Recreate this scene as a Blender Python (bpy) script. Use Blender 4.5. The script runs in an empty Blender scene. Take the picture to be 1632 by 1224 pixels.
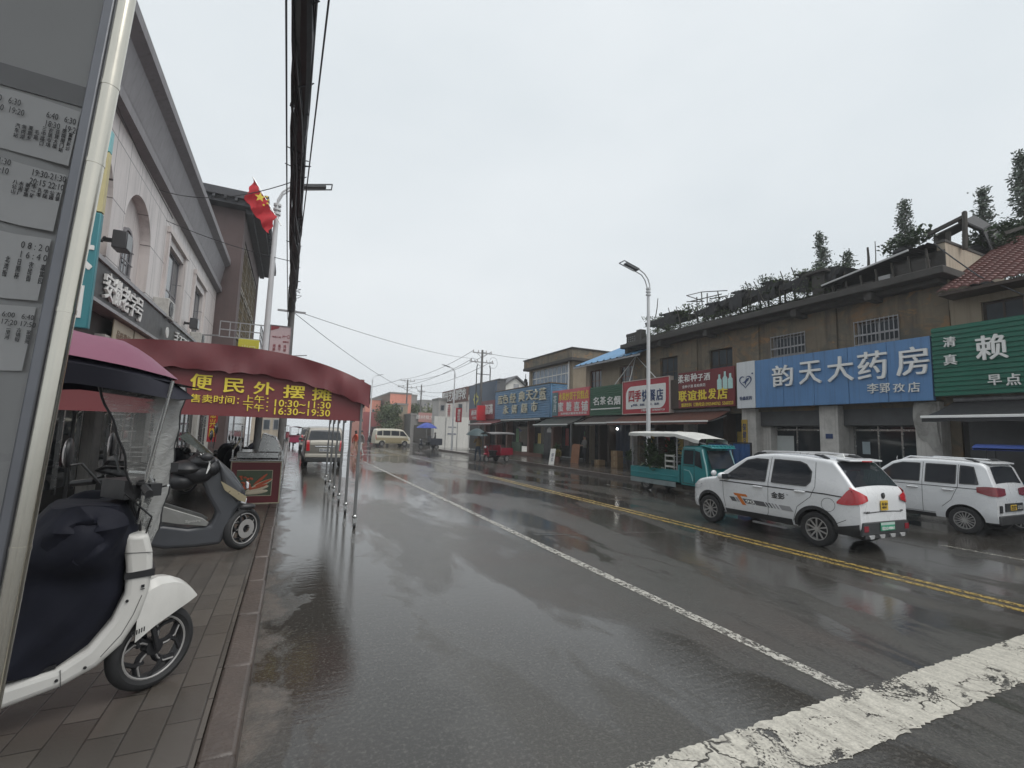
import bpy, math, random
from mathutils import Vector as V, Matrix as MX
from math import radians as R, sin, cos, pi
random.seed(7)
scene = bpy.context.scene
COL = scene.collection

# ------------------------------------------------------------------ camera geometry
W0, H0, F0 = 1632.0, 1224.0, 750.0
ROLL, CAMH, VPX, VPY = R(1.75), 1.75, 464.0, 681.0
def _cr(px, py):
    return V(((px-W0/2)/F0, -(py-H0/2)/F0, -1.0)).normalized()
_d = _cr(VPX, VPY)
_n = V((cos(ROLL), -sin(ROLL), 0)).cross(_d).normalized()
if _n.y < 0: _n = -_n
_x = _d.cross(_n)
RWC = MX((_x, _d, _n))                 # camera frame to world frame
CAM = V((0, 0, CAMH))
def ray(px, py): return RWC @ _cr(px, py)
def aX(px, py, X):                      # point of the place seen at this picture point, on a plane of known X, Y or Z
    r = ray(px, py); return CAM + r*(X/r.x)
def aY(px, py, Y):
    r = ray(px, py); return CAM + r*(Y/r.y)
def aZ(px, py, Z):
    r = ray(px, py); return CAM + r*((Z-CAMH)/r.z)

# ------------------------------------------------------------------ materials
class NT:
    def __init__(s, name):
        s.m = bpy.data.materials.new(name); s.m.use_nodes = True
        s.t = s.m.node_tree; s.t.nodes.clear()
        s.out = s.t.nodes.new('ShaderNodeOutputMaterial')
    def n(s, typ, ins=None, **kw):
        nd = s.t.nodes.new('ShaderNode'+typ)
        for k, v in kw.items(): setattr(nd, k, v)
        for k, v in (ins or {}).items():
            if hasattr(v, 'is_output') or isinstance(v, bpy.types.NodeSocket): s.t.links.new(v, nd.inputs[k])
            else: nd.inputs[k].default_value = v
        return nd
    def link(s, a, b): s.t.links.new(a, b)
    def noise(s, vec, scale, detail=4, rough=.55, dist=0):
        return s.n('TexNoise', {'Vector': vec, 'Scale': scale, 'Detail': detail, 'Roughness': rough, 'Distortion': dist}).outputs['Fac']
    def ramp(s, fac, stops, interp='LINEAR'):
        r = s.n('ValToRGB', {'Fac': fac}); cr = r.color_ramp; cr.interpolation = interp
        while len(cr.elements) < len(stops): cr.elements.new(0.5)
        for e, (p, c) in zip(cr.elements, stops):
            e.position = p; e.color = (c, c, c, 1) if isinstance(c, (int, float)) else (*c[:3], 1)
        return r.outputs['Color']
    def mix(s, fac, a, b, blend='MIX'):
        nd = s.n('Mix', data_type='RGBA', blend_type=blend)
        for i, v in ((0, fac), (6, a), (7, b)):
            if isinstance(v, bpy.types.NodeSocket): s.link(v, nd.inputs[i])
            elif i == 0: nd.inputs[0].default_value = v
            else: nd.inputs[i].default_value = (*v[:3], 1)
        return nd.outputs[2]
    def math(s, op, a, b=0.0, clamp=False):
        nd = s.n('Math', operation=op, use_clamp=clamp)
        for i, v in enumerate((a, b)):
            if isinstance(v, bpy.types.NodeSocket): s.link(v, nd.inputs[i])
            else: nd.inputs[i].default_value = v
        return nd.outputs[0]
    def coord(s, scale=(1, 1, 1), rot=(0, 0, 0), world=False):
        c = s.n('NewGeometry').outputs['Position'] if world else s.n('TexCoord').outputs['Object']
        return s.n('Mapping', {'Vector': c, 'Scale': scale, 'Rotation': rot}).outputs['Vector']
    def bump(s, h, strength=.3, dist=.01, normal=None):
        b = s.n('Bump', {'Height': h, 'Strength': strength, 'Distance': dist})
        if normal is not None: s.link(normal, b.inputs['Normal'])
        return b.outputs['Normal']
    def bsdf(s, **ins):
        p = s.n('BsdfPrincipled', {k.replace('_', ' '): (v if not (isinstance(v, tuple) and len(v) == 3) else (*v, 1)) for k, v in ins.items()})
        s.link(p.outputs[0], s.out.inputs[0]); return p

def pm(name, c, rough=.5, metal=0.0, var=.18, scale=6.0, bump=0.0, bscale=60.0, spec=.5, coat=0.0, dirt=0.0, emit=0.0, streak=0.0):
    """procedural paint / plastic / metal with uneven tone, grime and a little relief"""
    t = NT(name); co = t.coord()
    f = t.noise(co, scale, 5, .6)
    col = t.mix(f, tuple(x*(1-var) for x in c), tuple(min(1, x*(1+var)) for x in c))
    if dirt:
        d = t.ramp(t.noise(co, scale*.45, 8, .7, .6), [(.45, 0.0), (.75, 1.0)])
        col = t.mix(t.math('MULTIPLY', d, dirt), col, (.045, .04, .035))
    if streak:
        sc = t.coord(scale=(9, 9, .35))
        d = t.ramp(t.noise(sc, 1.3, 6, .65), [(.5, 0.0), (.72, 1.0)])
        col = t.mix(t.math('MULTIPLY', d, streak), col, (.05, .045, .04))
    rg = t.math('ADD', t.math('MULTIPLY', t.noise(co, scale*2.3, 4), .25), rough-.12, True)
    ins = dict(Base_Color=col, Roughness=rg, Metallic=metal, Specular_IOR_Level=spec, Coat_Weight=coat, Coat_Roughness=.06)
    p = t.bsdf(**ins)
    if emit: p.inputs['Emission Color'].default_value = (*c, 1); p.inputs['Emission Strength'].default_value = emit
    if bump: t.link(t.bump(t.noise(co, bscale, 4), bump, .01), p.inputs['Normal'])
    return t.m

def glass_mat(name, c=(.02, .024, .028), rough=.04):
    """dark window glass: glossy skin over an unlit inside, slightly wavy"""
    t = NT(name); co = t.coord()
    f = t.noise(co, 1.7, 3)
    col = t.mix(f, tuple(x*.6 for x in c), tuple(x*1.7 for x in c))
    p = t.bsdf(Base_Color=col, Roughness=rough, Specular_IOR_Level=.6, IOR=1.5)
    t.link(t.bump(t.noise(co, 3, 2), .04, .02), p.inputs['Normal'])
    return t.m

MATS = {}
def m(key, *a, **k):
    if key not in MATS: MATS[key] = pm(key, *a, **k)
    return MATS[key]

# ------------------------------------------------------------------ mesh builder
class MB:
    def __init__(s, mat=None): s.v = []; s.f = []; s.mi = []; s.sm = []; s.mats = []; s.cur = 0; s.xf = None; s.mat(mat) if mat else None
    def mat(s, mt):
        if mt not in s.mats: s.mats.append(mt)
        s.cur = s.mats.index(mt); return s
    def add(s, vs, fs, smooth=False):
        b = len(s.v)
        s.v += [s.xf @ V(p) for p in vs] if s.xf is not None else [V(p) for p in vs]
        for f in fs: s.f.append([b+i for i in f]); s.mi.append(s.cur); s.sm.append(smooth)
        return s
    def box(s, x0, x1, y0, y1, z0, z1):
        if x0 > x1: x0, x1 = x1, x0
        if y0 > y1: y0, y1 = y1, y0
        if z0 > z1: z0, z1 = z1, z0
        vs = [(x, y, z) for z in (z0, z1) for y in (y0, y1) for x in (x0, x1)]
        return s.add(vs, [(0, 2, 3, 1), (4, 5, 7, 6), (0, 1, 5, 4), (2, 6, 7, 3), (0, 4, 6, 2), (1, 3, 7, 5)])
    def bar(s, a, b, w, h=None, up=(0, 0, 1)):
        a, b = V(a), V(b); h = h or w; d = (b-a).normalized(); u = V(up)
        if abs(d.dot(u)) > .95: u = V((1, 0, 0))
        r = d.cross(u).normalized()*(w/2); t = r.cross(d).normalized()*(h/2)
        vs = [p+i*r+j*t for p in (a, b) for i, j in ((-1, -1), (1, -1), (1, 1), (-1, 1))]
        return s.add(vs, [(3, 2, 1, 0), (4, 5, 6, 7), (0, 1, 5, 4), (1, 2, 6, 5), (2, 3, 7, 6), (3, 0, 4, 7)])
    def tube(s, pts, r, n=8, caps=True, flat=1.0):
        pts = [V(p) for p in pts]; k = len(pts); rs = r if isinstance(r, (list, tuple)) else [r]*k
        vs = []; fs = []; prev = None
        for i, p in enumerate(pts):
            d = (pts[min(i+1, k-1)]-pts[max(i-1, 0)]).normalized()
            u = prev if prev is not None else (V((0, 0, 1)) if abs(d.z) < .9 else V((1, 0, 0)))
            a = d.cross(u).normalized(); b = a.cross(d).normalized(); prev = b
            for j in range(n):
                t = 2*pi*j/n; vs.append(p+a*cos(t)*rs[i]+b*sin(t)*rs[i]*flat)
        for i in range(k-1):
            for j in range(n):
                fs.append((i*n+j, i*n+(j+1) % n, (i+1)*n+(j+1) % n, (i+1)*n+j))
        if caps: fs.append(tuple(range(n))[::-1]); fs.append(tuple((k-1)*n+j for j in range(n)))
        return s.add(vs, fs, True)
    def cyl(s, a, b, r0, r1=None, n=14): return s.tube([a, b], [r0, r0 if r1 is None else r1], n)
    def lathe(s, prof, n=24, mat=None, close=False):
        mat = mat or MX.Identity(4); vs = []; fs = []; k = len(prof)
        for i in range(n):
            t = 2*pi*i/n
            vs += [mat @ V((r*cos(t), r*sin(t), z)) for r, z in prof]
        for i in range(n):
            for j in range(k if close else k-1):
                a, b = i*k+j, i*k+(j+1) % k; c, d = ((i+1) % n)*k+(j+1) % k, ((i+1) % n)*k+j
                fs.append((a, d, c, b))
        return s.add(vs, fs, True)
    def ball(s, c, rx, ry=None, rz=None, n=12, k=8, mat=None):
        ry = ry or rx; rz = rz or rx; c = V(c); vs = []; fs = []; mt = mat or MX.Identity(3)
        for i in range(k+1):
            a = pi*i/k
            for j in range(n):
                b = 2*pi*j/n; vs.append(c+mt @ V((rx*sin(a)*cos(b), ry*sin(a)*sin(b), rz*cos(a))))
        for i in range(k):
            for j in range(n): fs.append((i*n+j, (i+1)*n+j, (i+1)*n+(j+1) % n, i*n+(j+1) % n))
        return s.add(vs, fs, True)
    def poly(s, pts): return s.add(pts, [tuple(range(len(pts)))])
    def prism(s, pts, ext):
        """flat outline pushed along the vector ext"""
        n = len(pts); e = V(ext); a = [V(p) for p in pts]
        fs = [tuple(range(n))[::-1], tuple(range(n, 2*n))]+[(i, (i+1) % n, n+(i+1) % n, n+i) for i in range(n)]
        return s.add(a+[p+e for p in a], fs)
    def grid(s, rows, smooth=True, wrap=False):
        k = len(rows[0]); vs = [p for r in rows for p in r]; fs = []
        for i in range(len(rows)-1):
            for j in range(k if wrap else k-1): fs.append((i*k+j, i*k+(j+1) % k, (i+1)*k+(j+1) % k, (i+1)*k+j))
        return s.add(vs, fs, smooth)
    def text(s, body, c, Rt, U, w, h, ext=.01, off=0.0, lift=.004):
        """lettering w by h centred on c, reading along Rt with U up; stands off along Rt x U"""
        vs, fs, (x0, x1, y0, y1) = glyphs(body)
        Rt, U, c = V(Rt).normalized(), V(U).normalized(), V(c); N = Rt.cross(U)
        sx, sy = w/max(1e-6, x1-x0+2*off), h/max(1e-6, y1-y0+off); mx, my = (x0+x1)/2, (y0+y1)/2
        for k, (dx, dy) in enumerate(((0, 0),) if not off else ((-1, .5), (1, -.5), (-.4, -.5), (.4, .5))):   # heavier strokes
            s.add([c+Rt*((x-mx+dx*off)*sx)+U*((y-my+dy*off)*sy)+N*(lift+(z+.5)*ext+k*max(.0004, ext*.02)) for x, y, z in vs], fs)
        return s
    def build(s, name, parent=None, world=False, bev=0.0, seg=2, sharp=35):
        me = bpy.data.meshes.new(name)
        vs = s.v
        if world and parent is not None: inv = WM(parent).inverted(); vs = [inv @ p for p in vs]
        me.from_pydata([tuple(p) for p in vs], [], s.f)
        for mt in s.mats: me.materials.append(mt)
        me.polygons.foreach_set('material_index', s.mi)
        me.polygons.foreach_set('use_smooth', [True if bev else x for x in s.sm])
        me.validate(); me.update()
        if bev or any(s.sm): me.set_sharp_from_angle(angle=R(sharp))
        o = bpy.data.objects.new(name, me); COL.objects.link(o)
        if parent is not None: o.parent = parent
        if bev:
            b = o.modifiers.new('bevel', 'BEVEL'); b.width = bev; b.segments = seg; b.limit_method = 'ANGLE'; b.angle_limit = R(35); b.harden_normals = False
        return o

_GL = {}
def glyphs(body, off=0.0):
    k = (body, off)
    if k not in _GL:
        c = bpy.data.curves.new('t', 'FONT'); c.body = body; c.extrude = .5; c.offset = off; c.resolution_u = 2; c.align_x = 'LEFT'
        c.space_line = 1.0
        o = bpy.data.objects.new('t', c); COL.objects.link(o)
        me = o.to_mesh(); vs = [tuple(v.co) for v in me.vertices]; fs = [tuple(p.vertices) for p in me.polygons]
        o.to_mesh_clear(); bpy.data.objects.remove(o); bpy.data.curves.remove(c)
        xs = [v[0] for v in vs]; ys = [v[1] for v in vs]
        _GL[k] = (vs, fs, (min(xs), max(xs), min(ys), max(ys)))
    return _GL[k]

def WM(o):
    mt = MX.LocRotScale(o.location, o.rotation_euler, o.scale)
    return WM(o.parent) @ mt if o.parent else mt
def tag(o, label=None, cat=None, group=None, kind=None):
    for k, v in (('label', label), ('category', cat), ('group', group), ('kind', kind)):
        if v: o[k] = v
    return o
def thing(name, label, cat, loc=(0, 0, 0), rz=0.0, group=None, rx=0.0, ry=0.0):
    o = bpy.data.objects.new(name, None); COL.objects.link(o); o.empty_display_size = .2
    o.location = loc; o.rotation_euler = (rx, ry, rz); return tag(o, label, cat, group)
def clone(o, parent=None):
    c = o.copy(); COL.objects.link(c); c.parent = parent
    for ch in o.children: clone(ch, c)
    return c
def lerp(a, b, t): return a+(b-a)*t
def sag(a, b, dip, n=14):
    a, b = V(a), V(b)
    return [a.lerp(b, i/n)-V((0, 0, dip*4*(i/n)*(1-i/n))) for i in range(n+1)]
def plerp(pl, x):
    """value of a polyline [(x, y), ...] at x"""
    if x <= pl[0][0]: return pl[0][1]
    for (x0, y0), (x1, y1) in zip(pl, pl[1:]):
        if x <= x1: return y0+(y1-y0)*(x-x0)/max(1e-9, x1-x0)
    return pl[-1][1]
RGT = dict(Rt=(0, -1, 0), U=(0, 0, 1))      # reads from the road, facade on the right
LFT = dict(Rt=(0, 1, 0), U=(0, 0, 1))       # reads from the road, facade on the left
FRT = dict(Rt=(1, 0, 0), U=(0, 0, 1))       # reads facing up the road
# ------------------------------------------------------------------ camera, sky, light
cd = bpy.data.cameras.new('camera'); cam = bpy.data.objects.new('camera', cd); COL.objects.link(cam)
cam.matrix_world = MX.Translation(CAM) @ RWC.to_4x4()
cd.sensor_width = 36; cd.lens = 36*F0/W0; cd.clip_start = .05; cd.clip_end = 3000
scene.camera = cam
scene.view_settings.view_transform = 'Standard'; scene.view_settings.look = 'None'
scene.view_settings.exposure = EXPO = 0.40; scene.view_settings.gamma = 1.0
SUN_EL, SUN_AZ = R(58), R(150)
w = bpy.data.worlds.new('World'); scene.world = w; w.use_nodes = True
wt = w.node_tree; wt.nodes.clear()
def wn(t, **k):
    nd = wt.nodes.new('ShaderNode'+t)
    for a, b in k.items(): setattr(nd, a, b)
    return nd
sky = wn('TexSky', sky_type='NISHITA'); sky.sun_disc = False; sky.sun_elevation = SUN_EL; sky.sun_rotation = SUN_AZ
sky.dust_density = 6; sky.air_density = 1.4
hs = wn('HueSaturation'); hs.inputs['Saturation'].default_value = .12
wt.links.new(sky.outputs[0], hs.inputs['Color'])
tc = wn('TexCoord'); mp = wn('Mapping'); mp.inputs['Scale'].default_value = (1, 1, 2.2); wt.links.new(tc.outputs['Generated'], mp.inputs[0])
nz = wn('TexNoise'); nz.inputs['Scale'].default_value = 1.25; nz.inputs['Detail'].default_value = 5; wt.links.new(mp.outputs[0], nz.inputs['Vector'])
cr = wn('ValToRGB'); cr.color_ramp.elements[0].position = .3; cr.color_ramp.elements[0].color = (5.75, 6.25, 6.6, 1)
cr.color_ramp.elements[1].position = .7; cr.color_ramp.elements[1].color = (6.95, 7.3, 7.55, 1); wt.links.new(nz.outputs['Fac'], cr.inputs[0])
mx = wn('Mix', data_type='RGBA'); mx.inputs[0].default_value = .9; wt.links.new(hs.outputs[0], mx.inputs[6]); wt.links.new(cr.outputs[0], mx.inputs[7])
bg = wn('Background'); bg.inputs['Strength'].default_value = .1; wt.links.new(mx.outputs[2], bg.inputs[0])
wo = wn('OutputWorld'); wt.links.new(bg.outputs[0], wo.inputs[0])
sd = bpy.data.lights.new('sun', 'SUN'); sd.energy = 1.5; sd.angle = R(50); sd.color = (1, .97, .93)
so = bpy.data.objects.new('sun', sd); COL.objects.link(so)
so.rotation_euler = (R(90)-SUN_EL, 0, -SUN_AZ+pi)
scene.cycles.use_denoising = True
scene.cycles.max_bounces = 6; scene.cycles.transparent_max_bounces = 12
scene.cycles.volume_max_steps = 64; scene.cycles.sample_clamp_indirect = 4

# ------------------------------------------------------------------ ground, road, pavements
def wet_ground(name, dry=(.080, .076, .068), gutter=False, brick=None, base_rough=.19, puddle=.5, stops=None):
    t = NT(name); co = t.coord(world=True)
    big = t.noise(t.coord(scale=(.55, .16, 1), world=True), 1.0, 6, .62, .5)
    wet = t.ramp(big, stops or [(.45, 0.0), (.52, 1.0)])
    film = t.ramp(t.noise(co, .9, 5, .6, .4), [(.4, 0.0), (.7, 1.0)])
    if gutter:
        sx = t.n('SeparateXYZ', {'Vector': co}).outputs
        nx = t.math('ADD', sx['X'], t.math('MULTIPLY', t.noise(co, 1.6, 5, .65), 1.5))
        gm = t.ramp(t.math('MULTIPLY', nx, .25), [(.23, 0.0), (.25, 1.0), (.44, 1.0), (.48, 0.0)])
        wet = t.math('MAXIMUM', wet, gm)
        broken = t.ramp(t.math('MULTIPLY', nx, .25), [(.165, 1.0), (.20, 0.0)])
        wet = t.math('SUBTRACT', wet, t.math('MULTIPLY', broken, .7), True)
    grain = t.noise(co, 130, 3, .7)
    stones = t.n('TexVoronoi', {'Vector': co, 'Scale': 85.0}).outputs['Distance']
    tone = t.noise(co, 2.2, 6, .65)
    col = t.mix(tone, tuple(x*.6 for x in dry), tuple(x*1.35 for x in dry))
    col = t.mix(t.ramp(grain, [(.35, 0.0), (.75, 1.0)]), tuple(x*.55 for x in dry), col)
    col = t.mix(t.math('MULTIPLY', t.ramp(t.noise(co, .5, 4), [(.5, 0.0), (.75, .6)]), 1.0), col, (.06, .042, .034))
    if gutter: col = t.mix(t.math('MULTIPLY', broken, t.ramp(t.noise(co, 7, 6, .7), [(.35, .15), (.6, .95)])), col, (.115, .095, .08))
    col = t.mix(t.math('MULTIPLY', wet, .55), col, (.022, .02, .018))
    rough = t.math('SUBTRACT', t.math('SUBTRACT', base_rough, t.math('MULTIPLY', film, .10)), t.math('MULTIPLY', wet, .15), True)
    rough = t.math('MAXIMUM', rough, .035)
    chip = t.noise(co, 38, 4, .75)
    col = t.mix(t.ramp(chip, [(.50, 0.0), (.72, .55)]), col, tuple(x*1.9 for x in dry))
    h = t.math('ADD', t.math('ADD', t.math('MULTIPLY', grain, .7), t.math('MULTIPLY', stones, .5)), t.math('MULTIPLY', chip, 1.1))
    if brick:
        bm = t.coord(rot=(0, 0, R(90)), world=True)
        b = t.n('TexBrick', {'Vector': bm, 'Scale': 1.0, 'Mortar Size': .006, 'Mortar Smooth': .3, 'Brick Width': brick[0], 'Row Height': brick[1],
                             'Color1': (.068, .063, .057, 1), 'Color2': (.118, .105, .092, 1), 'Mortar': (.016, .014, .013, 1)}, offset=.5)
        col = t.mix(t.math('MULTIPLY', tone, .8), b.outputs['Color'], (.066, .055, .047), 'MIX')
        h = t.math('ADD', t.math('MULTIPLY', h, .35), t.math('MULTIPLY', b.outputs['Fac'], -2.0))
    p = t.bsdf(Base_Color=col, Roughness=rough, IOR=1.5, Specular_IOR_Level=.5)
    amt = t.math('SUBTRACT', .55, t.math('MULTIPLY', wet, .49))
    b1 = t.n('Bump', {'Height': h, 'Strength': amt, 'Distance': .006})
    rip = t.noise(t.coord(scale=(1.0, 3.2, 1), world=True), 5.5, 2, .5)
    b2 = t.n('Bump', {'Height': rip, 'Strength': t.math('MULTIPLY', wet, .06), 'Distance': .02, 'Normal': b1.outputs['Normal']})
    t.link(b2.outputs['Normal'], p.inputs['Normal'])
    return t.m

def paint_mat(name, c, thr=(.42, .5), scale=5.0, streak=(1, 1, 1), crack=0):
    """road paint worn through in flakes: the asphalt shows where it is gone"""
    t = NT(name); co = t.coord(scale=streak, world=True)
    n1 = t.noise(co, scale, 8, .72, 1.2); n2 = t.noise(t.coord(world=True), 60, 3, .7)
    k = t.ramp(t.math('ADD', t.math('MULTIPLY', n1, .8), t.math('MULTIPLY', n2, .22)), [(thr[0], 0.0), (thr[1], 1.0)])
    if crack:
        wv = t.n('VectorMath', {0: t.coord(world=True), 1: t.n('TexNoise', {'Vector': t.coord(world=True), 'Scale': 3.0, 'Detail': 5}).outputs['Color']}, operation='ADD').outputs[0]
        vd = t.n('TexVoronoi', {'Vector': wv, 'Scale': crack}, feature='DISTANCE_TO_EDGE').outputs['Distance']
        k = t.math('MULTIPLY', k, t.math('MAXIMUM', t.ramp(vd, [(.008, 0.0), (.022, 1.0)]), t.ramp(t.noise(t.coord(world=True), 1.1, 3), [(.44, 0.0), (.52, 1.0)])))
        wear = t.ramp(t.noise(t.coord(scale=(5, .8, 1), world=True), 3.0, 6, .7), [(.36, .72), (.55, 1.0)])
        k = t.math('MULTIPLY', k, wear)
    dirt = t.noise(t.coord(world=True), 9, 6, .7)
    col = t.mix(dirt, tuple(x*.55 for x in c), c)
    col = t.mix(t.ramp(n2, [(.3, .5), (.6, 0.0)]), col, (.12, .11, .1))
    p = t.n('BsdfPrincipled', {'Base Color': col, 'Roughness': .38, 'IOR': 1.36})
    t.link(t.bump(n2, .5, .004), p.inputs['Normal'])
    tr = t.n('BsdfTransparent')
    mxs = t.n('MixShader', {0: k, 1: tr.outputs[0], 2: p.outputs[0]})
    t.link(mxs.outputs[0], t.out.inputs[0]); return t.m

def plane(name, x0, x1, y0, y1, z, mt, kind='structure', n=1):
    b = MB(mt); b.add([(x0, y0, z), (x1, y0, z), (x1, y1, z), (x0, y1, z)], [(0, 1, 2, 3)])
    return tag(b.build(name), kind=kind)
ASPH = wet_ground('wet_asphalt', gutter=True)
plane('ground', -900, 900, -900, 900, -.06, wet_ground('wet_earth', (.06, .055, .048)))
plane('road', -.13, 17.2, -14, 150, 0.0, ASPH)
plane('side_street', 17.2, 60, 43.5, 62, -.004, ASPH)
PAVE = wet_ground('wet_paving', brick=(.40, .165), base_rough=.27, stops=[(.5, 0.0), (.66, 1.0)])
PAVE2 = wet_ground('wet_side_paving', (.07, .055, .048), brick=(.3, .3), base_rough=.24, stops=[(.44, 0.0), (.6, 1.0)])
def slab(name, x0, x1, y0, y1, z0, z1, mt, bev=0):
    return tag(MB(mt).box(x0, x1, y0, y1, z0, z1).build(name, bev=bev), kind='structure')
slab('pavement', -12, -.30, -14, 110, -.05, .15, PAVE)
slab('pavement', 12.95, 17.0, 10.8, 43.4, -.05, .13, PAVE2)
KERB = pm('kerb_stone', (.082, .064, .055), .36, var=.4, scale=3, bump=.5, bscale=35, dirt=.6)
kb = MB(KERB); y = -6.0
while y < 110:
    j = random.uniform(-.008, .008); L = .98
    kb.box(-.298, -.13+j, y, y+L-.012, -.04, .152+random.uniform(-.006, .006)); y += L
tag(kb.build('kerb', bev=.022), kind='structure')
kb = MB(KERB); y = 10.8
while y < 43:
    kb.box(12.78, 12.948, y, y+.985, -.04, .135); y += 1.0
tag(kb.build('kerb', bev=.015), kind='structure')
WHITE = paint_mat('worn_white_paint', (.62, .60, .54), (.44, .56), 16)
STOPW = paint_mat('flaking_white_paint', (.66, .63, .55), (.44, .475), 1.7, (1, 1.5, 1), 1.3)
YEL = paint_mat('worn_yellow_paint', (.50, .34, .07), (.43, .56), 14)
FADE = paint_mat('faded_paint', (.5, .48, .42), (.44, .66), 14)
def marks(name, rects, mt, z=.004):
    b = MB(mt)
    for x0, x1, y0, y1 in rects: b.add([(x0, y0, z), (x1, y0, z), (x1, y1, z), (x0, y1, z)], [(0, 1, 2, 3)])
    return tag(b.build(name), kind='structure')
marks('lane_line', [(3.685, 3.815, 2.2, 23.5)], WHITE)
marks('lane_line', [(3.685, 3.815, 23.5, 48)], FADE)
sb_ = MB(STOPW); rr_ = random.Random(5); jg = lambda: rr_.uniform(-.007, .007)+rr_.choice((0, 0, 0, 0, -.012, .008)); xs_ = [1.15+.03*k for k in range(202)]; lo_ = [(x, 1.76+jg(), .004) for x in xs_]; hi_ = [(x, 2.175+jg(), .004) for x in xs_]
sb_.grid([lo_, hi_], smooth=False); tag(sb_.build('stop_line'), kind='structure')
marks('centre_line', [(7.32, 7.43, -6, 18), (7.535, 7.645, -6, 18)], YEL)
marks('centre_line', [(7.32, 7.43, 18, 48), (7.535, 7.645, 18, 48)], FADE)
marks('edge_line', [(10.66, 10.78, a, b) for a, b in ((2.6, 4.6), (8, 10), (12.6, 14.6), (18, 20.5), (24, 27), (31, 34))], FADE)
JOINT = pm('joint_sealant', (.16, .15, .14), .22)
jb = MB(JOINT)
for (xa, xb, yy, dy) in ((3.9, 7.2, 11.2, .4), (4.0, 6.6, 7.5, -.5), (7.8, 10.3, 11.7, .2), (4.2, 7.2, 17.5, .3)):
    pts = [(lerp(xa, xb, i/12), yy+dy*i/12+random.uniform(-.03, .03)) for i in range(13)]
    for (p, q) in zip(pts, pts[1:]): jb.add([(p[0], p[1], .003), (q[0], q[1], .003), (q[0], q[1]+.018, .003), (p[0], p[1]+.02, .003)], [(0, 1, 2, 3)])
tag(jb.build('road_joint'), kind='structure')
# ------------------------------------------------------------------ right side of the street
STUCCO = NT('stained_stucco'); _t = STUCCO; _c = _t.coord(world=True)
_k = _t.mix(_t.noise(_c, 1.1, 7, .68), (.12, .10, .075), (.25, .205, .145))
_k = _t.mix(_t.ramp(_t.noise(_t.coord(scale=(1, .5, 1), world=True), .8, 7, .65, .8), [(.52, 0.0), (.72, .75)]), _k, (.27, .145, .06))
_k = _t.mix(_t.ramp(_t.noise(_t.coord(scale=(2.2, 2.2, .25), world=True), 1.0, 6, .65), [(.48, 0.0), (.7, .75)]), _k, (.055, .05, .045))
_k = _t.mix(_t.ramp(_t.noise(_t.coord(scale=(1, 1.1, 1.6), world=True), .9, 8, .7, 1.0), [(.5, 0.0), (.62, .7)]), _k, (.085, .09, .078))
_k = _t.mix(_t.ramp(_t.noise(_t.coord(scale=(1, .9, 1.3), world=True), 1.7, 7, .7, .6), [(.56, 0.0), (.66, .8)]), _k, (.30, .17, .075))
_p = _t.bsdf(Base_Color=_k, Roughness=.85); _t.link(_t.bump(_t.noise(_c, 18, 6, .7), .4, .03), _p.inputs['Normal']); STUCCO = _t.m
TAN = pm('tan_render', (.30, .25, .185), .85, var=.25, scale=1.2, bump=.3, bscale=25, streak=.35)
CREAM = pm('cream_render', (.42, .36, .28), .85, var=.2, scale=1.4, bump=.25, streak=.35)
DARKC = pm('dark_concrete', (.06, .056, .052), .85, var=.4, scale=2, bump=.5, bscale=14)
PILL = pm('whitewashed_plaster', (.52, .50, .47), .7, var=.12, scale=2.2, bump=.2, dirt=.5, streak=.35)
GLASS = glass_mat('shop_glass'); GLASS2 = glass_mat('upper_window_glass', (.05, .06, .07), .08)
BLUEGL = glass_mat('blue_window_glass', (.10, .15, .22), .1)
IRON = pm('painted_iron', (.33, .33, .34), .5, metal=.3, var=.3, scale=12, dirt=.4)
STEEL = pm('stainless_steel', (.55, .55, .54), .24, metal=1.0, var=.15, scale=5)
BLACK = pm('black_plastic', (.018, .018, .02), .42, var=.3)
DARKW = pm('dark_wood', (.045, .03, .022), .6, var=.4, scale=5)
REDBR = pm('red_brown_wood', (.13, .05, .03), .6, var=.35, scale=5)
WHITEP = pm('white_lettering', (.72, .72, .70), .45, var=.06)
YELP = pm('yellow_lettering', (.74, .58, .06), .5, var=.08)
SHUT = pm('grey_shutter', (.11, .115, .12), .5, metal=.3, var=.2, scale=3, dirt=.4)
BLUES = pm('blue_sign_panel', (.10, .22, .42), .38, var=.12, scale=1.5, streak=.35)
BLUET = pm('blue_tin', (.11, .24, .40), .45, var=.18, scale=2, dirt=.25)
GREENS = pm('green_sign_panel', (.012, .13, .085), .5, var=.25, scale=1.6, dirt=.2)
GREEN2 = pm('dark_green_panel', (.025, .10, .052), .5, var=.25, scale=1.6)
REDS = pm('red_sign_panel', (.36, .022, .035), .42, var=.12, scale=2)
MAROON = pm('maroon_sign_panel', (.16, .02, .026), .45, var=.25, scale=2, streak=.3)
PINK = pm('pink_sign_panel', (.55, .10, .12), .5, var=.15, scale=2)
NAVY = pm('navy_ink', (.02, .045, .13), .5, var=.1)

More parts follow.
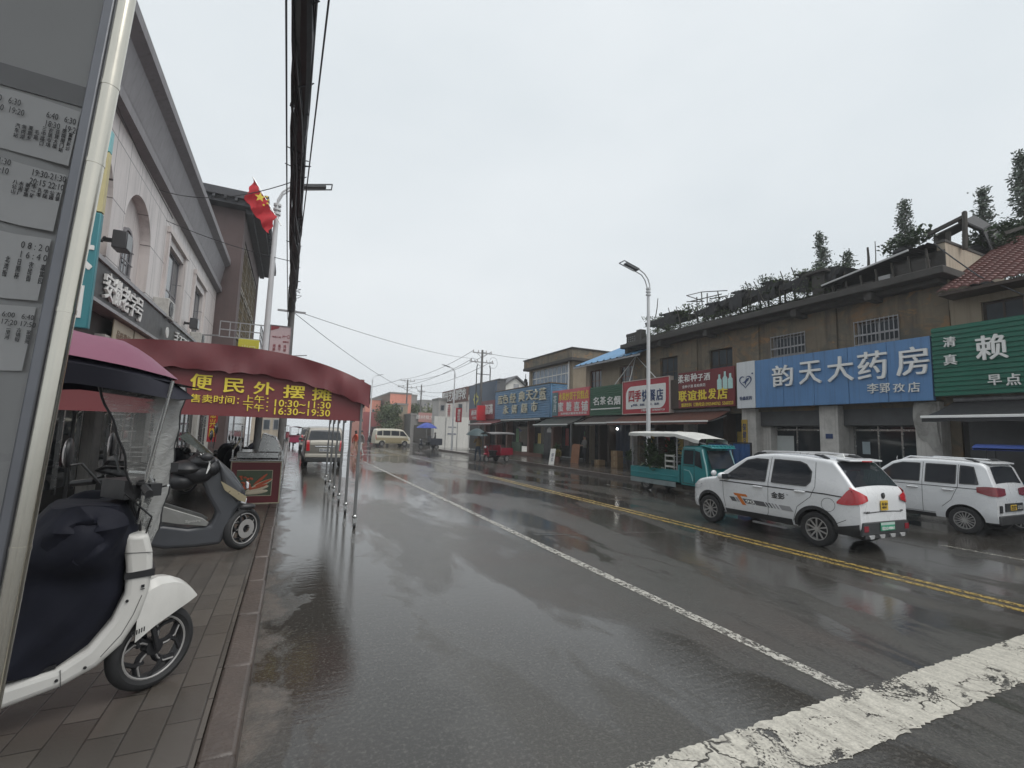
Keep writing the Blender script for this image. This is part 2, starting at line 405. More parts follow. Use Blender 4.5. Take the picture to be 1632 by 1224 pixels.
def wall_holes(b, X, th, y0, y1, z0, z1, holes):
    """wall in a plane of constant X with openings (ya, yb, za, zb)"""
    ya = y0
    for h in sorted(holes):
        if h[0] > ya: b.box(X, X+th, ya, h[0], z0, z1)
        if h[2] > z0: b.box(X, X+th, h[0], h[1], z0, h[2])
        if h[3] < z1: b.box(X, X+th, h[0], h[1], h[3], z1)
        ya = h[1]
    if y1 > ya: b.box(X, X+th, ya, y1, z0, z1)
def window_at(p, X, h, frame, pane, cols=2, rows=1, fw=.06, s=1, bars=None):
    """window set back in its opening; s = direction the wall faces away from (+1: wall on the right)"""
    ya, yb, za, zb = h; f = MB(frame); d = .12*s
    xa, xb = X+d, X+d+.05*s
    for y in (ya, yb-fw): f.box(xa, xb, y, y+fw, za, zb)
    for z in (za, zb-fw): f.box(xa, xb, ya+fw, yb-fw, z, z+fw)
    for i in range(1, cols):
        y = lerp(ya, yb, i/cols); f.box(xa+.004*s, xb-.004*s, y-fw*.4, y+fw*.4, za+fw, zb-fw)
    for i in range(1, rows):
        z = lerp(za, zb, i/rows); f.box(xa+.008*s, xb-.008*s, ya+fw, yb-fw, z-fw*.35, z+fw*.35)
    o = f.build('window', p, world=True)
    MB(pane).box(X+d+.02*s, X+d+.032*s, ya+fw*.5, yb-fw*.5, za+fw*.5, zb-fw*.5).build('pane', o, world=True)
    if bars:
        g = MB(bars); n = int((yb-ya)/.115)
        for i in range(n+1):
            y = lerp(ya-.04, yb+.04, i/n); g.bar((X-.05*s, y, za-.06), (X-.05*s, y, zb+.06), .022)
        for z in (za-.03, lerp(za, zb, .38), lerp(za, zb, .42), zb+.03): g.bar((X-.05*s, ya-.05, z), (X-.05*s, yb+.05, z), .028)
        g.build('security_bars', o, world=True)
    return o
def ribbed(b, X, y0, y1, z0, z1, n, amp=.03, back=.12):
    """sheet-metal board with level ribs"""
    prof = []; st = (z1-z0)/n
    for i in range(n):
        z = z0+i*st
        prof += [(X, z+st*.08), (X, z+st*.62), (X+amp, z+st*.72), (X+amp, z+st*.98)]
    rows = [[(x, y1, z) for x, z in prof], [(x, y0, z) for x, z in prof]]
    b.grid(rows, smooth=False); b.box(X+amp+.01, X+back, y0, y1, z0, z1)
def px_chars(b, X, chars, ext=.05, off=.012, lift=.01):
    for ch, x0, x1, y0, y1 in chars:
        xc, yc = (x0+x1)/2, (y0+y1)/2
        c = aX(xc, yc, X); w = abs(aX(x0, yc, X).y-aX(x1, yc, X).y); h = abs(aX(xc, y0, X).z-aX(xc, y1, X).z)
        b.text(ch, c, w=w, h=h, ext=ext, off=off, lift=lift, **RGT)
def rbox(b, X, d, y0, y1, z0, z1): b.box(X, X+d, y0, y1, z0, z1); return b

# ---- long stained two-storey building
A = thing('old_building', 'long brown stained two-storey building with plant racks along its flat roof', 'building', (16.6, 13.2, 0))
b = MB(STUCCO)
hs_ = [(10.75, 12.0, 5.0, 5.72), (7.85, 9.02, 5.0, 5.70), (13.84, 15.05, 4.3, 5.70), (16.96, 18.15, 4.3, 5.76)]
wall_holes(b, 16.6, .25, 6.6, 20.2, 2.9, 6.5, hs_)
b.box(16.85, 24, 6.6, 6.85, 0.0, 6.5); b.box(16.85, 24, 19.95, 20.2, 0.13, 6.5); b.box(23.75, 24, 6.85, 19.95, 0, 6.5)
for y in (12.55, 9.6, 15.7, 19.2): b.box(16.52, 16.6, y, y+.34, 2.9, 6.5)
b.mat(CREAM).box(16.63, 20.5, 6.58, 6.6, 5.6, 6.5); b.build('wall', A, world=True)
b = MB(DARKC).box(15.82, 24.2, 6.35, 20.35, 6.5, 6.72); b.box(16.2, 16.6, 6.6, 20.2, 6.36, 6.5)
for y in (8.2, 10.6, 14.6, 17.4, 19.9): b.box(15.95, 16.6, y, y+.22, 6.22, 6.5)
b.build('eave', A, world=True, bev=.02)
b = MB(DARKC)
for y in (18.9,): b.box(16.0, 16.35, y, y+.35, 6.72, 7.35)
b.box(16.1, 16.2, 19.25, 20.2, 7.15, 7.3); b.box(16.1, 16.2, 19.25, 20.2, 6.72, 6.85)
for i in range(6):
    y = 19.25+i*.17; b.box(16.11, 16.19, y, y+.06, 6.85, 7.15)
for i in range(2): b.box(16.115, 16.185, 19.25, 20.2, 6.93+i*.1, 6.97+i*.1)
b.box(16.05, 16.2, 13.45, 18.9, 6.72, 6.88); b.box(16.5, 16.62, 8.4, 17.8, 6.72, 7.0); b.build('parapet', A, world=True)
b = MB(CREAM).box(16.64, 20.2, 6.6, 6.8, 6.72, 7.62); b.mat(DARKC).box(16.6, 20.3, 6.58, 6.82, 7.62, 7.7); b.box(16.6, 16.64, 6.6, 7.9, 6.72, 7.4)
b.build('end_wall', A, world=True)
for i, h in enumerate(hs_):
    window_at(A, 16.6, h, DARKW if i > 1 else IRON, GLASS2, 3 if i > 1 else 2, 2 if i > 1 else 1, bars=IRON if i < 2 else None)
for y0, y1, xx, ys_ in ((12.62, 13.25, 16.35, (12.3, 12.62)), (9.55, 10.15, 16.3, (10.15, 10.4)), (6.85, 7.45, 16.35, None)):
    b = MB(PILL).box(xx, 17.25, y0, y1, 0.0, 3.02)
    if ys_: b.box(16.75, 17.2, ys_[0], ys_[1], 0, 2.35)
    b.build('pillar', A, world=True, bev=.012)
b = MB(SHUT)
for y0, y1 in ((10.15, 12.62), (7.45, 9.55)):
    b = MB(SHUT).box(16.62, 16.95, y0, y1, 2.35, 3.02).box(16.60, 16.62, y0+.04, y1-.04, 2.36, 2.40); b.build('roller_shutter_box', A, world=True, bev=.02)
for y0, y1 in ((10.4, 12.62), (7.45, 9.55)): MB(GLASS).box(17.15, 17.17, y0, y1, .1, 2.35).build('shop_window', A, world=True)
b = MB(STEEL)
for y in (7.5, 8.15, 8.8, 9.5, 10.44, 11.5, 12.58): b.box(17.12, 17.148, y-.025, y+.025, .1, 2.35)
for y0, y1 in ((7.45, 9.55), (10.4, 12.62)): b.box(17.115, 17.14, y0, y1, 2.2, 2.26); b.box(17.115, 17.14, y0, y1, .1, .2)
for y in (8.02, 8.28): b.tube([(17.08, y, .9), (17.04, y, .95), (17.04, y, 1.4), (17.08, y, 1.45)], .014)
b.build('door_frame', A, world=True)
b = MB(pm('white_film', (.5, .53, .52), .3, var=.08)).box(17.108, 17.112, 11.62, 12.5, 1.0, 2.0); b.build('window_poster', A, world=True)
b = MB(pm('notice_paper', (.35, .42, .45), .5)).box(17.108, 17.112, 9.05, 9.28, 1.45, 1.85); b.build('window_poster', A, world=True)
b = MB(NAVY).box(16.286, 16.298, 9.72, 9.95, 1.92, 2.08); b.text('28', (16.286, 9.83, 2.0), w=.1, h=.07, ext=.003, **RGT); b.build('house_number_plate', A, world=True)
b = MB(pm('inner_floor', (.2, .2, .19), .4)).box(16.6, 17.15, 7.45, 12.62, .0, .1); b.build('doorstep', A, world=True)
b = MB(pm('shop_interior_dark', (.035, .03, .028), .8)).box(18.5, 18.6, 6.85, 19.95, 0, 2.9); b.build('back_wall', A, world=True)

# ---- pharmacy sign
S = thing('shop_sign', 'big faded blue pharmacy sign with white heart logo panel at its end', 'shop sign', (16, 10, 3.9))
b = MB(BLUES); yj = [6.82, 7.9, 9.0, 10.1, 11.2, 12.34]
for p, q in zip(yj, yj[1:]): b.box(16, 16.14, p+.006, q-.006, 3.03, 4.84)
b.build('board', S, world=True, bev=.008)
b = MB(pm('white_sign_panel', (.6, .62, .64), .4, var=.06, streak=.2)).box(16, 16.14, 12.35, 13.16, 3.03, 4.86); b.build('logo_panel', S, world=True, bev=.008)
b = MB(WHITEP)
px_chars(b, 16, [('韵', 1232, 1265, 582, 616), ('天', 1275, 1310, 576, 612), ('大', 1320, 1361, 568, 608), ('药', 1368, 1415, 560, 605), ('房', 1429, 1482, 553, 598)], .06, .012, .02)
px_chars(b, 16, [('李', 1383, 1401, 611, 627), ('郢', 1403, 1419, 611, 626), ('孜', 1424, 1443, 611, 625), ('店', 1448, 1467, 609, 625)], .03, .006, .015)
b.build('lettering', S, world=True)
b = MB(NAVY); hp = []
for i in range(40):
    t = 2*pi*i/40; hp.append((16*sin(t)**3/17, (13*cos(t)-5*cos(2*t)-2*cos(3*t)-cos(4*t))/17))
c = V((15.99, 12.76, 4.08)); Q = lambda u, v, s: c+V((0, -u*s, v*s))
for i in range(36):
    if i in (18, 19): continue
    p, q = hp[i], hp[(i+1) % 40]
    b.add([Q(*p, .30), Q(*q, .30), Q(*q, .245), Q(*p, .245)], [(0, 1, 2, 3)])
b.prism([Q(-.5, -.15, .3), Q(-.1, .0, .3), Q(.15, .35, .3), Q(.6, .45, .3), Q(.45, .1, .3), Q(.15, -.1, .3), Q(0, -.55, .3), Q(-.1, -.2, .3)], (-.004, 0, 0))
b.ball(Q(1.05, .95, .3), .035, n=8, k=4)
b.text('怡鑫医药', (15.995, 12.76, 3.42), w=.56, h=.15, ext=.004, off=.03, **RGT); b.build('logo', S, world=True)

# ---- green breakfast shop sign, tiled house next door
S = thing('shop_sign', 'green ribbed breakfast shop sign at the right edge, beside the blue sign', 'shop sign', (16, 5, 4))
b = MB(GREENS); ribbed(b, 15.97, 2.2, 6.78, 3.13, 5.03, 15); b.build('board', S, world=True)
b = MB(WHITEP)
px_chars(b, 15.97, [('清', 1504, 1524, 537, 553), ('真', 1505, 1526, 565, 582), ('赖', 1555, 1607, 533, 573), ('早', 1575, 1597, 597, 614), ('点', 1604, 1628, 595, 614)], .04, .02, .01)
b.text('师', (15.97, 4.45, 4.4), w=.52, h=.6, ext=.04, off=.02, **RGT); b.build('lettering', S, world=True)
Bh = thing('tiled_house', 'small house with red tiled roof at the right edge above the green sign', 'house', (16.6, 3, 0))
b = MB(TAN); hh = [(5.1, 5.92, 5.05, 5.66), (3.0, 4.2, 5.0, 5.66)]
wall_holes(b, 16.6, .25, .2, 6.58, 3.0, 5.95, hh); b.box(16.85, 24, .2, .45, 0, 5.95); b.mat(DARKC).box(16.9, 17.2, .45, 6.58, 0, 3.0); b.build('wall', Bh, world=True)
for h in hh: window_at(Bh, 16.6, h, DARKW, GLASS2, 2)
ROOFT = pm('red_clay_tile', (.125, .043, .036), .55, var=.45, scale=6, dirt=.4, bump=.3)
b = MB(ROOFT); rows = []
for i in range(27):
    x = lerp(15.8, 20.2, i/26); z = lerp(5.96, 7.85, i/26); rows.append([(x+(.0 if i % 2 else .0), 6.52-j*.055, z+(.045*abs(sin(j*pi/4)))+(.05 if i % 2 else 0)) for j in range(116)])
for i in range(26):
    r_ = []
    for k, dz in ((0, 0), (0, .045), (1, .0)): r_.append([(lerp(15.8, 20.2, (i+k)/26), 6.52-j*.055, lerp(5.96, 8.35, (i+k)/26)+dz+.045*abs(sin(j*pi/4))) for j in range(116)])
    b.grid(r_, smooth=False)
b.mat(DARKW).box(15.84, 16.6, .2, 6.5, 5.86, 5.94); b.box(16.6, 20.2, .2, 6.5, 5.86, 5.9)
b.build('roof', Bh, world=True)
b = MB(SHUT)
for i in range(38): b.box(16.72+(.0 if i % 2 else .012), 16.8, 2.2, 6.4, .05+i*.066, .05+(i+1)*.066)
b.build('roller_shutter', Bh, world=True)

# ---- roll-out awnings
def awning(label, y0, y1, xf, zf, col, zw=2.98, xw=16.25, bar=WHITEP, val=.12):
    a = thing('awning', label, 'awning', (xf, (y0+y1)/2, zf))
    b = MB(col); n = max(4, int((y1-y0)/.3)); rows = []
    for k in range(5):
        t = k/4; rows.append([(lerp(xw, xf, t), lerp(y0, y1, i/n), lerp(zw, zf, t)-.05*sin(pi*t)-.012*sin(i*2.1+k)*t) for i in range(n+1)])
    rows.append([(xf-.01, lerp(y0, y1, i/n), zf-val+.015*sin(i*2.4)) for i in range(n+1)])
    b.grid(rows); b.build('fabric', a, world=True)
    MB(bar).box(xf-.035, xf+.02, y0-.02, y1+.02, zf-.03, zf+.035).build('front_bar', a, world=True, bev=.01)
    b = MB(IRON).cyl((xw+.05, y0, zw+.06), (xw+.05, y1, zw+.06), .06)
    for y in (y0+.15, y1-.15): b.bar((xw, y, zw-.2), (lerp(xw, xf, .55), y+.1, lerp(zw, zf, .5)-.2), .04); b.bar((lerp(xw, xf, .55), y+.1, lerp(zw, zf, .5)-.2), (xf, y, zf-.02), .035)
    b.build('folding_arms', a, world=True); return a
AWR = pm('red_brown_awning', (.105, .036, .024), .6, var=.3, scale=3, dirt=.5)
AWG = pm('dark_green_awning', (.03, .038, .032), .6, var=.3, scale=3, dirt=.3)
AWK = pm('black_awning', (.02, .02, .022), .6, var=.3, scale=3)
AWB = pm('brown_awning', (.05, .036, .03), .65, var=.3, scale=3, dirt=.4)
awning('red brown roll out awning under the red restaurant sign', 13.75, 20.35, 15.0, 2.5, AWR)
awning('brown roll out awning under the green tea and tobacco sign', 20.4, 23.45, 15.0, 2.48, AWB)
awning('dark green awning with white edge under the pink sweets sign', 24.3, 28.7, 15.0, 2.42, AWG)
awning('black awning with pale front edge under the green breakfast sign', 2.4, 6.5, 14.6, 2.5, AWK)
awning('short dark awning edged in white beneath the blue supermarket sign', 28.9, 35.6, 15.6, 2.86, AWG, zw=2.98)
awning('maroon awning at the far left of the supermarket sign', 36.0, 41.5, 14.9, 2.55, pm('maroon_awning', (.14, .035, .035), .6, var=.25, scale=3))
t_ = thing('folded_tarpaulin', 'torn grey sheet hanging rolled up on the pillar beside the black awning', 'tarpaulin', (16.3, 7.1, 2.9))
b = MB(pm('dirty_tarpaulin', (.34, .33, .31), .7, var=.3, dirt=.5)); rows = []
for k in range(9):
    t = k/8; rows.append([(16.28-.06*sin(t*3+j), 7.42-.55*j/7+t*.1-t*t*.18, 2.98-1.5*t*(1-.35*(1-j/7))-.03*sin(j*2)) for j in range(8)])
b.grid(rows); b.build('sheet', t_, world=True)

# ---- red restaurant sign with steel stays
S = thing('shop_sign', 'red restaurant sign with white rounded panel behind the white lamp post', 'shop sign', (16, 18, 3.8))
MB(REDS).box(15.98, 16.2, 16.86, 20.28, 2.99, 4.68).build('board', S, world=True, bev=.01)
b = MB(pm('pale_sign_edge', (.5, .42, .38), .4)); 
for z in (2.96, 4.68): b.box(15.95, 16.22, 16.82, 20.32, z, z+.035)
for y in (16.82, 20.285): b.box(15.95, 16.22, y, y+.035, 2.995, 4.68)
b.build('sign_frame', S, world=True)
b = MB(WHITEP); c0, c1, z0, z1, r = 17.08, 20.02, 3.22, 4.40, .45; pts = []
for cx_, cz_, a0, rr in ((c0+.05, z0+.45, 180, .45), (c1-.05, z0+.05, 270, .05), (c1-.45, z1-.45, 0, .45), (c0+.05, z1-.05, 90, .05)):
    cy_ = {180: c0+rr, 270: c1-rr, 0: c1-rr, 90: c0+rr}[a0]; cz2 = z0+rr if a0 in (180, 270) else z1-rr
    for k in range(7): a = R(a0+90*k/6); pts.append((15.975, cy_+rr*cos(a), cz2+rr*sin(a)))
b.prism(pts, (-.006, 0, 0)); b.build('white_panel', S, world=True)
b = MB(REDS); px_chars(b, 15.968, [('四', 1002, 1011, 623, 641), ('季', 1011.6, 1022, 622, 640)], .01, .03, .004); b.build('red_lettering', S, world=True)
b = MB(NAVY); px_chars(b, 15.968, [('快', 1023, 1033, 621, 640), ('餐', 1034, 1045, 620, 639), ('店', 1046, 1057, 619, 638)], .01, .03, .004)
px_chars(b, 15.968, [('炒菜、盖饭、水饺、面条', 1008, 1050, 642.6, 646.4)], .004, .02); b.ball((15.965, 19.55, 3.38), .01, .06, .06, 8, 4); b.build('dark_lettering', S, world=True)
b = MB(WHITEP); px_chars(b, 15.978, [('订餐电话：13785047128', 1021, 1059, 651.2, 655)], .004, .02); b.build('phone_lettering', S, world=True)
ap = aX(1013.5, 567, 16.55); b = MB(WHITEP)
for q in ((980, 613), (1003, 609), (1047, 604)): b.cyl(ap, aX(*q, 16.1), .022, n=6)
b.build('steel_stay', S, world=True)

# ---- maroon wholesale sign
S = thing('shop_sign', 'dark red liquor wholesale sign with yellow lettering and pale bottles', 'shop sign', (16, 14.8, 3.9))
b = MB(MAROON); b.box(16, 16.1, 13.28, 16.3, 3.14, 4.76); b.mat(DARKW).box(16.02, 16.12, 16.31, 16.8, 3.14, 4.5); b.build('board', S, world=True, bev=.008)
b = MB(WHITEP); px_chars(b, 16, [('柔', 1081, 1090, 598, 611), ('和', 1091, 1099, 597, 609), ('种', 1101, 1111, 595, 608), ('子', 1112, 1121, 596, 607), ('酒', 1122, 1132, 594, 606)], .01, .02)
px_chars(b, 16, [('金种子酒 柔和典范', 1087, 1124, 612.5, 617.5)], .004, .01); b.build('white_lettering', S, world=True)
b = MB(YELP); px_chars(b, 16, [('联', 1082, 1095, 623, 640), ('谊', 1096, 1111, 622, 638), ('批', 1112, 1127, 621, 637), ('发', 1129, 1142, 619, 636), ('店', 1144, 1160, 618, 636)], .02, .03)
px_chars(b, 16, [('烟酒饮料  订购电话13955440762  5560223', 1084, 1166, 640.5, 647)], .004, .015); b.build('yellow_lettering', S, world=True)
b = MB(pm('pale_bottle', (.45, .66, .64), .3, var=.2)); 
for y, h in ((14.0, .62), (13.72, .72), (13.46, .62)):
    z = 3.86; pts = [(y-.115, z), (y+.115, z), (y+.115, z+h*.62), (y+.05, z+h*.74), (y+.045, z+h), (y-.045, z+h), (y-.05, z+h*.74), (y-.115, z+h*.62)]
    b.prism([(15.996, p, q) for p, q in pts], (-.008, 0, 0))
b.build('bottle_picture', S, world=True)

# ---- green tea sign, pink sweets sign, blue supermarket sign
S = thing('shop_sign', 'dark green ribbed tea and tobacco sign beside the red restaurant sign', 'shop sign', (16, 21.9, 3.8))
b = MB(GREEN2); ribbed(b, 15.98, 20.4, 23.38, 2.97, 4.64, 14); b.build('board', S, world=True)
b = MB(WHITEP); px_chars(b, 15.98, [('名', 946, 955, 633, 646), ('茶', 957, 966, 632, 645), ('名', 968, 977, 632, 645), ('烟', 979, 989, 631, 645)], .03, .015)
b.box(15.955, 15.97, 20.5, 23.25, 3.3, 3.36); b.build('lettering', S, world=True)
S = thing('shop_sign', 'pinkish red sweets shop sign left of the dark green sign', 'shop sign', (16, 25.6, 3.8))
MB(PINK).box(15.98, 16.12, 23.45, 27.86, 3.0, 4.72).build('board', S, world=True, bev=.01)
b = MB(YELP); px_chars(b, 15.98, [('水果炒货干货糕点', 890, 937, 624, 637)], .015, .008); b.build('yellow_lettering', S, world=True)
b = MB(WHITEP); px_chars(b, 15.98, [('蜜', 890, 898, 641, 656), ('糖', 903, 911, 640, 655), ('喜', 915, 924, 640, 655), ('铺', 927, 937, 639, 655)], .02, .012)
px_chars(b, 15.98, [('各种婚庆糖果批发喜铺', 893, 934, 656.8, 660.5)], .004, .02); b.build('white_lettering', S, world=True)
b = MB(pm('teal_banner', (.05, .13, .15), .5, var=.4, scale=5)).box(15.94, 15.965, 27.05, 27.8, 3.05, 4.6); b.mat(WHITEP).text('花\n月', (15.94, 27.42, 3.85), w=.4, h=1.1, ext=.006, **RGT); b.build('side_banner', S, world=True)
S = thing('shop_sign', 'long blue ribbed supermarket sign with gold and white lettering', 'shop sign', (16, 33, 4.1))
b = MB(BLUET); ribbed(b, 15.98, 28.2, 37.85, 2.98, 5.34, 14, .04, .2)
n_ = 14; st_ = (5.34-2.98)/n_
for i in range(n_): b.box(16.2, 17.35, 28.18+(.0), 28.28, 2.98+i*st_+.01, 2.98+i*st_+st_*.85)
b.mat(pm('rusty_sign_edge', (.14, .10, .06), .7)).box(15.95, 17.35, 28.14, 37.9, 5.34, 5.4); b.build('board', S, world=True)
LET = pm('faded_gold_lettering', (.66, .62, .48), .5, var=.35, scale=4, dirt=.4)
b = MB(LET); px_chars(b, 15.98, [('蓝', 795, 802, 631, 644), ('色', 803, 811, 629, 643), ('经', 814, 823, 627, 642), ('典', 828, 837, 624, 640), ('天', 840, 850, 622, 638), ('之', 851, 859, 620, 637), ('蓝', 861, 871, 618, 637)], .1, .008, .01)
px_chars(b, 15.98, [('永', 803, 811, 646, 660), ('妍', 817, 825, 645, 659), ('超', 832, 841, 643, 658), ('市', 848, 857, 640, 656)], .1, .012, .01); b.build('lettering', S, world=True)

# ---- tan house with blue tin roof
Cb = thing('tan_house', 'tan two-storey house with a blue tin roof behind the restaurant sign', 'house', (16.6, 22.4, 0))
hh = [(20.25, 21.4, 4.5, 5.74), (23.1, 24.35, 4.5, 5.78)]
b = MB(TAN); wall_holes(b, 16.6, .22, 20.2, 24.75, 2.9, 6.25, hh); b.box(16.82, 23, 24.53, 24.75, .13, 6.25); b.build('wall', Cb, world=True)
for h in hh: window_at(Cb, 16.6, h, REDBR, GLASS2, 3, 2)
b = MB(BLUET); rows = []
for k, (x, z) in enumerate(((15.75, 6.05), (19.2, 7.55), (22.8, 6.05))):
    rows.append([(x, lerp(18.7, 24.95, i/84), z+(.05 if (i//2) % 4 == 0 else 0)) for i in range(85)])
b.grid(rows, smooth=False); b.grid([[(x, y, z-.03) for x, y, z in r] for r in rows], smooth=False)
b.mat(IRON).box(15.76, 15.8, 18.7, 24.95, 5.93, 6.03); b.build('roof', Cb, world=True)

# ---- ground-floor shop fronts under the awnings
Sh = thing('shop_row', 'row of dim ground floor shop fronts under the awnings', 'shop front', (16.7, 24, .13))
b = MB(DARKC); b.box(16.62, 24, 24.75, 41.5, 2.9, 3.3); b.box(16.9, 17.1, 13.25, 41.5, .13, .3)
b.mat(REDBR)
for y in (28.5, 32.2, 36.2, 38.4, 41.2): b.box(16.5, 17.2, y, y+.3, .13, 2.9)
b.mat(PILL); b.box(16.6, 17.2, 20.15, 20.45, .13, 2.9); b.box(16.6, 17.2, 16.3, 16.6, .13, 2.9)
b.mat(DARKW)
for y in (22.3, 23.2, 24.6, 26.2, 14.2, 18.4): b.box(16.6, 17.2, y, y+.16, .13, 2.9)
b.build('front_pillar', Sh, world=True)
MB(GLASS).box(17.18, 17.2, 13.25, 16.3, .3, 2.9).box(17.18, 17.2, 16.6, 20.15, .3, 2.9).box(17.6, 17.62, 20.45, 23.2, .13, 2.9).box(17.18, 17.2, 23.3, 28.5, .3, 2.9).box(17.0, 17.02, 28.8, 41.5, .8, 2.9).build('shop_window', Sh, world=True)
b = MB(pm('dado_panel', (.06, .10, .06), .5, var=.4, scale=4)).box(16.9, 17.0, 30.6, 32.2, .13, 1.1).box(16.9, 17.0, 34.4, 36.2, .13, 1.1); b.mat(REDBR).box(16.4, 16.5, 30, 41, .13, .4); b.build('dado', Sh, world=True)
b = MB(BLACK).box(16.86, 16.94, 28.85, 30.5, .15, 2.75)
for z0, z1 in ((.3, .9), (1.05, 1.65)):
    for y0, y1 in ((29.0, 29.6), (29.75, 30.35)): b.box(16.84, 16.86, y0, y1, z0, z1)
fan = [(16.84, 29.68+.36*cos(pi*k/10), 1.95+.36*sin(pi*k/10)) for k in range(11)]
b.mat(WHITEP).prism(fan, (-.01, 0, 0)); b.build('panelled_door', Sh, world=True)
b = MB(pm('blue_door_curtain', (.035, .05, .085), .7, var=.4, scale=7)); b.grid([[(16.95+.04*sin(j*1.3), lerp(20.9, 22.2, j/16), z) for j in range(17)] for z in (.3, 1.4, 2.5)]); b.build('door_curtain', Sh, world=True)
b = MB(pm('dim_shelf_goods', (.22, .19, .14), .6, var=.9, scale=16)) 
for k in range(5):
    for j in range(6): 
        if random.random() < .85: b.box(17.3, 17.5, 20.5+j*.13, 20.6+j*.13, .4+k*.34, .4+k*.34+random.uniform(.14, .28))
b.mat(DARKW)
for k in range(6): b.box(17.25, 17.55, 20.46, 21.3, .34+k*.34, .37+k*.34)
b.build('goods_shelf', Sh, world=True)
lamp = thing('shop_lamp', 'small lit bulb hanging in the tobacco shop doorway', 'lamp', aX(983.6, 683.5, 16.9))
lamp_m = pm('lit_bulb', (1, .97, .9), .4, emit=9.0); b = MB(lamp_m); b.ball((0, 0, 0), .06, n=10, k=6); b.mat(BLACK).cyl((0, 0, .05), (0, 0, .5), .008, n=6); b.build('bulb', lamp)
pr_ = random.Random(11)
for k in range(14):                                 # bills stuck on the panes
    y = (13.6, 14.6, 15.4, 17.2, 18.1, 19.0, 23.6, 25.2, 26.8, 27.6, 31.2, 33.2, 35.0, 37.2)[k]; xx = 16.995 if y > 28.5 else 17.175; c_ = pr_.choice(((.4, .05, .04), (.42, .38, .30), (.08, .16, .28), (.45, .33, .08), (.12, .25, .12)))
    MB(m('bill_%d' % (k % 5), *[c_], .5)).box(xx-.006, xx, y, y+pr_.uniform(.25, .6), 1.0+pr_.uniform(0, .3), 1.75+pr_.uniform(0, .5)).build('window_poster', Sh, world=True)
CARD = pm('cardboard', (.26, .17, .09), .75, var=.2, scale=4, dirt=.2)
for k, (x, y, n, lb) in enumerate(((16.1, 20.9, 3, 'tall stack'), (16.3, 22.75, 1, 'short stack'))):
    for j in range(n):
        o_ = thing('cardboard_box', (('bottom', 'second', 'topmost')[j]+' cardboard box in the stack before the tobacco shop' if k == 0 else 'single cardboard box beside the tea shop door'), 'box', (x+pr_.uniform(-.05, .05), y, .13+j*.30), pr_.uniform(-.15, .15)); b = MB(CARD).box(-.2, .2, -.26, .26, 0, .29); b.mat(m('box_tape', (.4, .33, .2), .4)).box(-.203, .203, -.03, .03, .1, .292); b.build('carton', o_, bev=.008)
# things standing on the pavement in front
bd = thing('wooden_board', 'orange brown wooden board leaning outside the sweets shop', 'board', (15.6, 24.2, .13), rz=.0)
b = MB(pm('orange_plywood', (.26, .11, .05), .6, var=.3, scale=3)); b.prism([(-.12, -.42, 0), (-.12, .42, 0), (-.02, .42, 1.05), (-.02, .2, 1.15), (-.02, -.42, 1.12)], (.03, 0, 0)); b.mat(DARKW).bar((.25, 0, 0), (0, 0, .95), .04); b.build('panel', bd)
def leafy(b, c, r, h, n, ll=.25, droop=.5, w=.05):
    for i in range(n):
        a = random.uniform(0, 2*pi); el = random.uniform(.2, 1.4); L = ll*random.uniform(.6, 1.3); c0 = V(c)+V((random.uniform(-r, r), random.uniform(-r, r), random.uniform(0, h)))
        d = V((cos(a)*cos(el), sin(a)*cos(el), sin(el))); sd_ = d.cross(V((0, 0, 1))).normalized()*w
        p1 = c0+d*L*.55; p2 = c0+d*L+V((0, 0, -droop*L*.6))
        b.add([c0, p1+sd_, p2, p1-sd_], [(0, 1, 2, 3)])
LEAFD = pm('dark_leaf', (.035, .065, .022), .45, var=.55, scale=9); LEAFL = pm('pale_leaf', (.075, .11, .04), .5, var=.5, scale=9)
TERRA = pm('terracotta', (.16, .07, .04), .7, var=.3)
def pot_plant(label, loc, r=.16, ph=.3, n=70, ll=.35, leaf=None, group=None, pot=None):
    p = thing('potted_plant', label, 'plant', loc, group=group)
    MB(pot or TERRA).lathe([(0, 0), (r*.7, 0), (r, ph), (r*1.08, ph), (r*1.08, ph*.92), (r*.9, ph*.9), (0, ph*.88)], 14).build('pot', p)
    b = MB(leaf or LEAFD); leafy(b, (0, 0, ph*.9), r*.7, ll*1.2, n, ll); b.build('foliage', p); return p
pot_plant('leafy plant in a dark pot outside the restaurant, behind the teal truck', (15.9, 19.6, .13), .2, .4, 90, .4, pot=BLACK)
pot_plant('bushy plant in front of the dark panelled door', (16.0, 27.2, .13), .2, .35, 120, .45, LEAFL)
pot_plant('smaller yellowish plant by the kerb near the white board', (15.2, 25.7, .13), .18, .3, 80, .3, pm('yellow_leaf', (.20, .16, .03), .5, var=.4))
ws = thing('kerb_sign', 'small white tilted signboard at the right hand kerb', 'sign', aZ(878, 744, .0))
b = MB(WHITEP); b.prism([(-.17, 0, .03), (.17, .0, .03), (.3, .0, 1.0), (-.02, .0, 1.0)], (0, .02, 0)); b.mat(IRON).bar((.1, .35, 0), (.12, .03, .9), .03); b.mat(NAVY).text('停\n车', (.07, -.001, .52), (1, 0, 0), (.14, 0, 1), .14, .5, .003); b.build('panel', ws)
gt = thing('folding_gate', 'blue sheet metal gate panels standing on the pavement behind the teal truck', 'gate', (14.2, 12.9, .0))
GB = pm('blue_gate_paint', (.02, .07, .19), .45, var=.25, scale=2.5, dirt=.3)
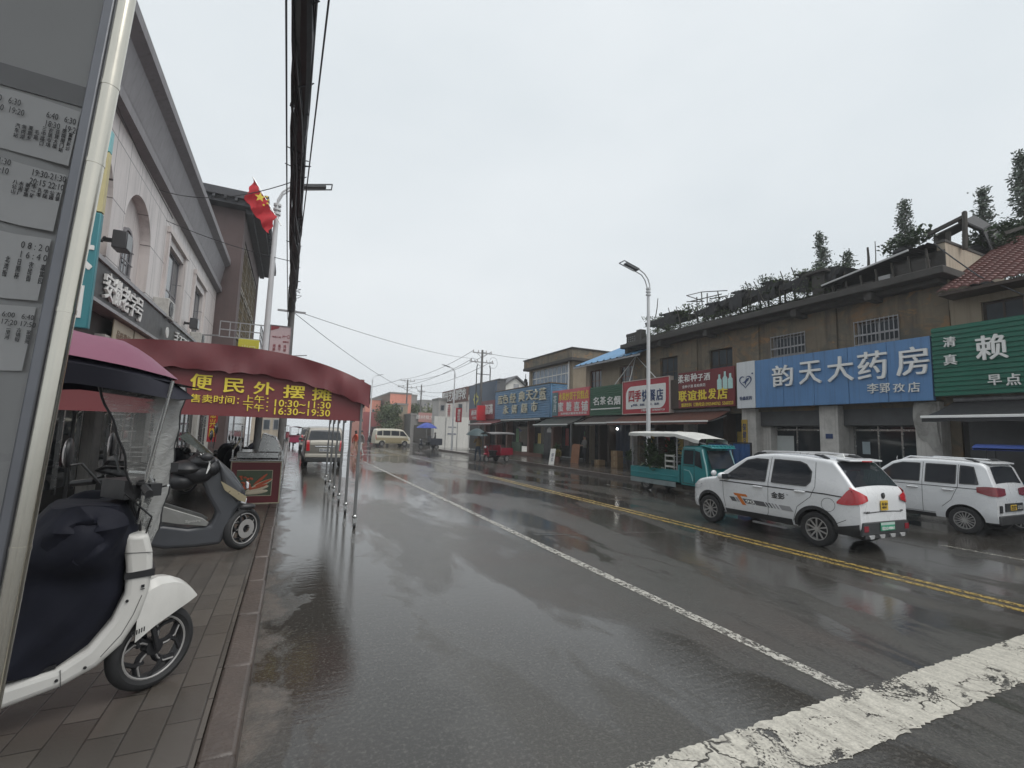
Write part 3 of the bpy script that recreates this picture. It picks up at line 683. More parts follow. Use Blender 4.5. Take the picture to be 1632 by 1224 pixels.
def gate_panel(a, b_, z0, z1):
    a, b_ = V(a), V(b_); g = MB(GB); dd = (b_-a); L = dd.length; n = int(L/.1); u = dd/L; nrm = u.cross(V((0, 0, 1)))
    rows = [[a+u*(L*i/n)+nrm*(.018 if i % 2 else 0)+V((0, 0, z)) for i in range(n+1)] for z in (z0+.05, z1-.05)]
    g.grid(rows, smooth=False); g.mat(BLACK)
    for p, q in (((a, z0), (a, z1)), ((b_, z0), (b_, z1)), ((a, z0+.02), (b_, z0+.02)), ((a, z1-.02), (b_, z1-.02))): g.bar(p[0]+V((0, 0, p[1])), q[0]+V((0, 0, q[1])), .05)
    return g.build('gate_panel', gt, world=True)
g1, g2, g3 = aY(1128, 720, 13.2), aY(1167, 720, 12.9), aY(1197, 720, 12.2)
gate_panel((g1.x, g1.y, 0), (g2.x, g2.y, 0), .12, 1.66); gate_panel((g2.x, g2.y-.02, 0), (g3.x, g3.y, 0), .12, 1.7)
yp = thing('poster_strip', 'yellow vertical poster on the pillar beside the blue gate', 'poster', (16.33, 13.0, 2))
b = MB(pm('ochre_poster', (.42, .28, .05), .6, var=.25, scale=4)).box(16.32, 16.34, 12.98, 13.24, 1.45, 2.6); b.mat(NAVY).text('保\n健\n品', (16.32, 13.11, 2.0), w=.17, h=.9, ext=.004, off=.02, **RGT); b.build('sheet', yp, world=True)

# ---- flat-roofed house with a wide band of windows
Dh = thing('flat_roof_house', 'flat roofed house with a wide band of bluish windows above the blue supermarket sign', 'house', (18, 32, 0))
b = MB(TAN); hD = [(29.0, 35.0, 5.2, 7.05)]
wall_holes(b, 18, .25, 28.5, 35.4, 3, 7.1, hD); b.box(18.25, 27, 28.5, 28.75, 3, 7.1); b.box(18.25, 27, 35.15, 35.4, 3, 7.1); b.build('wall', Dh, world=True)
b = MB(DARKC).box(17.6, 27.3, 28.05, 35.8, 7.1, 7.3); b.mat(STUCCO).box(17.65, 17.85, 28.1, 35.75, 7.3, 7.95).box(17.85, 27.2, 28.1, 28.3, 7.3, 7.95).box(17.85, 27.2, 35.55, 35.75, 7.3, 7.95); b.mat(DARKC).box(17.58, 17.92, 28.0, 35.85, 7.95, 8.02); b.box(17.92, 27.2, 28.0, 28.4, 7.95, 8.02); b.build('parapet', Dh, world=True)
o_ = window_at(Dh, 18, (29.0, 35.0, 5.2, 7.05), WHITEP, BLUEGL, 9, 1, .07)
b = MB(WHITEP); 
for z in (6.3,): b.box(18.1, 18.16, 29, 35, z, z+.07)
b.build('transom', o_, world=True)
MB(WHITEP).cyl((17.9, 28.9, 4.9), (17.9, 28.9, 7.9), .06).build('drain_pipe', Dh, world=True)
b = MB(BLACK); b.box(17.8, 18, 35.6, 35.75, 5.9, 6.2); b.cyl((17.9, 35.85, 5.7), (17.9, 35.85, 6.9), .03); b.ball((17.9, 35.85, 6.3), .16, .16, .2); b.build('wall_lantern', Dh, world=True)
# ------------------------------------------------------------------ left side of the street
def tile_mat(name, c, w, h):
    t = NT(name); co = t.coord(rot=(R(90), 0, R(90)), world=True)
    sx = t.n('SeparateXYZ', {'Vector': t.coord(world=True)}).outputs
    cv = t.n('CombineXYZ', {'X': sx['Y'], 'Y': sx['Z'], 'Z': 0.0}).outputs[0]
    b = t.n('TexBrick', {'Vector': cv, 'Scale': 1.0, 'Mortar Size': .012, 'Mortar Smooth': .1, 'Brick Width': w, 'Row Height': h,
                         'Color1': (*c, 1), 'Color2': tuple(x*.9 for x in c)+(1,), 'Mortar': (.10, .09, .09, 1)}, offset=0.0)
    col = t.mix(t.math('MULTIPLY', t.ramp(t.noise(t.coord(scale=(3, 3, .3), world=True), 1.2, 6, .65), [(.46, 0.0), (.72, .7)]), 1.0), b.outputs['Color'], tuple(x*.5 for x in c))
    t.bsdf(Base_Color=col, Roughness=.42); return t.m
TILE = tile_mat('cream_facade_tile', (.64, .59, .57), .92, 1.35)
CORN = pm('grey_cornice_paint', (.20, .19, .20), .6, var=.2, scale=1.5, streak=.35)
G = thing('tiled_building', 'pale tiled two-storey building with arched niches and heavy grey cornice on the left', 'building', (-4, 18, 0))
b = MB(TILE)
YA0, YA1 = 13.85, 16.15
op = [(11.0, 13.0, 4.6, 6.6), (YA0, YA1, 4.6, 6.45), (17.95, 20.3, 4.9, 7.55), (22.45, 24.6, 4.9, 7.5)]
ym = [9.0, 28.0]
def lwall(b, X, th, y0, y1, z0, z1, holes): wall_holes(b, X, -th, y0, y1, z0, z1, holes)
op2 = [(a_, b_, c_, (7.65 if i < 2 else d_)) for i, (a_, b_, c_, d_) in enumerate(op)]
lwall(b, -4, .5, 9, 28, 4.5, 8.75, op2)
for a_, b_, c_, d_ in op[:2]:                       # spandrels round the two arched niches
    r = (b_-a_)/2; ym_ = (a_+b_)/2; zs = 7.65-r
    for sgn in (-1, 1):
        pts = [(-4, ym_+sgn*r, 7.65)]+[(-4, ym_+sgn*r*cos(t), zs+r*sin(t)) for t in [k*pi/2/10 for k in range(11)]]
        b.prism(pts if sgn > 0 else pts[::-1], (-.5, 0, 0))
b.box(-12, -4.5, 9, 9.3, .15, 8.75).box(-12, -4.5, 27.7, 28, .15, 8.75); b.build('wall', G, world=True)
NICHE = pm('pale_render', (.60, .55, .53), .7, var=.12, scale=2, streak=.3)
b = MB(NICHE)
for a_, b_, c_, d_ in op[:2]: b.box(-4.30, -4.24, a_, b_, 4.5, 7.7)
b.build('niche_back', G, world=True)
for a_, b_, c_, d_ in op[:2]:                       # narrow arched window inside each niche
    f = MB(CORN); ym_ = lerp(a_, b_, .45); w2 = .42; zt = 6.75
    out = [(ym_-w2, 4.9)]+[(ym_-w2*cos(k*pi/10), zt-w2+w2*sin(k*pi/10)) for k in range(11)]+[(ym_+w2, 4.9)]
    inn = [(ym_-w2+.07, 4.9)]+[(ym_-(w2-.07)*cos(k*pi/10), zt-w2+(w2-.07)*sin(k*pi/10)) for k in range(11)]+[(ym_+w2-.07, 4.9)]
    for p, q, r_, s_ in zip(out, out[1:], inn[1:], inn): f.prism([(-4.16, *p), (-4.16, *q), (-4.16, *r_), (-4.16, *s_)], (-.08, 0, 0))
    for z in (5.15, 5.5, 5.85, 6.2): f.bar((-4.14, ym_-w2, z), (-4.14, ym_+w2, z), .025)
    for k in (-.5, 0, .5): f.bar((-4.14, ym_+k*w2, 4.9), (-4.14, ym_+k*w2, 6.5), .02)
    o = f.build('arched_window', G, world=True)
    MB(GLASS2).prism([(-4.20, *p) for p in inn], (-.02, 0, 0)).build('pane', o, world=True)
for h in op[2:]: window_at(G, -4, h, CORN, GLASS2, 3, 2, .07, s=-1)
b = MB(CORN)
prof = [(-4.0, 8.55), (-3.78, 8.62), (-3.78, 8.86), (-3.9, 8.95), (-3.86, 9.1), (-3.72, 9.95), (-3.5, 10.12), (-3.5, 10.38), (-4.6, 10.4), (-4.6, 8.55)]
b.prism([(x, 8.6, z) for x, z in prof], (0, 19.6, 0)); b.build('cornice', G, world=True)
for y in (17.7, 22.2):
    b = MB(NICHE); b.box(-4, -3.93, y, y+.22, 4.8, 7.8).box(-4, -3.93, y+2.62, y+2.84, 4.8, 7.8).box(-4, -3.9, y-.03, y+2.9, 7.8, 7.98).build('window_surround', G, world=True)
b = MB(DARKC).box(-4.1, -3.9, 9, 28, .15, 4.5); b.build('shop_front', G, world=True)
for y in (9.2, 12.6, 16.4, 20.2, 24.4, 27.5): MB(PILL).box(-3.9, -3.72, y, y+.5, .15, 3.6).build('pillar', G, world=True)
for y in (9.8, 13.2, 17.0, 20.8, 25.0):
    MB(GLASS).box(-3.88, -3.86, y, y+2.5, .5, 3.2).build('shop_window', G, world=True); b = MB(STEEL)
    for k in range(4): b.bar((-3.85, y+k*.83, .4), (-3.85, y+k*.83, 3.25), .05)
    b.bar((-3.85, y, 2.5), (-3.85, y+2.5, 2.5), .05); b.build('door_frame', G, world=True)
cs_ = [('old', 11.2), ('b', 18.9), ('c', 23.4)]
ACW = pm('air_conditioner_case', (.50, .49, .46), .5, var=.1, dirt=.4)
for i, (lb, y) in enumerate((('air conditioner below the upstairs window nearest the brown hall', 22.6), ('air conditioner with rusty cage between the arched niche and the first window', 17.0))):
    a = thing('air_conditioner', lb, 'air conditioner', (-3.72, y, 5.15), group=None)
    MB(ACW).box(-.2, .2, -.4, .4, -.28, .28).build('case', a, bev=.02)
    b = MB(BLACK); b.lathe([(.05, 0), (.22, 0), (.22, .02), (.05, .02)], 18, MX.Translation((.2, -.12, 0)) @ MX.Rotation(R(90), 4, 'Y'))
    for k in range(7): b.bar((.215, -.36, -.22+k*.07), (.215, .12, -.22+k*.07), .008)
    b.build('fan_grille', a); b = MB(IRON)
    for yy in (-.3, .3): b.bar((-.28, yy, -.3), (.22, yy, -.3), .03); b.bar((-.28, yy, -.55), (.2, yy, -.3), .025)
    b.build('bracket', a)
for lb, y, z in (('dark box floodlight on a bracket beside the arched niche', 12.75, 5.7), ('grey box floodlight mounted low between the two upstairs windows', 21.4, 5.6)):
    a = thing('floodlight', lb, 'floodlight', (-3.7, y, z))
    MB(pm('dark_grey_metal', (.07, .07, .075), .5, metal=.3)).box(-.1, .16, -.2, .2, -.2, .2).build('housing', a, bev=.02)
    MB(GLASS).box(.16, .165, -.17, .17, -.17, .17).build('lens', a); MB(BLACK).bar((-.3, 0, 0), (-.1, 0, 0), .08).bar((-.3, -.08, -.08), (-.3, .08, .08), .04).build('bracket', a)
S = thing('shop_sign', 'dark signboard with white lettering across the pale tiled building', 'shop sign', (-3.6, 16, 4.9))
DSG = pm('charcoal_sign_panel', (.05, .05, .052), .5, var=.2, scale=2, streak=.2)
b = MB(DSG); b.box(-3.98, -3.6, 10.5, 27.2, 4.1, 4.86); b.mat(IRON).box(-3.98, -3.55, 10.4, 27.3, 4.86, 4.95).box(-3.98, -3.55, 10.4, 27.3, 4.03, 4.1); b.build('board', S, world=True)
b = MB(WHITEP)
for ch, x0, x1, y0, y1 in (('安', 163, 178, 438, 466), ('徽', 179, 191, 448, 476), ('老', 191, 203, 459, 485), ('字', 203.5, 214, 468, 493), ('号', 214.5, 224, 475, 501)):
    p0, p1 = aX(x0, (y0+y1)/2-5, -3.6), aX(x1, (y0+y1)/2+5, -3.6)
    b.text(ch, (-3.6, (p0.y+p1.y)/2, 4.48), w=abs(p1.y-p0.y)*.95, h=.55, ext=.05, off=.012, lift=.01, **LFT)
b.text('手工面点  卤味熟食', (-3.6, 20.5, 4.48), w=5.0, h=.5, ext=.04, off=.01, lift=.01, **LFT); b.build('lettering', S, world=True)
b = MB(pm('oval_plate', (.6, .6, .58), .4)); b.lathe([(0, 0), (.16, 0), (.16, .02), (0, .02)], 18, MX.Translation((-3.5, 16.6, 4.4)) @ MX.Rotation(R(90), 4, 'Y')); b.build('oval_plate', S, world=True)
S = thing('window_posters', 'row of cream posters in the shop windows under the dark signboard', 'poster', (-3.6, 14.4, 3.7))
b = MB(pm('cream_poster', (.42, .37, .27), .5, var=.2, scale=2.5)); b.box(-3.7, -3.68, 12.9, 14.3, 3.15, 4.0).box(-3.7, -3.68, 14.4, 15.6, 3.15, 4.0); b.mat(pm('faded_orange_poster', (.42, .27, .19), .5)).box(-3.7, -3.68, 15.75, 16.9, 3.15, 4.0).mat(PILL).box(-3.7, -3.68, 17.0, 18.2, 3.15, 4.0); b.build('sheet', S, world=True)
b = MB(pm('brown_ink', (.16, .09, .05), .5)); b.text('品味徽州\n传统美食', (-3.68, 13.6, 3.6), w=1.0, h=.4, ext=.004, **LFT); b.text('正宗老味', (-3.68, 15.0, 3.45), w=.8, h=.2, ext=.004, **LFT); b.build('lettering', S, world=True)
TEALS = pm('teal_sign_panel', (.035, .19, .22), .45, var=.12, scale=2)
S = thing('projecting_sign', 'tall teal projecting sign with white characters behind the bus stop post', 'sign', (-3.6, 10, 4.9))
MB(TEALS).box(-4.0, -3.2, 10, 10.12, 3.28, 5.3).build('board', S, world=True, bev=.02)
b = MB(pm('pale_yellow_panel', (.52, .46, .24), .5, var=.15)).box(-4.0, -3.2, 10.0, 10.12, 5.32, 6.4); b.mat(pm('cyan_panel', (.2, .48, .5), .5)).box(-4.0, -3.2, 10.0, 10.12, 6.42, 6.8); b.build('upper_board', S, world=True)
b = MB(WHITEP).text('快', (-3.56, 10, 4.7), w=.66, h=.85, ext=.01, off=.015, **FRT); b.box(-3.86, -3.3, 9.985, 9.998, 3.45, 4.0); b.build('white_lettering', S, world=True)
b = MB(pm('sky_ink', (.05, .25, .45), .5)).text('件', (-3.56, 9.985, 3.72), w=.42, h=.42, ext=.005, off=.015, **FRT); b.build('blue_lettering', S, world=True)
MB(IRON).bar((-4, 10.06, 5.6), (-4.4, 10.06, 5.6), .05).bar((-4, 10.06, 3.8), (-4.4, 10.06, 3.8), .05).build('bracket', S, world=True)

# ---- brown hall with deep dark eaves
BRH = pm('brown_render', (.095, .066, .064), .8, var=.15, scale=1.5, streak=.25)
EAV = pm('dark_eave_board', (.055, .055, .062), .7, var=.25, scale=3)
H = thing('brown_hall', 'tall dark brown hall with deep overhanging eaves and gold lattice windows', 'building', (-3.1, 34, 0))
b = MB(BRH); b.box(-11, -3.4, 28.05, 40, .15, 13.2); b.box(-3.4, -3.05, 28.05, 29.2, .15, 13.2).box(-3.4, -3.05, 39.2, 40, .15, 13.2).box(-3.4, -3.05, 29.2, 39.2, 3.0, 4.2).box(-3.4, -3.05, 29.2, 39.2, 12.0, 13.2); b.build('wall', H, world=True)
b = MB(EAV); b.box(-12, -1.95, 27.3, 40.6, 13.55, 13.95); b.box(-12, -2.2, 27.5, 40.4, 13.25, 13.55)
for i in range(28): b.box(-2.9, -2.0, 27.5+i*.46, 27.62+i*.46, 13.38, 13.55)
for i in range(18): b.box(-11+i*.5, -10.88+i*.5, 27.32, 28.05, 13.38, 13.55)
b.box(-3.0, -2.7, 27.9, 40, 13.0, 13.25); b.build('eave', H, world=True)
b = MB(EAV).box(-12, -2.3, 27.8, 40.2, 13.95, 14.1); b.build('roof', H, world=True)
GOLD = pm('gold_lattice', (.13, .095, .045), .45, metal=.3, var=.4, scale=6)
for k in range(4):
    y0 = 29.3+k*2.5; f = MB(GOLD)
    for z in (4.3, 6.6, 6.8, 9.2, 9.4, 11.8): f.box(-3.2, -3.1, y0, y0+2.2, z, z+.1)
    for yy in (y0, y0+2.1): f.box(-3.2, -3.1, yy, yy+.1, 4.4, 11.8)
    for i in range(1, 6): f.bar((-3.15, y0+i*.36, 4.4), (-3.15, y0+i*.36, 11.8), .035)
    for i in range(14): f.bar((-3.14, y0+.1, 4.5+i*.55), (-3.14, y0+2.1, 4.5+i*.55), .035)
    o = f.build('lattice_window', H, world=True); MB(GLASS).box(-3.3, -3.28, y0, y0+2.2, 4.3, 11.9).build('pane', o, world=True)
b = MB(GLASS2).box(-3.06, -3.04, 29.4, 39, .4, 2.9); b.build('shop_window', H, world=True)
S = thing('balcony_rail', 'metal balcony frame sticking out above the yellow sign', 'railing', (-2.2, 22, 5.3)); b = MB(IRON)
for z in (5.32, 5.62, 5.95): b.bar((-2.9, 22, z), (-.5, 22.0, z) if z > 5.9 else (-1.45, 22, z), .04); b.bar((-1.45, 22, z), (-1.45, 24, z), .035)
for x in (-2.9, -2.55, -2.2, -1.83, -1.45): b.bar((x, 22, 5.3), (x, 22, 5.95), .035)
for y in (22.7, 23.4, 24): b.bar((-1.45, y, 4.3), (-1.45, y, 5.95), .03)
b.bar((-3.6, 22.3, 5.35), (-2.9, 22.0, 5.35), .05); b.build('frame', S, world=True)
S = thing('box_sign', 'small yellow box sign standing above the red stall canopy', 'sign', (-1.8, 22, 4.9))
MB(pm('yellow_sign_panel', (.52, .47, .04), .5, var=.12)).box(-2.2, -1.45, 21.85, 22.0, 4.45, 5.28).build('board', S, world=True, bev=.015)
b = MB(pm('pale_lettering', (.66, .64, .38), .5)).text('出口', (-1.82, 21.85, 4.92), w=.48, h=.24, ext=.006, **FRT); b.build('lettering', S, world=True)
MB(IRON).cyl((-2.1, 21.93, .15), (-2.1, 21.93, 4.45), .03).cyl((-1.55, 21.93, .15), (-1.55, 21.93, 4.45), .03).build('post', S, world=True)

# ---- utility pole with price board, cable bundle, drop wires
CONC = pm('concrete_pole', (.13, .125, .12), .8, var=.25, scale=3, dirt=.4)
UP = thing('utility_pole', 'dark utility pole behind the pink price board, carrying the cable bundle', 'utility pole', (-.3, 20, .15))
MB(CONC).cyl((0, 0, 0), (0, 0, 6.6), .15, .11, 14).build('pole', UP)
b = MB(IRON); b.bar((-.5, 0, 6.1), (.5, 0, 6.1), .07); b.bar((0, -.3, 4.3), (.65, -.3, 4.38), .035); b.build('crossarm', UP)
S = thing('price_board', 'pink and white price board hung on the utility pole above the canopy', 'sign', (-.6, 19.7, 4.6))
MB(pm('pale_pink_panel', (.55, .42, .43), .5, var=.1)).box(-.96, -.27, 19.68, 19.74, 3.5, 5.55).build('board', S, world=True)
b = MB(CORN)
for x in (-.99, -.27): b.box(x, x+.03, 19.66, 19.76, 3.48, 5.58)
for z in (3.47, 5.55): b.box(-.96, -.27, 19.66, 19.76, z, z+.03)
b.build('frame', S, world=True)
b = MB(pm('dark_red_ink', (.28, .05, .06), .5)); b.text('特色小吃', (-.74, 19.68, 5.13), w=.3, h=.07, ext=.004, off=.02, **FRT); b.text('H一口', (-.42, 19.68, 5.17), w=.24, h=.14, ext=.004, off=.02, **FRT); b.text('香酥馆', (-.42, 19.68, 4.97), w=.2, h=.07, ext=.004, off=.02, **FRT)
b.prism([(-.95, 19.675, 5.54), (-.95, 19.675, 5.36), (-.7, 19.675, 5.46), (-.66, 19.675, 5.54)], (0, -.003, 0))
for i, (x, s1, s2) in enumerate(((-.8, '烤肠', '面筋'), (-.62, '臭干', '里脊'), (-.44, '鸡排', '凉皮'))):
    for j, s_ in enumerate((s1, s2, s1[::-1])): b.text('\n'.join(s_), (x, 19.68, 4.72-j*.42), w=.1, h=.27, ext=.004, off=.02, **FRT)
b.build('lettering', S, world=True)
CAB = pm('black_cable', (.022, .023, .028), .5, var=.3)
cb = thing('cable_bundle', 'thick bundle of black overhead cables running along the kerb', 'cable', (-.2, 8, 6.3))
b = MB(CAB)
b.tube([p+V((.02*sin(i*1.1), 0, .02*cos(i*1.7))) for i, p in enumerate(sag((-.11, -5, 6.55), (-.3, 20, 6.3), .12, 40))], [.10+.012*sin(i*2.3) for i in range(41)], 10)
rnd = random.Random(3)
for k in range(16):
    a_ = rnd.uniform(0, 2*pi); rr = rnd.uniform(.07, .13); ph = rnd.uniform(0, 6); pts = []
    for i, p in enumerate(sag((-.11, -5, 6.55), (-.3, 20, 6.3), .12+rnd.uniform(-.05, .06), 44)):
        t = a_+.25*i+sin(i*.7+ph)*.4; pts.append(p+V((cos(t)*rr, 0, sin(t)*rr)))
    b.tube(pts, .017, 5)
for k in range(24):
    y = rnd.uniform(2, 19); p = V((-.2, y, 6.25)); d = rnd.uniform(.1, .24)
    b.tube([p+V((rnd.uniform(-.13, .13), 0, -.1)), p+V((rnd.choice((-1, 1))*d, .1, rnd.uniform(-.1, .1))), p+V((rnd.uniform(-.1, .1), .3, .05))], .008, 4)
b.build('strands', cb, world=True)
def wire(label, pts, r=.012, group=None):
    o = MB(CAB).tube(pts, r, 5).build('overhead_wire'); return tag(o, label, 'wire', group)
wire('single black wire running just right of the thick cable bundle', sag((.02, -5, 6.7), (-.24, 20, 6.4), .25, 30), .014)
wire('outermost loose black wire right of the cable bundle, curving in the most', sag((.22, -4, 6.5), (-.22, 16, 6.2), .5, 30), .011)
wire('thin black wire hanging just left of the thick cable bundle', sag((-.32, -5, 6.5), (-.42, 20, 5.9), .2, 30), .012)
wire('thin wire sagging from the pale tiled building to the bundle above the flag', sag((-3.8, 15.5, 8.2), (-.3, 10.5, 6.9), .3), .01)
wire('thin wire crossing behind the flag towards the cable bundle', sag((-3.9, 17, 7.9), (-.35, 14, 6.3), .1), .01)
wire('two-strand drop wire along the wall under the cornice', [(-3.75, 9.5, 8.5), (-3.75, 13.5, 8.1), (-3.74, 17, 8.0)], .012)
wire('upper wire crossing the road from the left pole to the far right pole', sag((-.2, 20, 6.3), aX(760, 572, 15.5), .35, 24), .012)
wire('lower wire crossing the road from the left pole towards the far lamp', sag((-.2, 20, 6.2), (17.2, 60, 6.4), 1.0, 24), .012)

# ---- street lamps
LAMPW = pm('white_lamp_paint', (.58, .59, .60), .4, var=.08, scale=3, dirt=.12)
LED = pm('lamp_module', (.09, .095, .10), .45, metal=.4)
def street_lamp(label, loc, rz, zt=7.65):
    L = thing('street_lamp', label, 'street lamp', loc, rz)
    z = zt; b = MB(LAMPW); b.cyl((0, 0, 0), (0, 0, z), .095, .06, 16); b.box(-.16, .16, -.16, .16, 0, .03); b.cyl((0, 0, .03), (0, 0, .9), .105, .1, 16); b.build('pole', L)
    b = MB(LAMPW)
    for k in range(3): b.lathe([(.06, 0), (.1, .01), (.1, .07), (.06, .08)], 16, MX.Translation((0, 0, z-.12+k*.13)))
    b.build('collar', L); b = MB(LAMPW)
    for y in (-.09, .09): b.tube([(0, y*.6, z), (.0, y, z+.3), (.1, y, z+.56), (.28, y, z+.75), (.55, y*1.3, z+.86), (.7, y*1.7, z+.9)], .026, 8)
    b.build('arm', L); b = MB(LED)
    x0, x1, h0, h1 = .62, 1.38, z+.88, z+1.08
    for y in (-.17, .17): b.bar((x0, y, h0), (x1, y, h1), .03)
    for x, h in ((x0, h0), (x1, h1)): b.bar((x, -.17, h), (x, .17, h), .03)
    b.build('lamp_frame', L); b = MB(LED); b.bar((x0-.05, 0, h0), (x1-.16, 0, h1-.04), .17, .06); b.build('lamp_head', L); return L
street_lamp('street lamp on the left pavement carrying a red flag', (-.80, 14.4, .15), 0)
street_lamp('tall white street lamp in front of the red restaurant sign', (13.1, 15.0, .13), pi)
street_lamp('white street lamp far down the road with a red hanging sign', (15.1, 46.8, .0), pi, 7.6)
street_lamp('farthest white street lamp post, above the beige minivan', (9.6, 66, .0), 0, 8.3)
FL = thing('flag', 'red flag with yellow stars hanging from the left street lamp', 'flag', (-.72, 14.2, 7.6))
MB(STEEL).cyl((-.66, 14.25, 7.35), (-1.45, 14.2, 8.55), .012, n=6).build('staff', FL, world=True)
b = MB(pm('red_flag_cloth', (.48, .02, .03), .7, var=.2)); rows = []
P1, P2 = V((-1.43, 14.2, 8.5)), V((-.8, 14.2, 7.55))
for i in range(15):
    t = i/14; top = P1.lerp(P2, t); rows.append([top+V((-.02*k+.03*sin(k*1.5+i), .05*sin(i*1.2+k*.8), -(.62-.1*t)*k/8-.015*sin(i*2))) for k in range(9)])
b.grid(rows); b.build('cloth', FL, world=True)
b = MB(YELP); c = V((-1.22, 14.10, 7.98))
def star(b, c, r):
    b.prism([c+V((sin(pi*k/5)*(r if k % 2 == 0 else r*.42), 0, cos(pi*k/5)*(r if k % 2 == 0 else r*.42))) for k in range(10)], (0, .01, 0))
star(b, c, .14)
for dx, dz in ((.16, .06), (.2, -.03), (.19, -.13), (.1, -.2)): star(b, c+V((dx, 0, dz)), .04)
b.build('stars', FL, world=True)

# ---- bus stop board close to the camera
TILT = .045
BS = thing('bus_stop_board', 'steel framed bus timetable board on a shiny post at the left edge', 'bus stop', (-.60, 1.72, .15))
def bp(px, py, y=1.72):                            # the post leans a little: points in the frame of the upright board
    p = aY(px, py, y); p.x -= TILT*(p.z-.15); return p
POLI = pm('polished_steel_post', (.58, .55, .48), .2, metal=1.0, var=.12, scale=3)
b = MB(POLI); pc = bp(105, 500).x; b.cyl((pc, 1.72, .15), (pc, 1.72, 3.6), .022, n=28); b.cyl((pc, 1.72, .15), (pc, 1.72, .18), .1, n=20)
for z in (1.4, 2.05, 2.5, 2.75): b.cyl((pc, 1.72, z), (pc, 1.72, z+.012), .0232, n=28)
b.build('post', BS, world=True)
xe = bp(100, 330, 1.74).x
b = MB(pm('board_frame_metal', (.14, .145, .16), .35, metal=.5, var=.2)); b.box(xe+.004, pc-.026, 1.72, 1.78, .95, 3.5); b.box(-2.4, xe+.004, 1.73, 1.78, .95, 1.0).box(-2.4, xe+.004, 1.73, 1.78, 3.4, 3.5)
b.build('frame', BS, world=True, bev=.006)
MB(pm('board_back', (.40, .40, .40), .3, var=.1, scale=2)).box(-2.4, xe+.003, 1.75, 1.77, 1.0, 3.4).build('panel', BS, world=True)
b = MB(pm('grey_header_strip', (.20, .20, .205), .4)); b.box(-2.4, xe, 1.744, 1.7495, bp(100, 165, 1.745).z, bp(100, 132, 1.745).z); b.build('header_strip', BS, world=True)
PAP = pm('timetable_paper', (.60, .60, .60), .5, var=.07, scale=3); INK = pm('print_ink', (.035, .035, .04), .6)
sheets = [(176, 268, '6:40   6:30\n18:30  19:20', ['富贵新城', '医院南门站', '百货大楼', '农贸市场', '三中路口', '毛集', '夏集乡', '焦岗湖', '汽车站'], 100, 199, 24, 110, 229, 10.5, 38),
          (277, 372, '19:30-21:30\n20:15 22:10', ['古镇', '公园', '学院', '孔李', '李一矿', '谢家集', '水泥厂', '八公山'], 76, 290, 24, 92, 316, 10, 22),
          (382, 484, '0 8 : 2 0\n1 6 : 4 0', ['嘉富园', '农民街', '日照杯', '北湾街'], 54, 404, 26, 66, 440, 19, 32),
          (494, 598, '6:00   6:40\n17:20 17:50', ['家富苑', '古镇街', '二里河'], 30, 513, 20, 44, 540, 16, 22)]
for i, (ya, yb, tm, stops, tx, ty, th, sx_, sy_, dx_, sh) in enumerate(sheets):
    xm = lerp(118, 52, i/3); xr = xe-.002-.004*i; za, zb = bp(xm, ya, 1.74).z, bp(xm, yb, 1.74).z
    s_ = MB(PAP); s_.grid([[(lerp(-1.35, xr, k/8), 1.7435-.003*(1+sin(k*.9+i))+(-.008 if k > 7 and j == 0 else 0), lerp(zb, za, j)+.006*sin(k*1.3+i)) for k in range(9)] for j in (0, 1)]); o = s_.build('timetable_sheet', BS, world=True)
    q = MB(INK); yt = 1.735
    u = lambda px, py: bp(px, py, yt)
    c0 = u(tx, ty); wd = (u(tx+25, ty).x-u(tx-25, ty).x)*1.15; hg = u(tx, ty-th/2).z-u(tx, ty+th/2).z
    q.text(tm, c0, w=wd*(.8 if i == 2 else 1), h=hg, ext=.0006, lift=.0, **FRT)
    q.text(tm, c0-V((wd*1.6, 0, -.012)), w=wd, h=hg, ext=.0006, lift=.0, **FRT)
    for k, st in enumerate(stops):
        cq = u(sx_-k*dx_, sy_-k*dx_*.19); hh_ = u(sx_, sy_-sh/2).z-u(sx_, sy_+sh/2).z
        hh_ *= len(st)/max(len(x) for x in stops); q.text('\n'.join(st), cq, w=u(sx_+3.6, sy_).x-u(sx_-3.6, sy_).x, h=hh_, ext=.0006, lift=.0, off=.006, **FRT)
    q.build('printed_times', o, world=True)
PG_ = NT('board_glass'); _tr = PG_.n('BsdfTransparent', {'Color': (1, 1, 1, 1)}); _gl = PG_.n('BsdfPrincipled', {'Base Color': (.22, .22, .22, 1), 'Roughness': .06, 'Specular IOR Level': .8})
_fr = PG_.n('Fresnel', {'IOR': 1.5}); PG_.link(PG_.n('MixShader', {0: PG_.math('ADD', PG_.math('MULTIPLY', _fr.outputs[0], .9), PG_.math('MULTIPLY', PG_.noise(PG_.coord(), 2.0, 5), .10), True), 1: _tr.outputs[0], 2: _gl.outputs[0]}).outputs[0], PG_.out.inputs[0])
MB(PG_.m).poly([(-2.4, 1.727, 1.0), (xe+.003, 1.727, 1.0), (xe+.003, 1.727, 3.4), (-2.4, 1.727, 3.4)]).build('glass_pane', BS, world=True)
BS.rotation_euler.y = TILT

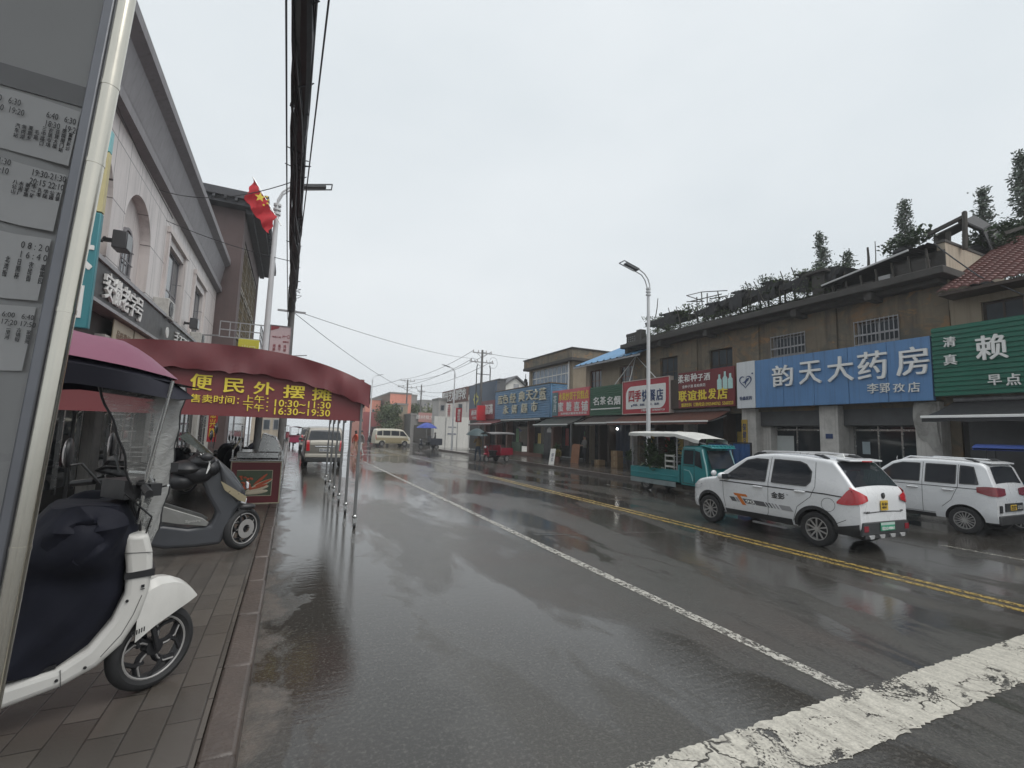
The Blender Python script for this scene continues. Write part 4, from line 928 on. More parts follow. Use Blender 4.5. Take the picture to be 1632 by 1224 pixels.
# ---- folding stall canopy
CRED = NT('red_tarpaulin'); _t = CRED; _c = _t.coord()
_k = _t.mix(_t.noise(_c, 3, 5), (.085, .014, .018), (.16, .028, .032)); _p = _t.bsdf(Base_Color=_k, Roughness=.42)
_t.link(_t.bump(_t.noise(_t.coord(scale=(1, 1, .4)), 1.7, 3, .5, .8), .35, .05), _p.inputs['Normal']); CRED = CRED.m
LEGM = pm('dull_canopy_tube', (.20, .20, .20), .42, metal=.7, var=.3, scale=4, dirt=.3)
CSG = pm('dark_red_banner', (.165, .035, .038), .45, var=.12, scale=2)
CN = thing('stall_canopy', 'long dark red folding stall canopy on castors along the kerb', 'canopy', (-1.4, 9, 0))
YF = [8.95, 10.5, 12.0, 13.45, 15.0, 16.6]; XL, XR = -3.85, 1.14
def arch(u):                                        # u from 0 (left leg) to 1 (right leg)
    x = lerp(XL-.05, XR+.12, u); e = abs(2*u-1); return x, 2.55+.50*(1-e**2.6)
b = MB(CRED); rows = []; NU, NY = 34, 46
for j in range(NY+1):
    y = lerp(YF[0]-.06, YF[-1]+.06, j/NY); fr = min(abs(y-q) for q in YF); row = []
    for i in range(NU+1):
        x, z = arch(i/NU); row.append((x, y, z-.09*min(1, fr/.75)*(sin(pi*i/NU)**.5+.2)+.012*sin(i*1.7+j*.9)))
    rows.append(row)
b.grid(rows); b.build('fabric', CN, world=True)
b = MB(CRED); rows = []
for k in range(7):
    t = k/6; row = []
    for i in range(91):
        u = i/90; x, z = arch(u); d = .43+.012*sin(i*.42+sin(i*.19)*2)+.01*sin(i*1.13)+(.02 if i % 17 == 0 else 0)
        row.append((x, YF[0]-.07-.03*t*sin(i*.63+sin(i*.23)*3)*(.5+.5*sin(i*.11))-.03*t-.03*sin(pi*t)*sin(i*.31+1), z+.01-d*t))
    rows.append(row)
b.grid(rows)
rows = []
for k in range(4):
    t = k/3; rows.append([(arch(1)[0]+.015+.02*t*sin(j*1.1), lerp(YF[0]-.06, YF[-1], j/60), 2.56-.36*t+.02*sin(j*.7)) for j in range(61)])
b.grid(rows); b.build('valance', CN, world=True)
b = MB(CSG); sl = aY(300, 650, 8.9).x-2.3
rows = [[(lerp(XL, XR+.02, i/40), 8.965+.008*sin(i*.9), z) for i in range(41)] for z in (1.90, 2.25, 2.66)]
b.grid(rows); b.build('banner', CN, world=True)
b = MB(YELP)
for ch, x0, x1, y0, y1 in (('便', 303, 339, 596, 622), ('民', 356, 390, 603, 626), ('外', 404, 438, 609, 629), ('摆', 451, 486, 614, 635), ('摊', 497, 529, 618, 639)):
    p0, p1, q0, q1 = aY(x0, (y0+y1)/2, 8.95), aY(x1, (y0+y1)/2, 8.95), aY((x0+x1)/2, y0, 8.95), aY((x0+x1)/2, y1, 8.95)
    b.text(ch, ((p0.x+p1.x)/2, 8.95, (q0.z+q1.z)/2), w=p1.x-p0.x, h=q0.z-q1.z, ext=.004, off=.022, lift=.002, **FRT)
def ctext(s, x0, x1, yl, yr, hpx):
    p0, p1 = aY(x0, yl, 8.95), aY(x1, yr, 8.95); h = aY((x0+x1)/2, (yl+yr)/2-hpx/2, 8.95).z-aY((x0+x1)/2, (yl+yr)/2+hpx/2, 8.95).z
    b.text(s, ((p0.x+p1.x)/2, 8.95, (p0.z+p1.z)/2), w=p1.x-p0.x, h=h, ext=.004, off=.012, lift=.002, **FRT)
ctext('售卖时间：', 303, 381, 632, 640, 13); ctext('上午：', 388, 428, 634, 638, 12); ctext('下午：', 387, 427, 647, 652, 12)
ctext('10:30~11:30', 438, 527, 640, 648.5, 11); ctext('16:30~19:30', 437, 526, 652.5, 661, 11)
b.build('lettering', CN, world=True)
for k, y in enumerate(YF):
    for x in (XL, XR):
        b = MB(LEGM); b.bar((x, y, .1), (x, y, 2.58), .04); b.bar((x-.002, y, .1), (x-.002, y, 1.3), .05); o = b.build('leg', CN, world=True)
        b = MB(BLACK); b.cyl((x-.02, y, .055), (x+.02, y, .055), .055, n=12); b.mat(STEEL).bar((x, y, .06), (x, y, .2), .06); b.ball((x, y, .2), .045, n=8, k=6); b.build('castor', o, world=True)
    b = MB(STEEL); b.tube([(*[arch(i/16)[0]], y, arch(i/16)[1]-.06) for i in range(17)], .018, 6); b.build('arch_rib', CN, world=True)
for x in (XL, XR):
    for p, q in zip(YF, YF[1:]):
        b = MB(STEEL); m_ = (p+q)/2; b.bar((x-.03, p, 2.3), (x-.03, m_, 1.9), .022); b.bar((x-.03, q, 2.3), (x-.03, m_, 1.9), .022); b.bar((x+.03, p, 1.9), (x+.03, q, 2.35), .022); b.build('scissor_brace', CN, world=True)
S = thing('shop_banner', 'red banner with worn yellow lettering behind the purple scooter canopy', 'banner', (-3, 11.2, 2.4))
p0, p1 = aY(140, 615, 11.2), aY(300, 655, 11.2); b = MB(pm('faded_red_banner', (.22, .035, .035), .55, var=.2)); b.box(p0.x, p1.x, 11.2, 11.24, p1.z, p0.z+.1); b.build('cloth', S, world=True)
b = MB(YELP); q = [aY(x, 631, 11.2) for x in (215, 237, 258, 280)]
for ch, c in zip('老乡酒店', q): b.text(ch, (c.x, 11.2, c.z), w=.26, h=.22, ext=.004, off=.015, **FRT)
b.build('lettering', S, world=True)

# ---- stainless food cart with a picture board
FC = thing('food_cart', 'stainless steel street food cart with a framed sausage picture on its end', 'food cart', (-.6, 11.6, .15))
b = MB(STEEL); b.box(-1.06, -.14, 11.34, 12.9, .32, 1.02); b.box(-1.1, -.1, 11.3, 12.95, 1.02, 1.06); b.build('body', FC, world=True, bev=.01)
b = MB(STEEL)
for i in range(3): b.prism([(-1.0, 11.5+i*.46, 1.07), (-.2, 11.5+i*.46, 1.07), (-.2, 11.5+i*.46, 1.2), (-1.0, 11.5+i*.46, 1.2)], (0, .4, 0))
b.prism([(-.62, 11.6, 1.2), (-.14, 11.6, 1.2), (-.3, 11.6, 1.52), (-.55, 11.6, 1.6)], (0, 1.1, 0)); b.build('pans', FC, world=True, bev=.01)
b = MB(STEEL)
for x in (-.13, -1.05): b.bar((x, 11.32, .2), (x, 11.32, 1.25), .03); b.bar((x, 12.9, .2), (x, 12.9, 1.75), .03); b.bar((x, 11.32, 1.25), (x, 12.9, 1.45), .022)
b.build('rail', FC, world=True)
for x in (-1.0, -.2):
    for y in (11.6, 12.7): MB(BLACK).cyl((x-.03, y, .23), (x+.03, y, .23), .08, n=14).build('wheel', FC, world=True)
pbx = thing('picture_board', 'dark red framed board with a picture of grilled sausages and buns', 'poster', (-.6, 11.28, .15))
x0, x1, z0, z1 = -1.04, -.14, .17, 1.0
MB(pm('maroon_board', (.16, .025, .03), .45, var=.15)).box(x0, x1, 11.26, 11.29, z0, z1).build('board', pbx, world=True)
b = MB(pm('pale_frame', (.5, .44, .32), .5))
for z in (z0-.02, z1): b.box(x0-.02, x1+.02, 11.25, 11.295, z, z+.02)
for x in (x0-.02, x1): b.box(x, x+.02, 11.25, 11.295, z0, z1)
for z in (.31, .83): b.box(x0+.1, x1-.14, 11.252, 11.259, z, z+.012)
b.box(x1-.152, x1-.14, 11.252, 11.259, .31, .83); b.build('frame', pbx, world=True)
b = MB(pm('picture_green', (.09, .12, .07), .5, var=.5, scale=5)).box(x0+.1, x1-.152, 11.254, 11.258, .322, .83); b.build('picture_ground', pbx, world=True)
b = MB(pm('bun_cream', (.72, .62, .46), .5, var=.2, scale=8))
for cx_, cz_, a in ((-.55, .46, .25), (-.47, .56, .45), (-.56, .39, .12)): b.ball((cx_, 11.25, cz_), .22, .012, .045, 14, 6, MX.Rotation(-a, 3, 'Y'))
b.build('bun_picture', pbx, world=True)
b = MB(pm('sausage_red', (.60, .12, .05), .4, var=.4, scale=14))
for cx_, cz_, a in ((-.52, .5, .3), (-.5, .65, .75), (-.44, .585, .45)): b.ball((cx_, 11.242, cz_), .17, .012, .028, 14, 6, MX.Rotation(-a, 3, 'Y'))
for k in range(26): b.ball((-.78+rnd.uniform(-.1, .14), 11.244, .56+rnd.uniform(-.12, .16)), rnd.uniform(.02, .04), .01, rnd.uniform(.015, .03), 8, 5)
b.build('sausage_picture', pbx, world=True)
bsh = thing('hanging_sign', 'red couplet strip on the shop front behind the parked scooters', 'sign', (-3.0, 21.5, 2)); MB(REDS).box(-2.9, -2.6, 21.4, 21.43, 1.1, 2.9).build('strip', bsh, world=True); MB(YELP).text('生\n意\n兴\n隆', (-2.75, 21.4, 2.0), w=.2, h=1.4, ext=.004, off=.01, **FRT).build('lettering', bsh, world=True)
# ------------------------------------------------------------------ cars
RUBBER = pm('tyre_rubber', (.02, .02, .021), .7, var=.3, scale=9, bump=.2)
ALLOY = pm('alloy_wheel', (.36, .35, .34), .4, metal=.3, var=.2, scale=8, dirt=.3)
DARKTRIM = pm('dark_trim', (.028, .029, .031), .5, var=.25, scale=6, dirt=.2)
CARGL = glass_mat('car_glass', (.022, .025, .03), .03)
TAILR = pm('tail_lamp_red', (.42, .015, .022), .14, var=.25, scale=12, coat=.6)
LAMPC = pm('lamp_clear', (.55, .56, .58), .1, var=.2, coat=.6)
SEAM = pm('panel_gap', (.03, .03, .032), .6)
CHROME = pm('chrome_trim', (.7, .7, .7), .12, metal=1.0)
PLG = pm('green_plate', (.03, .28, .16), .4); PLY = pm('yellow_plate', (.55, .36, .04), .45); PLB = pm('blue_plate', (.03, .08, .3), .4)
def wheel_at(parent, x, y, r, wd, side, spokes=10, name='wheel', rim=None):
    """tyre with a spoked rim; side +1 = outer face towards +y"""
    mt = MX.Translation((x, y, r)) @ MX.Rotation(R(-90)*side, 4, 'X'); ri = r*.66
    b = MB(RUBBER); h = wd/2
    b.lathe([(ri, -h*.85), (r*.86, -h), (r*.96, -h*.9), (r, -h*.5), (r, h*.5), (r*.96, h*.9), (r*.86, h), (ri, h*.85), (ri*.97, h*.3), (ri*.97, -h*.3)], 30, mt, close=True)
    o = b.build(name, parent); b = MB(rim or ALLOY)
    b.lathe([(ri*.995, h*.86), (ri*.93, h*.88), (ri*.90, h*.5), (ri*.9, -h*.3), (ri*.98, -h*.3), (ri*.98, h*.3)], 30, mt, close=True)
    b.lathe([(0, h*.72), (ri*.2, h*.7), (ri*.24, h*.5), (ri*.2, h*.3)], 16, mt)
    b.xf = mt
    for k in range(spokes):
        for da in (-.11, .11):
            a = 2*pi*k/spokes+da*(10/spokes)*.8; a2 = 2*pi*k/spokes+da*2.0*(10/spokes)*.75
            p, q = V((cos(a)*ri*.17, sin(a)*ri*.17, h*.58)), V((cos(a2)*ri*.93, sin(a2)*ri*.93, h*.72)); b.bar(p, q, ri*(.085 if spokes > 6 else .12), h*.22)
    b.xf = None; b.mat(BLACK).lathe([(0, -h*.1), (ri*.9, -h*.1), (ri*.9, -h*.2)], 24, mt)
    b.build('rim', o); return o

import bmesh
def renorm(o):
    q = bmesh.new(); q.from_mesh(o.data); bmesh.ops.recalc_face_normals(q, faces=q.faces); q.to_mesh(o.data); q.free()

class Car:
    """body lofted from a side profile; windows, lamps, seams and trim are laid on the same surface"""
    def __init__(s, T, prof, W, zb, belt, paint, lean=.27, r=.07, nosew=.14, tailw=.08):
        s.T, s.prof, s.W, s.zb, s.belt, s.lean, s.r, s.nw, s.tw = T, prof, W/2, zb, belt, lean, r, nosew, tailw
        s.x0, s.x1 = prof[0][0], prof[-1][0]; s.paint = paint
        s.acc = [0.0]
        for p, q in zip(prof, prof[1:]): s.acc.append(s.acc[-1]+math.hypot(q[0]-p[0], q[1]-p[1]))
    def P(s, t):                                    # point of the profile at arc length t
        t = max(0, min(s.acc[-1], t))
        for i in range(len(s.prof)-1):
            if t <= s.acc[i+1]:
                k = (t-s.acc[i])/max(1e-9, s.acc[i+1]-s.acc[i]); a, b = s.prof[i], s.prof[i+1]
                return lerp(a[0], b[0], k), lerp(a[1], b[1], k)
        return s.prof[-1]
    def w(s, x, z):
        L = s.x1-s.x0; f = max(0, (x-(s.x1-L*.2))/(L*.2)); g = max(0, ((s.x0+L*.13)-x)/(L*.13))
        w = s.W-s.nw*f**2.4-s.tw*g**2.2
        d = (z-.62*s.belt)/(.5*s.belt); w -= .022*min(1, d*d) if z < s.belt else .022*min(1, ((s.belt*.38)/(.5*s.belt))**2)
        if z > s.belt: w -= (z-s.belt)*s.lean
        if z < s.zb+.12: w -= (s.zb+.12-z)*.35
        return w
    def body(s, wheels, rw, n=64):
        rows = []; tot = s.acc[-1]
        for i in range(n+1):
            x, zt = s.P(tot*i/n); zb = s.zb; zt = max(zt, zb+.12); r = min(s.r, (zt-zb)*.35); half = [(0, zb), (s.w(x, zb)*.8, zb)]
            for k in range(9):
                z = lerp(zb+.015, zt-r, k/8); half.append((s.w(x, z), z))
            ww = s.w(x, zt-r)
            for k in range(1, 5): a = k/4*pi/2; half.append((ww-r*(1-cos(a)), zt-r+r*sin(a)))
            yt = ww-r
            for k in (.8, .55, .28): half.append((yt*k, zt+.028*(1-k*k)*min(1, (zt-s.zb)/.5)))
            half.append((0, zt+.028*min(1, (zt-s.zb)/.5)))
            ring = [(x, y, z) for y, z in half]+[(x, -y, z) for y, z in half[-2:0:-1]]; rows.append(ring)
        b = MB(s.paint); b.grid(rows, wrap=True); k = len(rows[0])
        nv = len(b.v); b.f.append(list(range(k))); b.f.append([nv-k+i for i in range(k)][::-1]); b.mi += [0, 0]; b.sm += [False, False]
        o = b.build('body', s.T, sharp=40); renorm(o)
        bpy.context.view_layer.objects.active = None
        cut = MB(DARKTRIM)
        for wx in wheels:
            for sd_ in (-1, 1): cut.cyl((wx, sd_*(s.W-.26), rw*1.02), (wx, sd_*(s.W+.3), rw*1.02), rw*1.17, n=32)
        c = cut.build('arch_cut', s.T); renorm(c); bpy.context.view_layer.update()
        md = o.modifiers.new('arches', 'BOOLEAN'); md.object = c; md.operation = 'DIFFERENCE'; md.solver = 'EXACT'
        try: md.material_mode = 'TRANSFER'
        except Exception: pass
        dg = bpy.context.evaluated_depsgraph_get(); me = bpy.data.meshes.new_from_object(o.evaluated_get(dg))
        o.modifiers.clear(); o.data = me; bpy.data.objects.remove(c)
        me.set_sharp_from_angle(angle=R(38)); s.o = o; return o
    def side(s, b, lo, hi, sd_, nx=14, nz=5, eps=.005, th=0):
        """patch on the side between two curves lo(x) and hi(x) given as polylines"""
        x0, x1 = lo[0][0], lo[-1][0]; rows = []
        for i in range(nx+1):
            x = lerp(x0, x1, i/nx); a, c = plerp(lo, x), plerp(hi, x)
            rows.append([(x, sd_*(s.w(x, lerp(a, c, j/nz))+eps), lerp(a, c, j/nz)) for j in range(nz+1)])
        b.grid(rows if sd_ < 0 else rows[::-1]); return b
    def seam(s, b, pts, sd_, wd=.008, eps=.003):
        q = []
        for (xa, za), (xb, zb_) in zip(pts, pts[1:]):
            n = max(1, int(math.hypot(xb-xa, zb_-za)/.06)); q += [(lerp(xa, xb, k/n), lerp(za, zb_, k/n)) for k in range(n)]
        q.append(pts[-1]); rows = []
        for i, (x, z) in enumerate(q):
            a, c = q[max(0, i-1)], q[min(len(q)-1, i+1)]; dx, dz = c[0]-a[0], c[1]-a[1]; L = math.hypot(dx, dz) or 1
            ox, oz = -dz/L*wd/2, dx/L*wd/2
            rows.append([(x+k*ox, sd_*(s.w(x+k*ox, z+k*oz)+eps), z+k*oz) for k in (-1, 1)])
        b.grid(rows); return b
    def top(s, b, t0, t1, y0, y1, nt=8, ny=8, eps=.006):
        """patch on the top sheet between two arc lengths; y0, y1 = half-width fractions (or (at t0, at t1))"""
        f = lambda v, k: v if not isinstance(v, tuple) else lerp(v[0], v[1], k); rows = []
        for i in range(nt+1):
            t = lerp(t0, t1, i/nt); x, z = s.P(t); xa, za = s.P(t-.02); xb, zb_ = s.P(t+.02); dx, dz = xb-xa, zb_-za; L = math.hypot(dx, dz) or 1
            nx, nz = -dz/L, dx/L; hw = s.w(x, z-s.r)-s.r; row = []
            for j in range(ny+1):
                k = lerp(f(y0, i/nt), f(y1, i/nt), j/ny); h = .028*min(1, (z-s.zb)/.5)*(1-k*k)
                row.append((x+nx*eps, hw*k, z+h+nz*eps+.001))
            rows.append(row)
        b.grid(rows); return b
    def at(s, z, rear=True):                         # arc length where the rear (or front) of the profile reaches height z
        rng = range(len(s.prof)-1) if rear else range(len(s.prof)-2, -1, -1)
        for i in rng:
            a, c = s.prof[i], s.prof[i+1]
            if min(a[1], c[1]) <= z <= max(a[1], c[1]) and a[1] != c[1]: return s.acc[i]+(z-a[1])/(c[1]-a[1])*(s.acc[i+1]-s.acc[i])
        return 0
    def wins(s, wins, names=('window',)):
        for sd_ in (1, -1):
            for lo, hi in wins:
                s.side(MB(CARGL), lo, hi, sd_, eps=.006).build('window', s.T)
                b = MB(DARKTRIM); pl = [*lo, *hi[::-1], lo[0]]; s.seam(b, pl, sd_, .022, .0075); b.build('window_seal', s.T)
    def handle(s, x, z, sd_, mt=None, L=.2):
        y = sd_*(s.w(x, z)+.02); b = MB(mt or s.paint); b.tube([(x-L/2, y-sd_*.02, z), (x-L/2+.03, y+sd_*.012, z+.004), (x+L/2-.03, y+sd_*.012, z+.004), (x+L/2, y-sd_*.02, z)], [.012, .018, .018, .012], 8); b.build('door_handle', s.T)
    def mirror(s, x, z, sd_, mt=None):
        y = sd_*(s.w(x, z)+.13); b = MB(mt or s.paint); b.ball((x, y, z), .075, .11, .075, 12, 8); b.mat(DARKTRIM).bar((x+.02, y-sd_*.15, z-.03), (x, y, z-.02), .05, .03); b.mat(CARGL).box(x-.078, x-.06, y-.075, y+.075, z-.05, z+.05); b.build('wing_mirror', s.T)
def wrap_lamp(c, b, sd_, side, rear):
    """lamp lens running along the side, round the corner and onto the tail: (x, z0, z1) along the side, (gap, inset, z0, z1) across the rear"""
    rows = []
    for x, z0, z1 in side: rows.append([(x, sd_*(c.w(x, z)+.012), z) for z in [lerp(z0, z1, k/4) for k in range(5)]])
    for g_, ins, z0, z1 in rear:
        row = []
        for k in range(5): z = lerp(z0, z1, k/4); xr = c.P(c.at(z))[0]; row.append((xr+g_, sd_*(c.w(xr+.05, z)+.012-ins), z))
        rows.append(row)
    b.grid(rows if sd_ > 0 else [r[::-1] for r in rows])
WHITEC = pm('white_car_paint', (.68, .69, .70), .28, var=.03, scale=2, coat=.5, dirt=.06)

# ---- white crossover in the oncoming lane
C1 = thing('parked_car', 'white compact car with orange and grey stripe decal and green rear plate', 'car', (9.03, 6.42, 0), R(90))
ZB = .27
prof = [(-1.80, .60), (-1.80, .86), (-1.775, .98), (-1.70, 1.06), (-1.60, 1.20), (-1.47, 1.36), (-1.38, 1.455), (-1.2, 1.485), (-.8, 1.52), (-.3, 1.53), (.05, 1.50), (.32, 1.43), (.62, 1.23), (.98, .985), (1.2, .955), (1.5, .89), (1.66, .80), (1.73, .68), (1.75, .45)]
c1 = Car(C1, prof, 1.52, ZB, .98, WHITEC, lean=.30, nosew=.22, tailw=.10)
WX = (1.13, -1.14); c1.body(WX, .29)
for i, wx in enumerate(WX):
    for sd_ in (1, -1): wheel_at(C1, wx, sd_*(.76-.085), .29, .165, sd_, 5)
c1.wins([([(-.19, 1.0), (.78, .975)], [(-.19, 1.41), (.06, 1.415), (.26, 1.37), (.68, 1.045), (.78, .99)]), ([(-1.05, 1.08), (-.98, 1.0), (-.32, 1.0)], [(-1.05, 1.25), (-.94, 1.37), (-.82, 1.41), (-.32, 1.425)])])
b = MB(CARGL); c1.top(b, c1.at(1.045), c1.at(1.43), (-1.0, -.97), (1.0, .97)); b.build('rear_window', C1)
b = MB(CARGL); i0 = c1.acc[10]; c1.top(b, i0+.03, c1.acc[13]-.03, (-.92, -.95), (.92, .95)); b.build('windscreen', C1)
for sd_ in (1, -1):
    b = MB(SEAM)
    c1.seam(b, [(-.255, 1.46), (-.255, .42), (-.22, .36)], sd_); c1.seam(b, [(.80, 1.0), (.78, .9), (.76, .62), (.70, .36)], sd_)
    c1.seam(b, [(-1.10, 1.42), (-1.14, 1.0), (-1.06, .82), (-.82, .62), (-.74, .36)], sd_); c1.seam(b, [(-.70, .36), (.70, .36)], sd_); c1.seam(b, [(-1.62, .88), (-1.3, .90), (.86, .915)], sd_, .02)
    c1.seam(b, [(-1.62, .52), (-1.48, .44)], sd_); c1.seam(b, [(1.35, .80), (1.6, .70)], sd_)
    ci = [(-1.36+.11*cos(k*pi/10), .73+.11*sin(k*pi/10)) for k in range(21)]; c1.seam(b, ci, sd_, .006); b.build('panel_seam', C1)
    b = MB(DARKTRIM); c1.side(b, [(-.72, ZB), (.72, ZB)], [(-.72, .385), (.72, .37)], sd_, eps=.010)
    for wx in WX:
        rows = [[(wx+rr*cos(a), sd_*(c1.w(wx+rr*cos(a), .29+rr*sin(a))+.012), max(ZB, .296+rr*sin(a))) for rr in (.325, .385)] for a in [pi*k/24 for k in range(25)]]; b.grid(rows)
    b.build('arch_trim', C1)
    c1.handle(-.03, .88, sd_); c1.handle(-.87, .89, sd_); c1.mirror(.70, 1.02, sd_)
    b = MB(TAILR); wrap_lamp(c1, b, sd_, [(-1.50, .77, .80), (-1.57, .76, .88), (-1.64, .76, .98), (-1.70, .765, 1.045)], [(.05, -.008, .775, 1.045), (.005, .012, .785, 1.02), (-.022, .05, .80, .985), (-.026, .12, .815, .955), (-.022, .22, .84, .915)])
    b.build('tail_lamp', C1)
    b = MB(LAMPC); c1.side(b, [(1.38, .72), (1.68, .66)], [(1.38, .78), (1.68, .76)], sd_, eps=.008); b.build('headlight', C1)
    b = MB(pm('silver_rail', (.5, .5, .5), .3, metal=.6)); yy = sd_*.50; b.tube([(-1.22, yy, 1.49), (-1.12, yy, 1.545), (-.6, yy, 1.575), (0, yy, 1.56), (.18, yy, 1.49)], [.012, .018, .018, .018, .012], 8); b.mat(DARKTRIM).tube([(-1.25, yy, 1.48), (-1.15, yy, 1.53), (-.98, yy, 1.555)], [.03, .028, .016], 8).tube([(.2, yy, 1.47), (.1, yy, 1.53), (-.05, yy, 1.55)], [.03, .028, .016], 8); b.build('roof_rail', C1)
    # stripe decal
    b = MB(DARKTRIM); 
    def sl(x0, x1, z0, z1, m_, eps=.0045, k=.10):
        q = MB(m_); rows = [[(lerp(x0, x1, j/6)+(-.10 if False else 0)-k*(i/3-.5)*(z1-z0)/.12*(-1), sd_*(c1.w(lerp(x0, x1, j/6), lerp(z0, z1, i/3))+eps), lerp(z0, z1, i/3)) for j in range(7)] for i in range(4)]; b.mat(m_).grid(rows)
    ORG = m('decal_orange', (.55, .16, .03), .4); GRY = m('decal_grey', (.10, .10, .105), .4); LGR = m('decal_light_grey', (.30, .30, .31), .4)
    s0 = .58
    sl(s0-.12, s0, .535, .62, GRY); sl(s0-.19, s0-.135, .535, .62, LGR); sl(s0-.27, s0-.205, .535, .62, NAVY); sl(.05, .27, .53, .615, GRY); sl(-.20, .03, .525, .61, GRY)
    for k in range(4): sl(-.26-k*.065, -.225-k*.065, .522, .606, GRY if k < 2 else LGR)
    sl(-.72, -.50, .515, .60, LGR); sl(.20, .50, .655, .70, ORG, .0055); sl(.30, .39, .49, .70, ORG, .006)
    p_ = MB(WHITEP)
    b.mat(WHITEP).text('90', (.13, sd_*(c1.w(.13, .575)+.006), .572), (-sd_, 0, 0), (0, .02*sd_, 1), .2, .06, .001, .02)
    b.mat(BLACK).text('金彭', (-.46, sd_*(c1.w(-.46, .76)+.004), .765), (-sd_, 0, 0), (0, .02*sd_, 1), .27, .115, .001, .03); b.text('TM', (-.64, sd_*(c1.w(-.6, .8)+.004), .80), (-sd_, 0, 0), (0, 0, 1), .04, .02, .001)
    b.build('stripe_decal', C1)
    b = MB(pm('side_step_metal', (.3, .3, .31), .4, metal=.5)); b.bar((-.6, sd_*.72, .2), (.1, sd_*.72, .2), .05, .03); b.build('side_step', C1)
b = MB(DARKTRIM); b.box(-1.83, -1.60, -.60, .60, .24, .50); b.prism([(-1.835, -.62, .50), (-1.835, .62, .50), (-1.835, .68, .30), (-1.835, -.68, .30)], (.05, 0, 0)); 
for sd_ in (1, -1): c1.side(b, [(-1.79, ZB), (-1.42, ZB)], [(-1.79, .47), (-1.60, .42), (-1.42, .38)], sd_, eps=.012)
b.build('rear_bumper_trim', C1, bev=.01)
for y in (-.58, .58): MB(pm('reflector_red', (.2, .01, .02), .2)).box(-1.842, -1.836, y-.06, y+.06, .36, .45).build('reflector', C1)
b = MB(pm('silver_skid', (.42, .42, .42), .4, metal=.5))
for y in (-.44, -.15, .15, .44): b.prism([(-1.845, y-.08, .30), (-1.845, y+.08, .30), (-1.85, y+.05, .24), (-1.85, y-.05, .24)], (.04, 0, 0))
b.build('skid_plate', C1, bev=.006)
RR = dict(Rt=(0, -1, 0), U=(0, 0, 1))
b = MB(PLG).box(-1.852, -1.84, -.2, .2, .36, .49); b.mat(pm('pale_plate_band', (.4, .5, .46), .4)).box(-1.854, -1.852, -.2, .2, .45, .49); b.mat(WHITEP).text('皖DD48861', (-1.852, 0, .40), w=.35, h=.06, ext=.002, off=.01, **RR); b.build('number_plate', C1)
b = MB(PLY).box(-1.822, -1.812, -.09, .11, .68, .84); b.mat(BLACK).text('皖·金D\n48861', (-1.822, .01, .76), w=.16, h=.1, ext=.001, off=.01, **RR); b.build('sticker_plate', C1)
b = MB(BLACK).lathe([(0, 0), (.045, 0), (.05, .015), (0, .02)], 18, MX.Translation((-1.79, 0, .915)) @ MX.Rotation(R(-90), 4, 'Y')); b.mat(CHROME).lathe([(0, .021), (.022, .021), (.022, .024), (0, .024)], 6, MX.Translation((-1.79, 0, .915)) @ MX.Rotation(R(-90), 4, 'Y')); b.mat(BLACK).text('KDRH', (-1.806, .50, .66), w=.16, h=.03, ext=.002, off=.02, **RR); b.text('T90', (-1.806, -.5, .66), w=.08, h=.03, ext=.002, off=.02, **RR); b.build('badge', C1)
b = MB(WHITEC); b.prism([(-1.36, -.50, 1.475), (-1.58, -.47, 1.455), (-1.58, .47, 1.455), (-1.36, .50, 1.475)], (0, 0, .035)); b.build('spoiler', C1, bev=.012)
b = MB(TAILR).box(-1.592, -1.57, -.14, .14, 1.455, 1.472); b.build('brake_light', C1)
b = MB(WHITEP); b.prism([(-1.22, -.02, 1.51), (-1.02, -.015, 1.515), (-1.2, -.01, 1.58)], (0, .03, 0)); b.build('antenna_fin', C1)
b = MB(SEAM)
c1.top(b, c1.at(.63), c1.at(.645), -.86, .86, 1, 8, .004); b.build('tailgate_gap', C1)

# ---- white boxy SUV on the forecourt
C2 = thing('parked_car', 'white boxy estate car with dark red tail lamps parked before the black awning', 'car', (13.43, 6.2, 0), R(90))
prof = [(-1.66, .50), (-1.67, .80), (-1.65, .98), (-1.60, 1.12), (-1.52, 1.38), (-1.44, 1.445), (-1.1, 1.475), (-.55, 1.49), (-.1, 1.47), (.12, 1.40), (.44, 1.14), (.62, .99), (.8, .96), (1.15, .90), (1.33, .80), (1.41, .60), (1.41, .42)]
c2 = Car(C2, prof, 1.52, .26, .98, WHITEC, lean=.26, nosew=.18, tailw=.07)
WX2 = (.86, -1.17); c2.body(WX2, .27)
for wx in WX2:
    for sd_ in (1, -1): wheel_at(C2, wx, sd_*(.76-.085), .27, .165, sd_, 8)
c2.wins([([(-.43, 1.0), (.46, .985)], [(-.43, 1.385), (-.10, 1.385), (.08, 1.33), (.46, 1.01)]), ([(-1.06, 1.0), (-.54, 1.0)], [(-1.06, 1.38), (-.54, 1.385)]), ([(-1.42, 1.02), (-1.13, 1.01)], [(-1.42, 1.03), (-1.34, 1.36), (-1.13, 1.38)])])
b = MB(CARGL); c2.top(b, c2.at(1.04), c2.at(1.36), (-.88, -.84), (.88, .84)); b.build('rear_window', C2)
b = MB(CARGL); c2.top(b, c2.acc[9]+.03, c2.acc[11]-.03, (-.92, -.95), (.92, .95)); b.build('windscreen', C2)
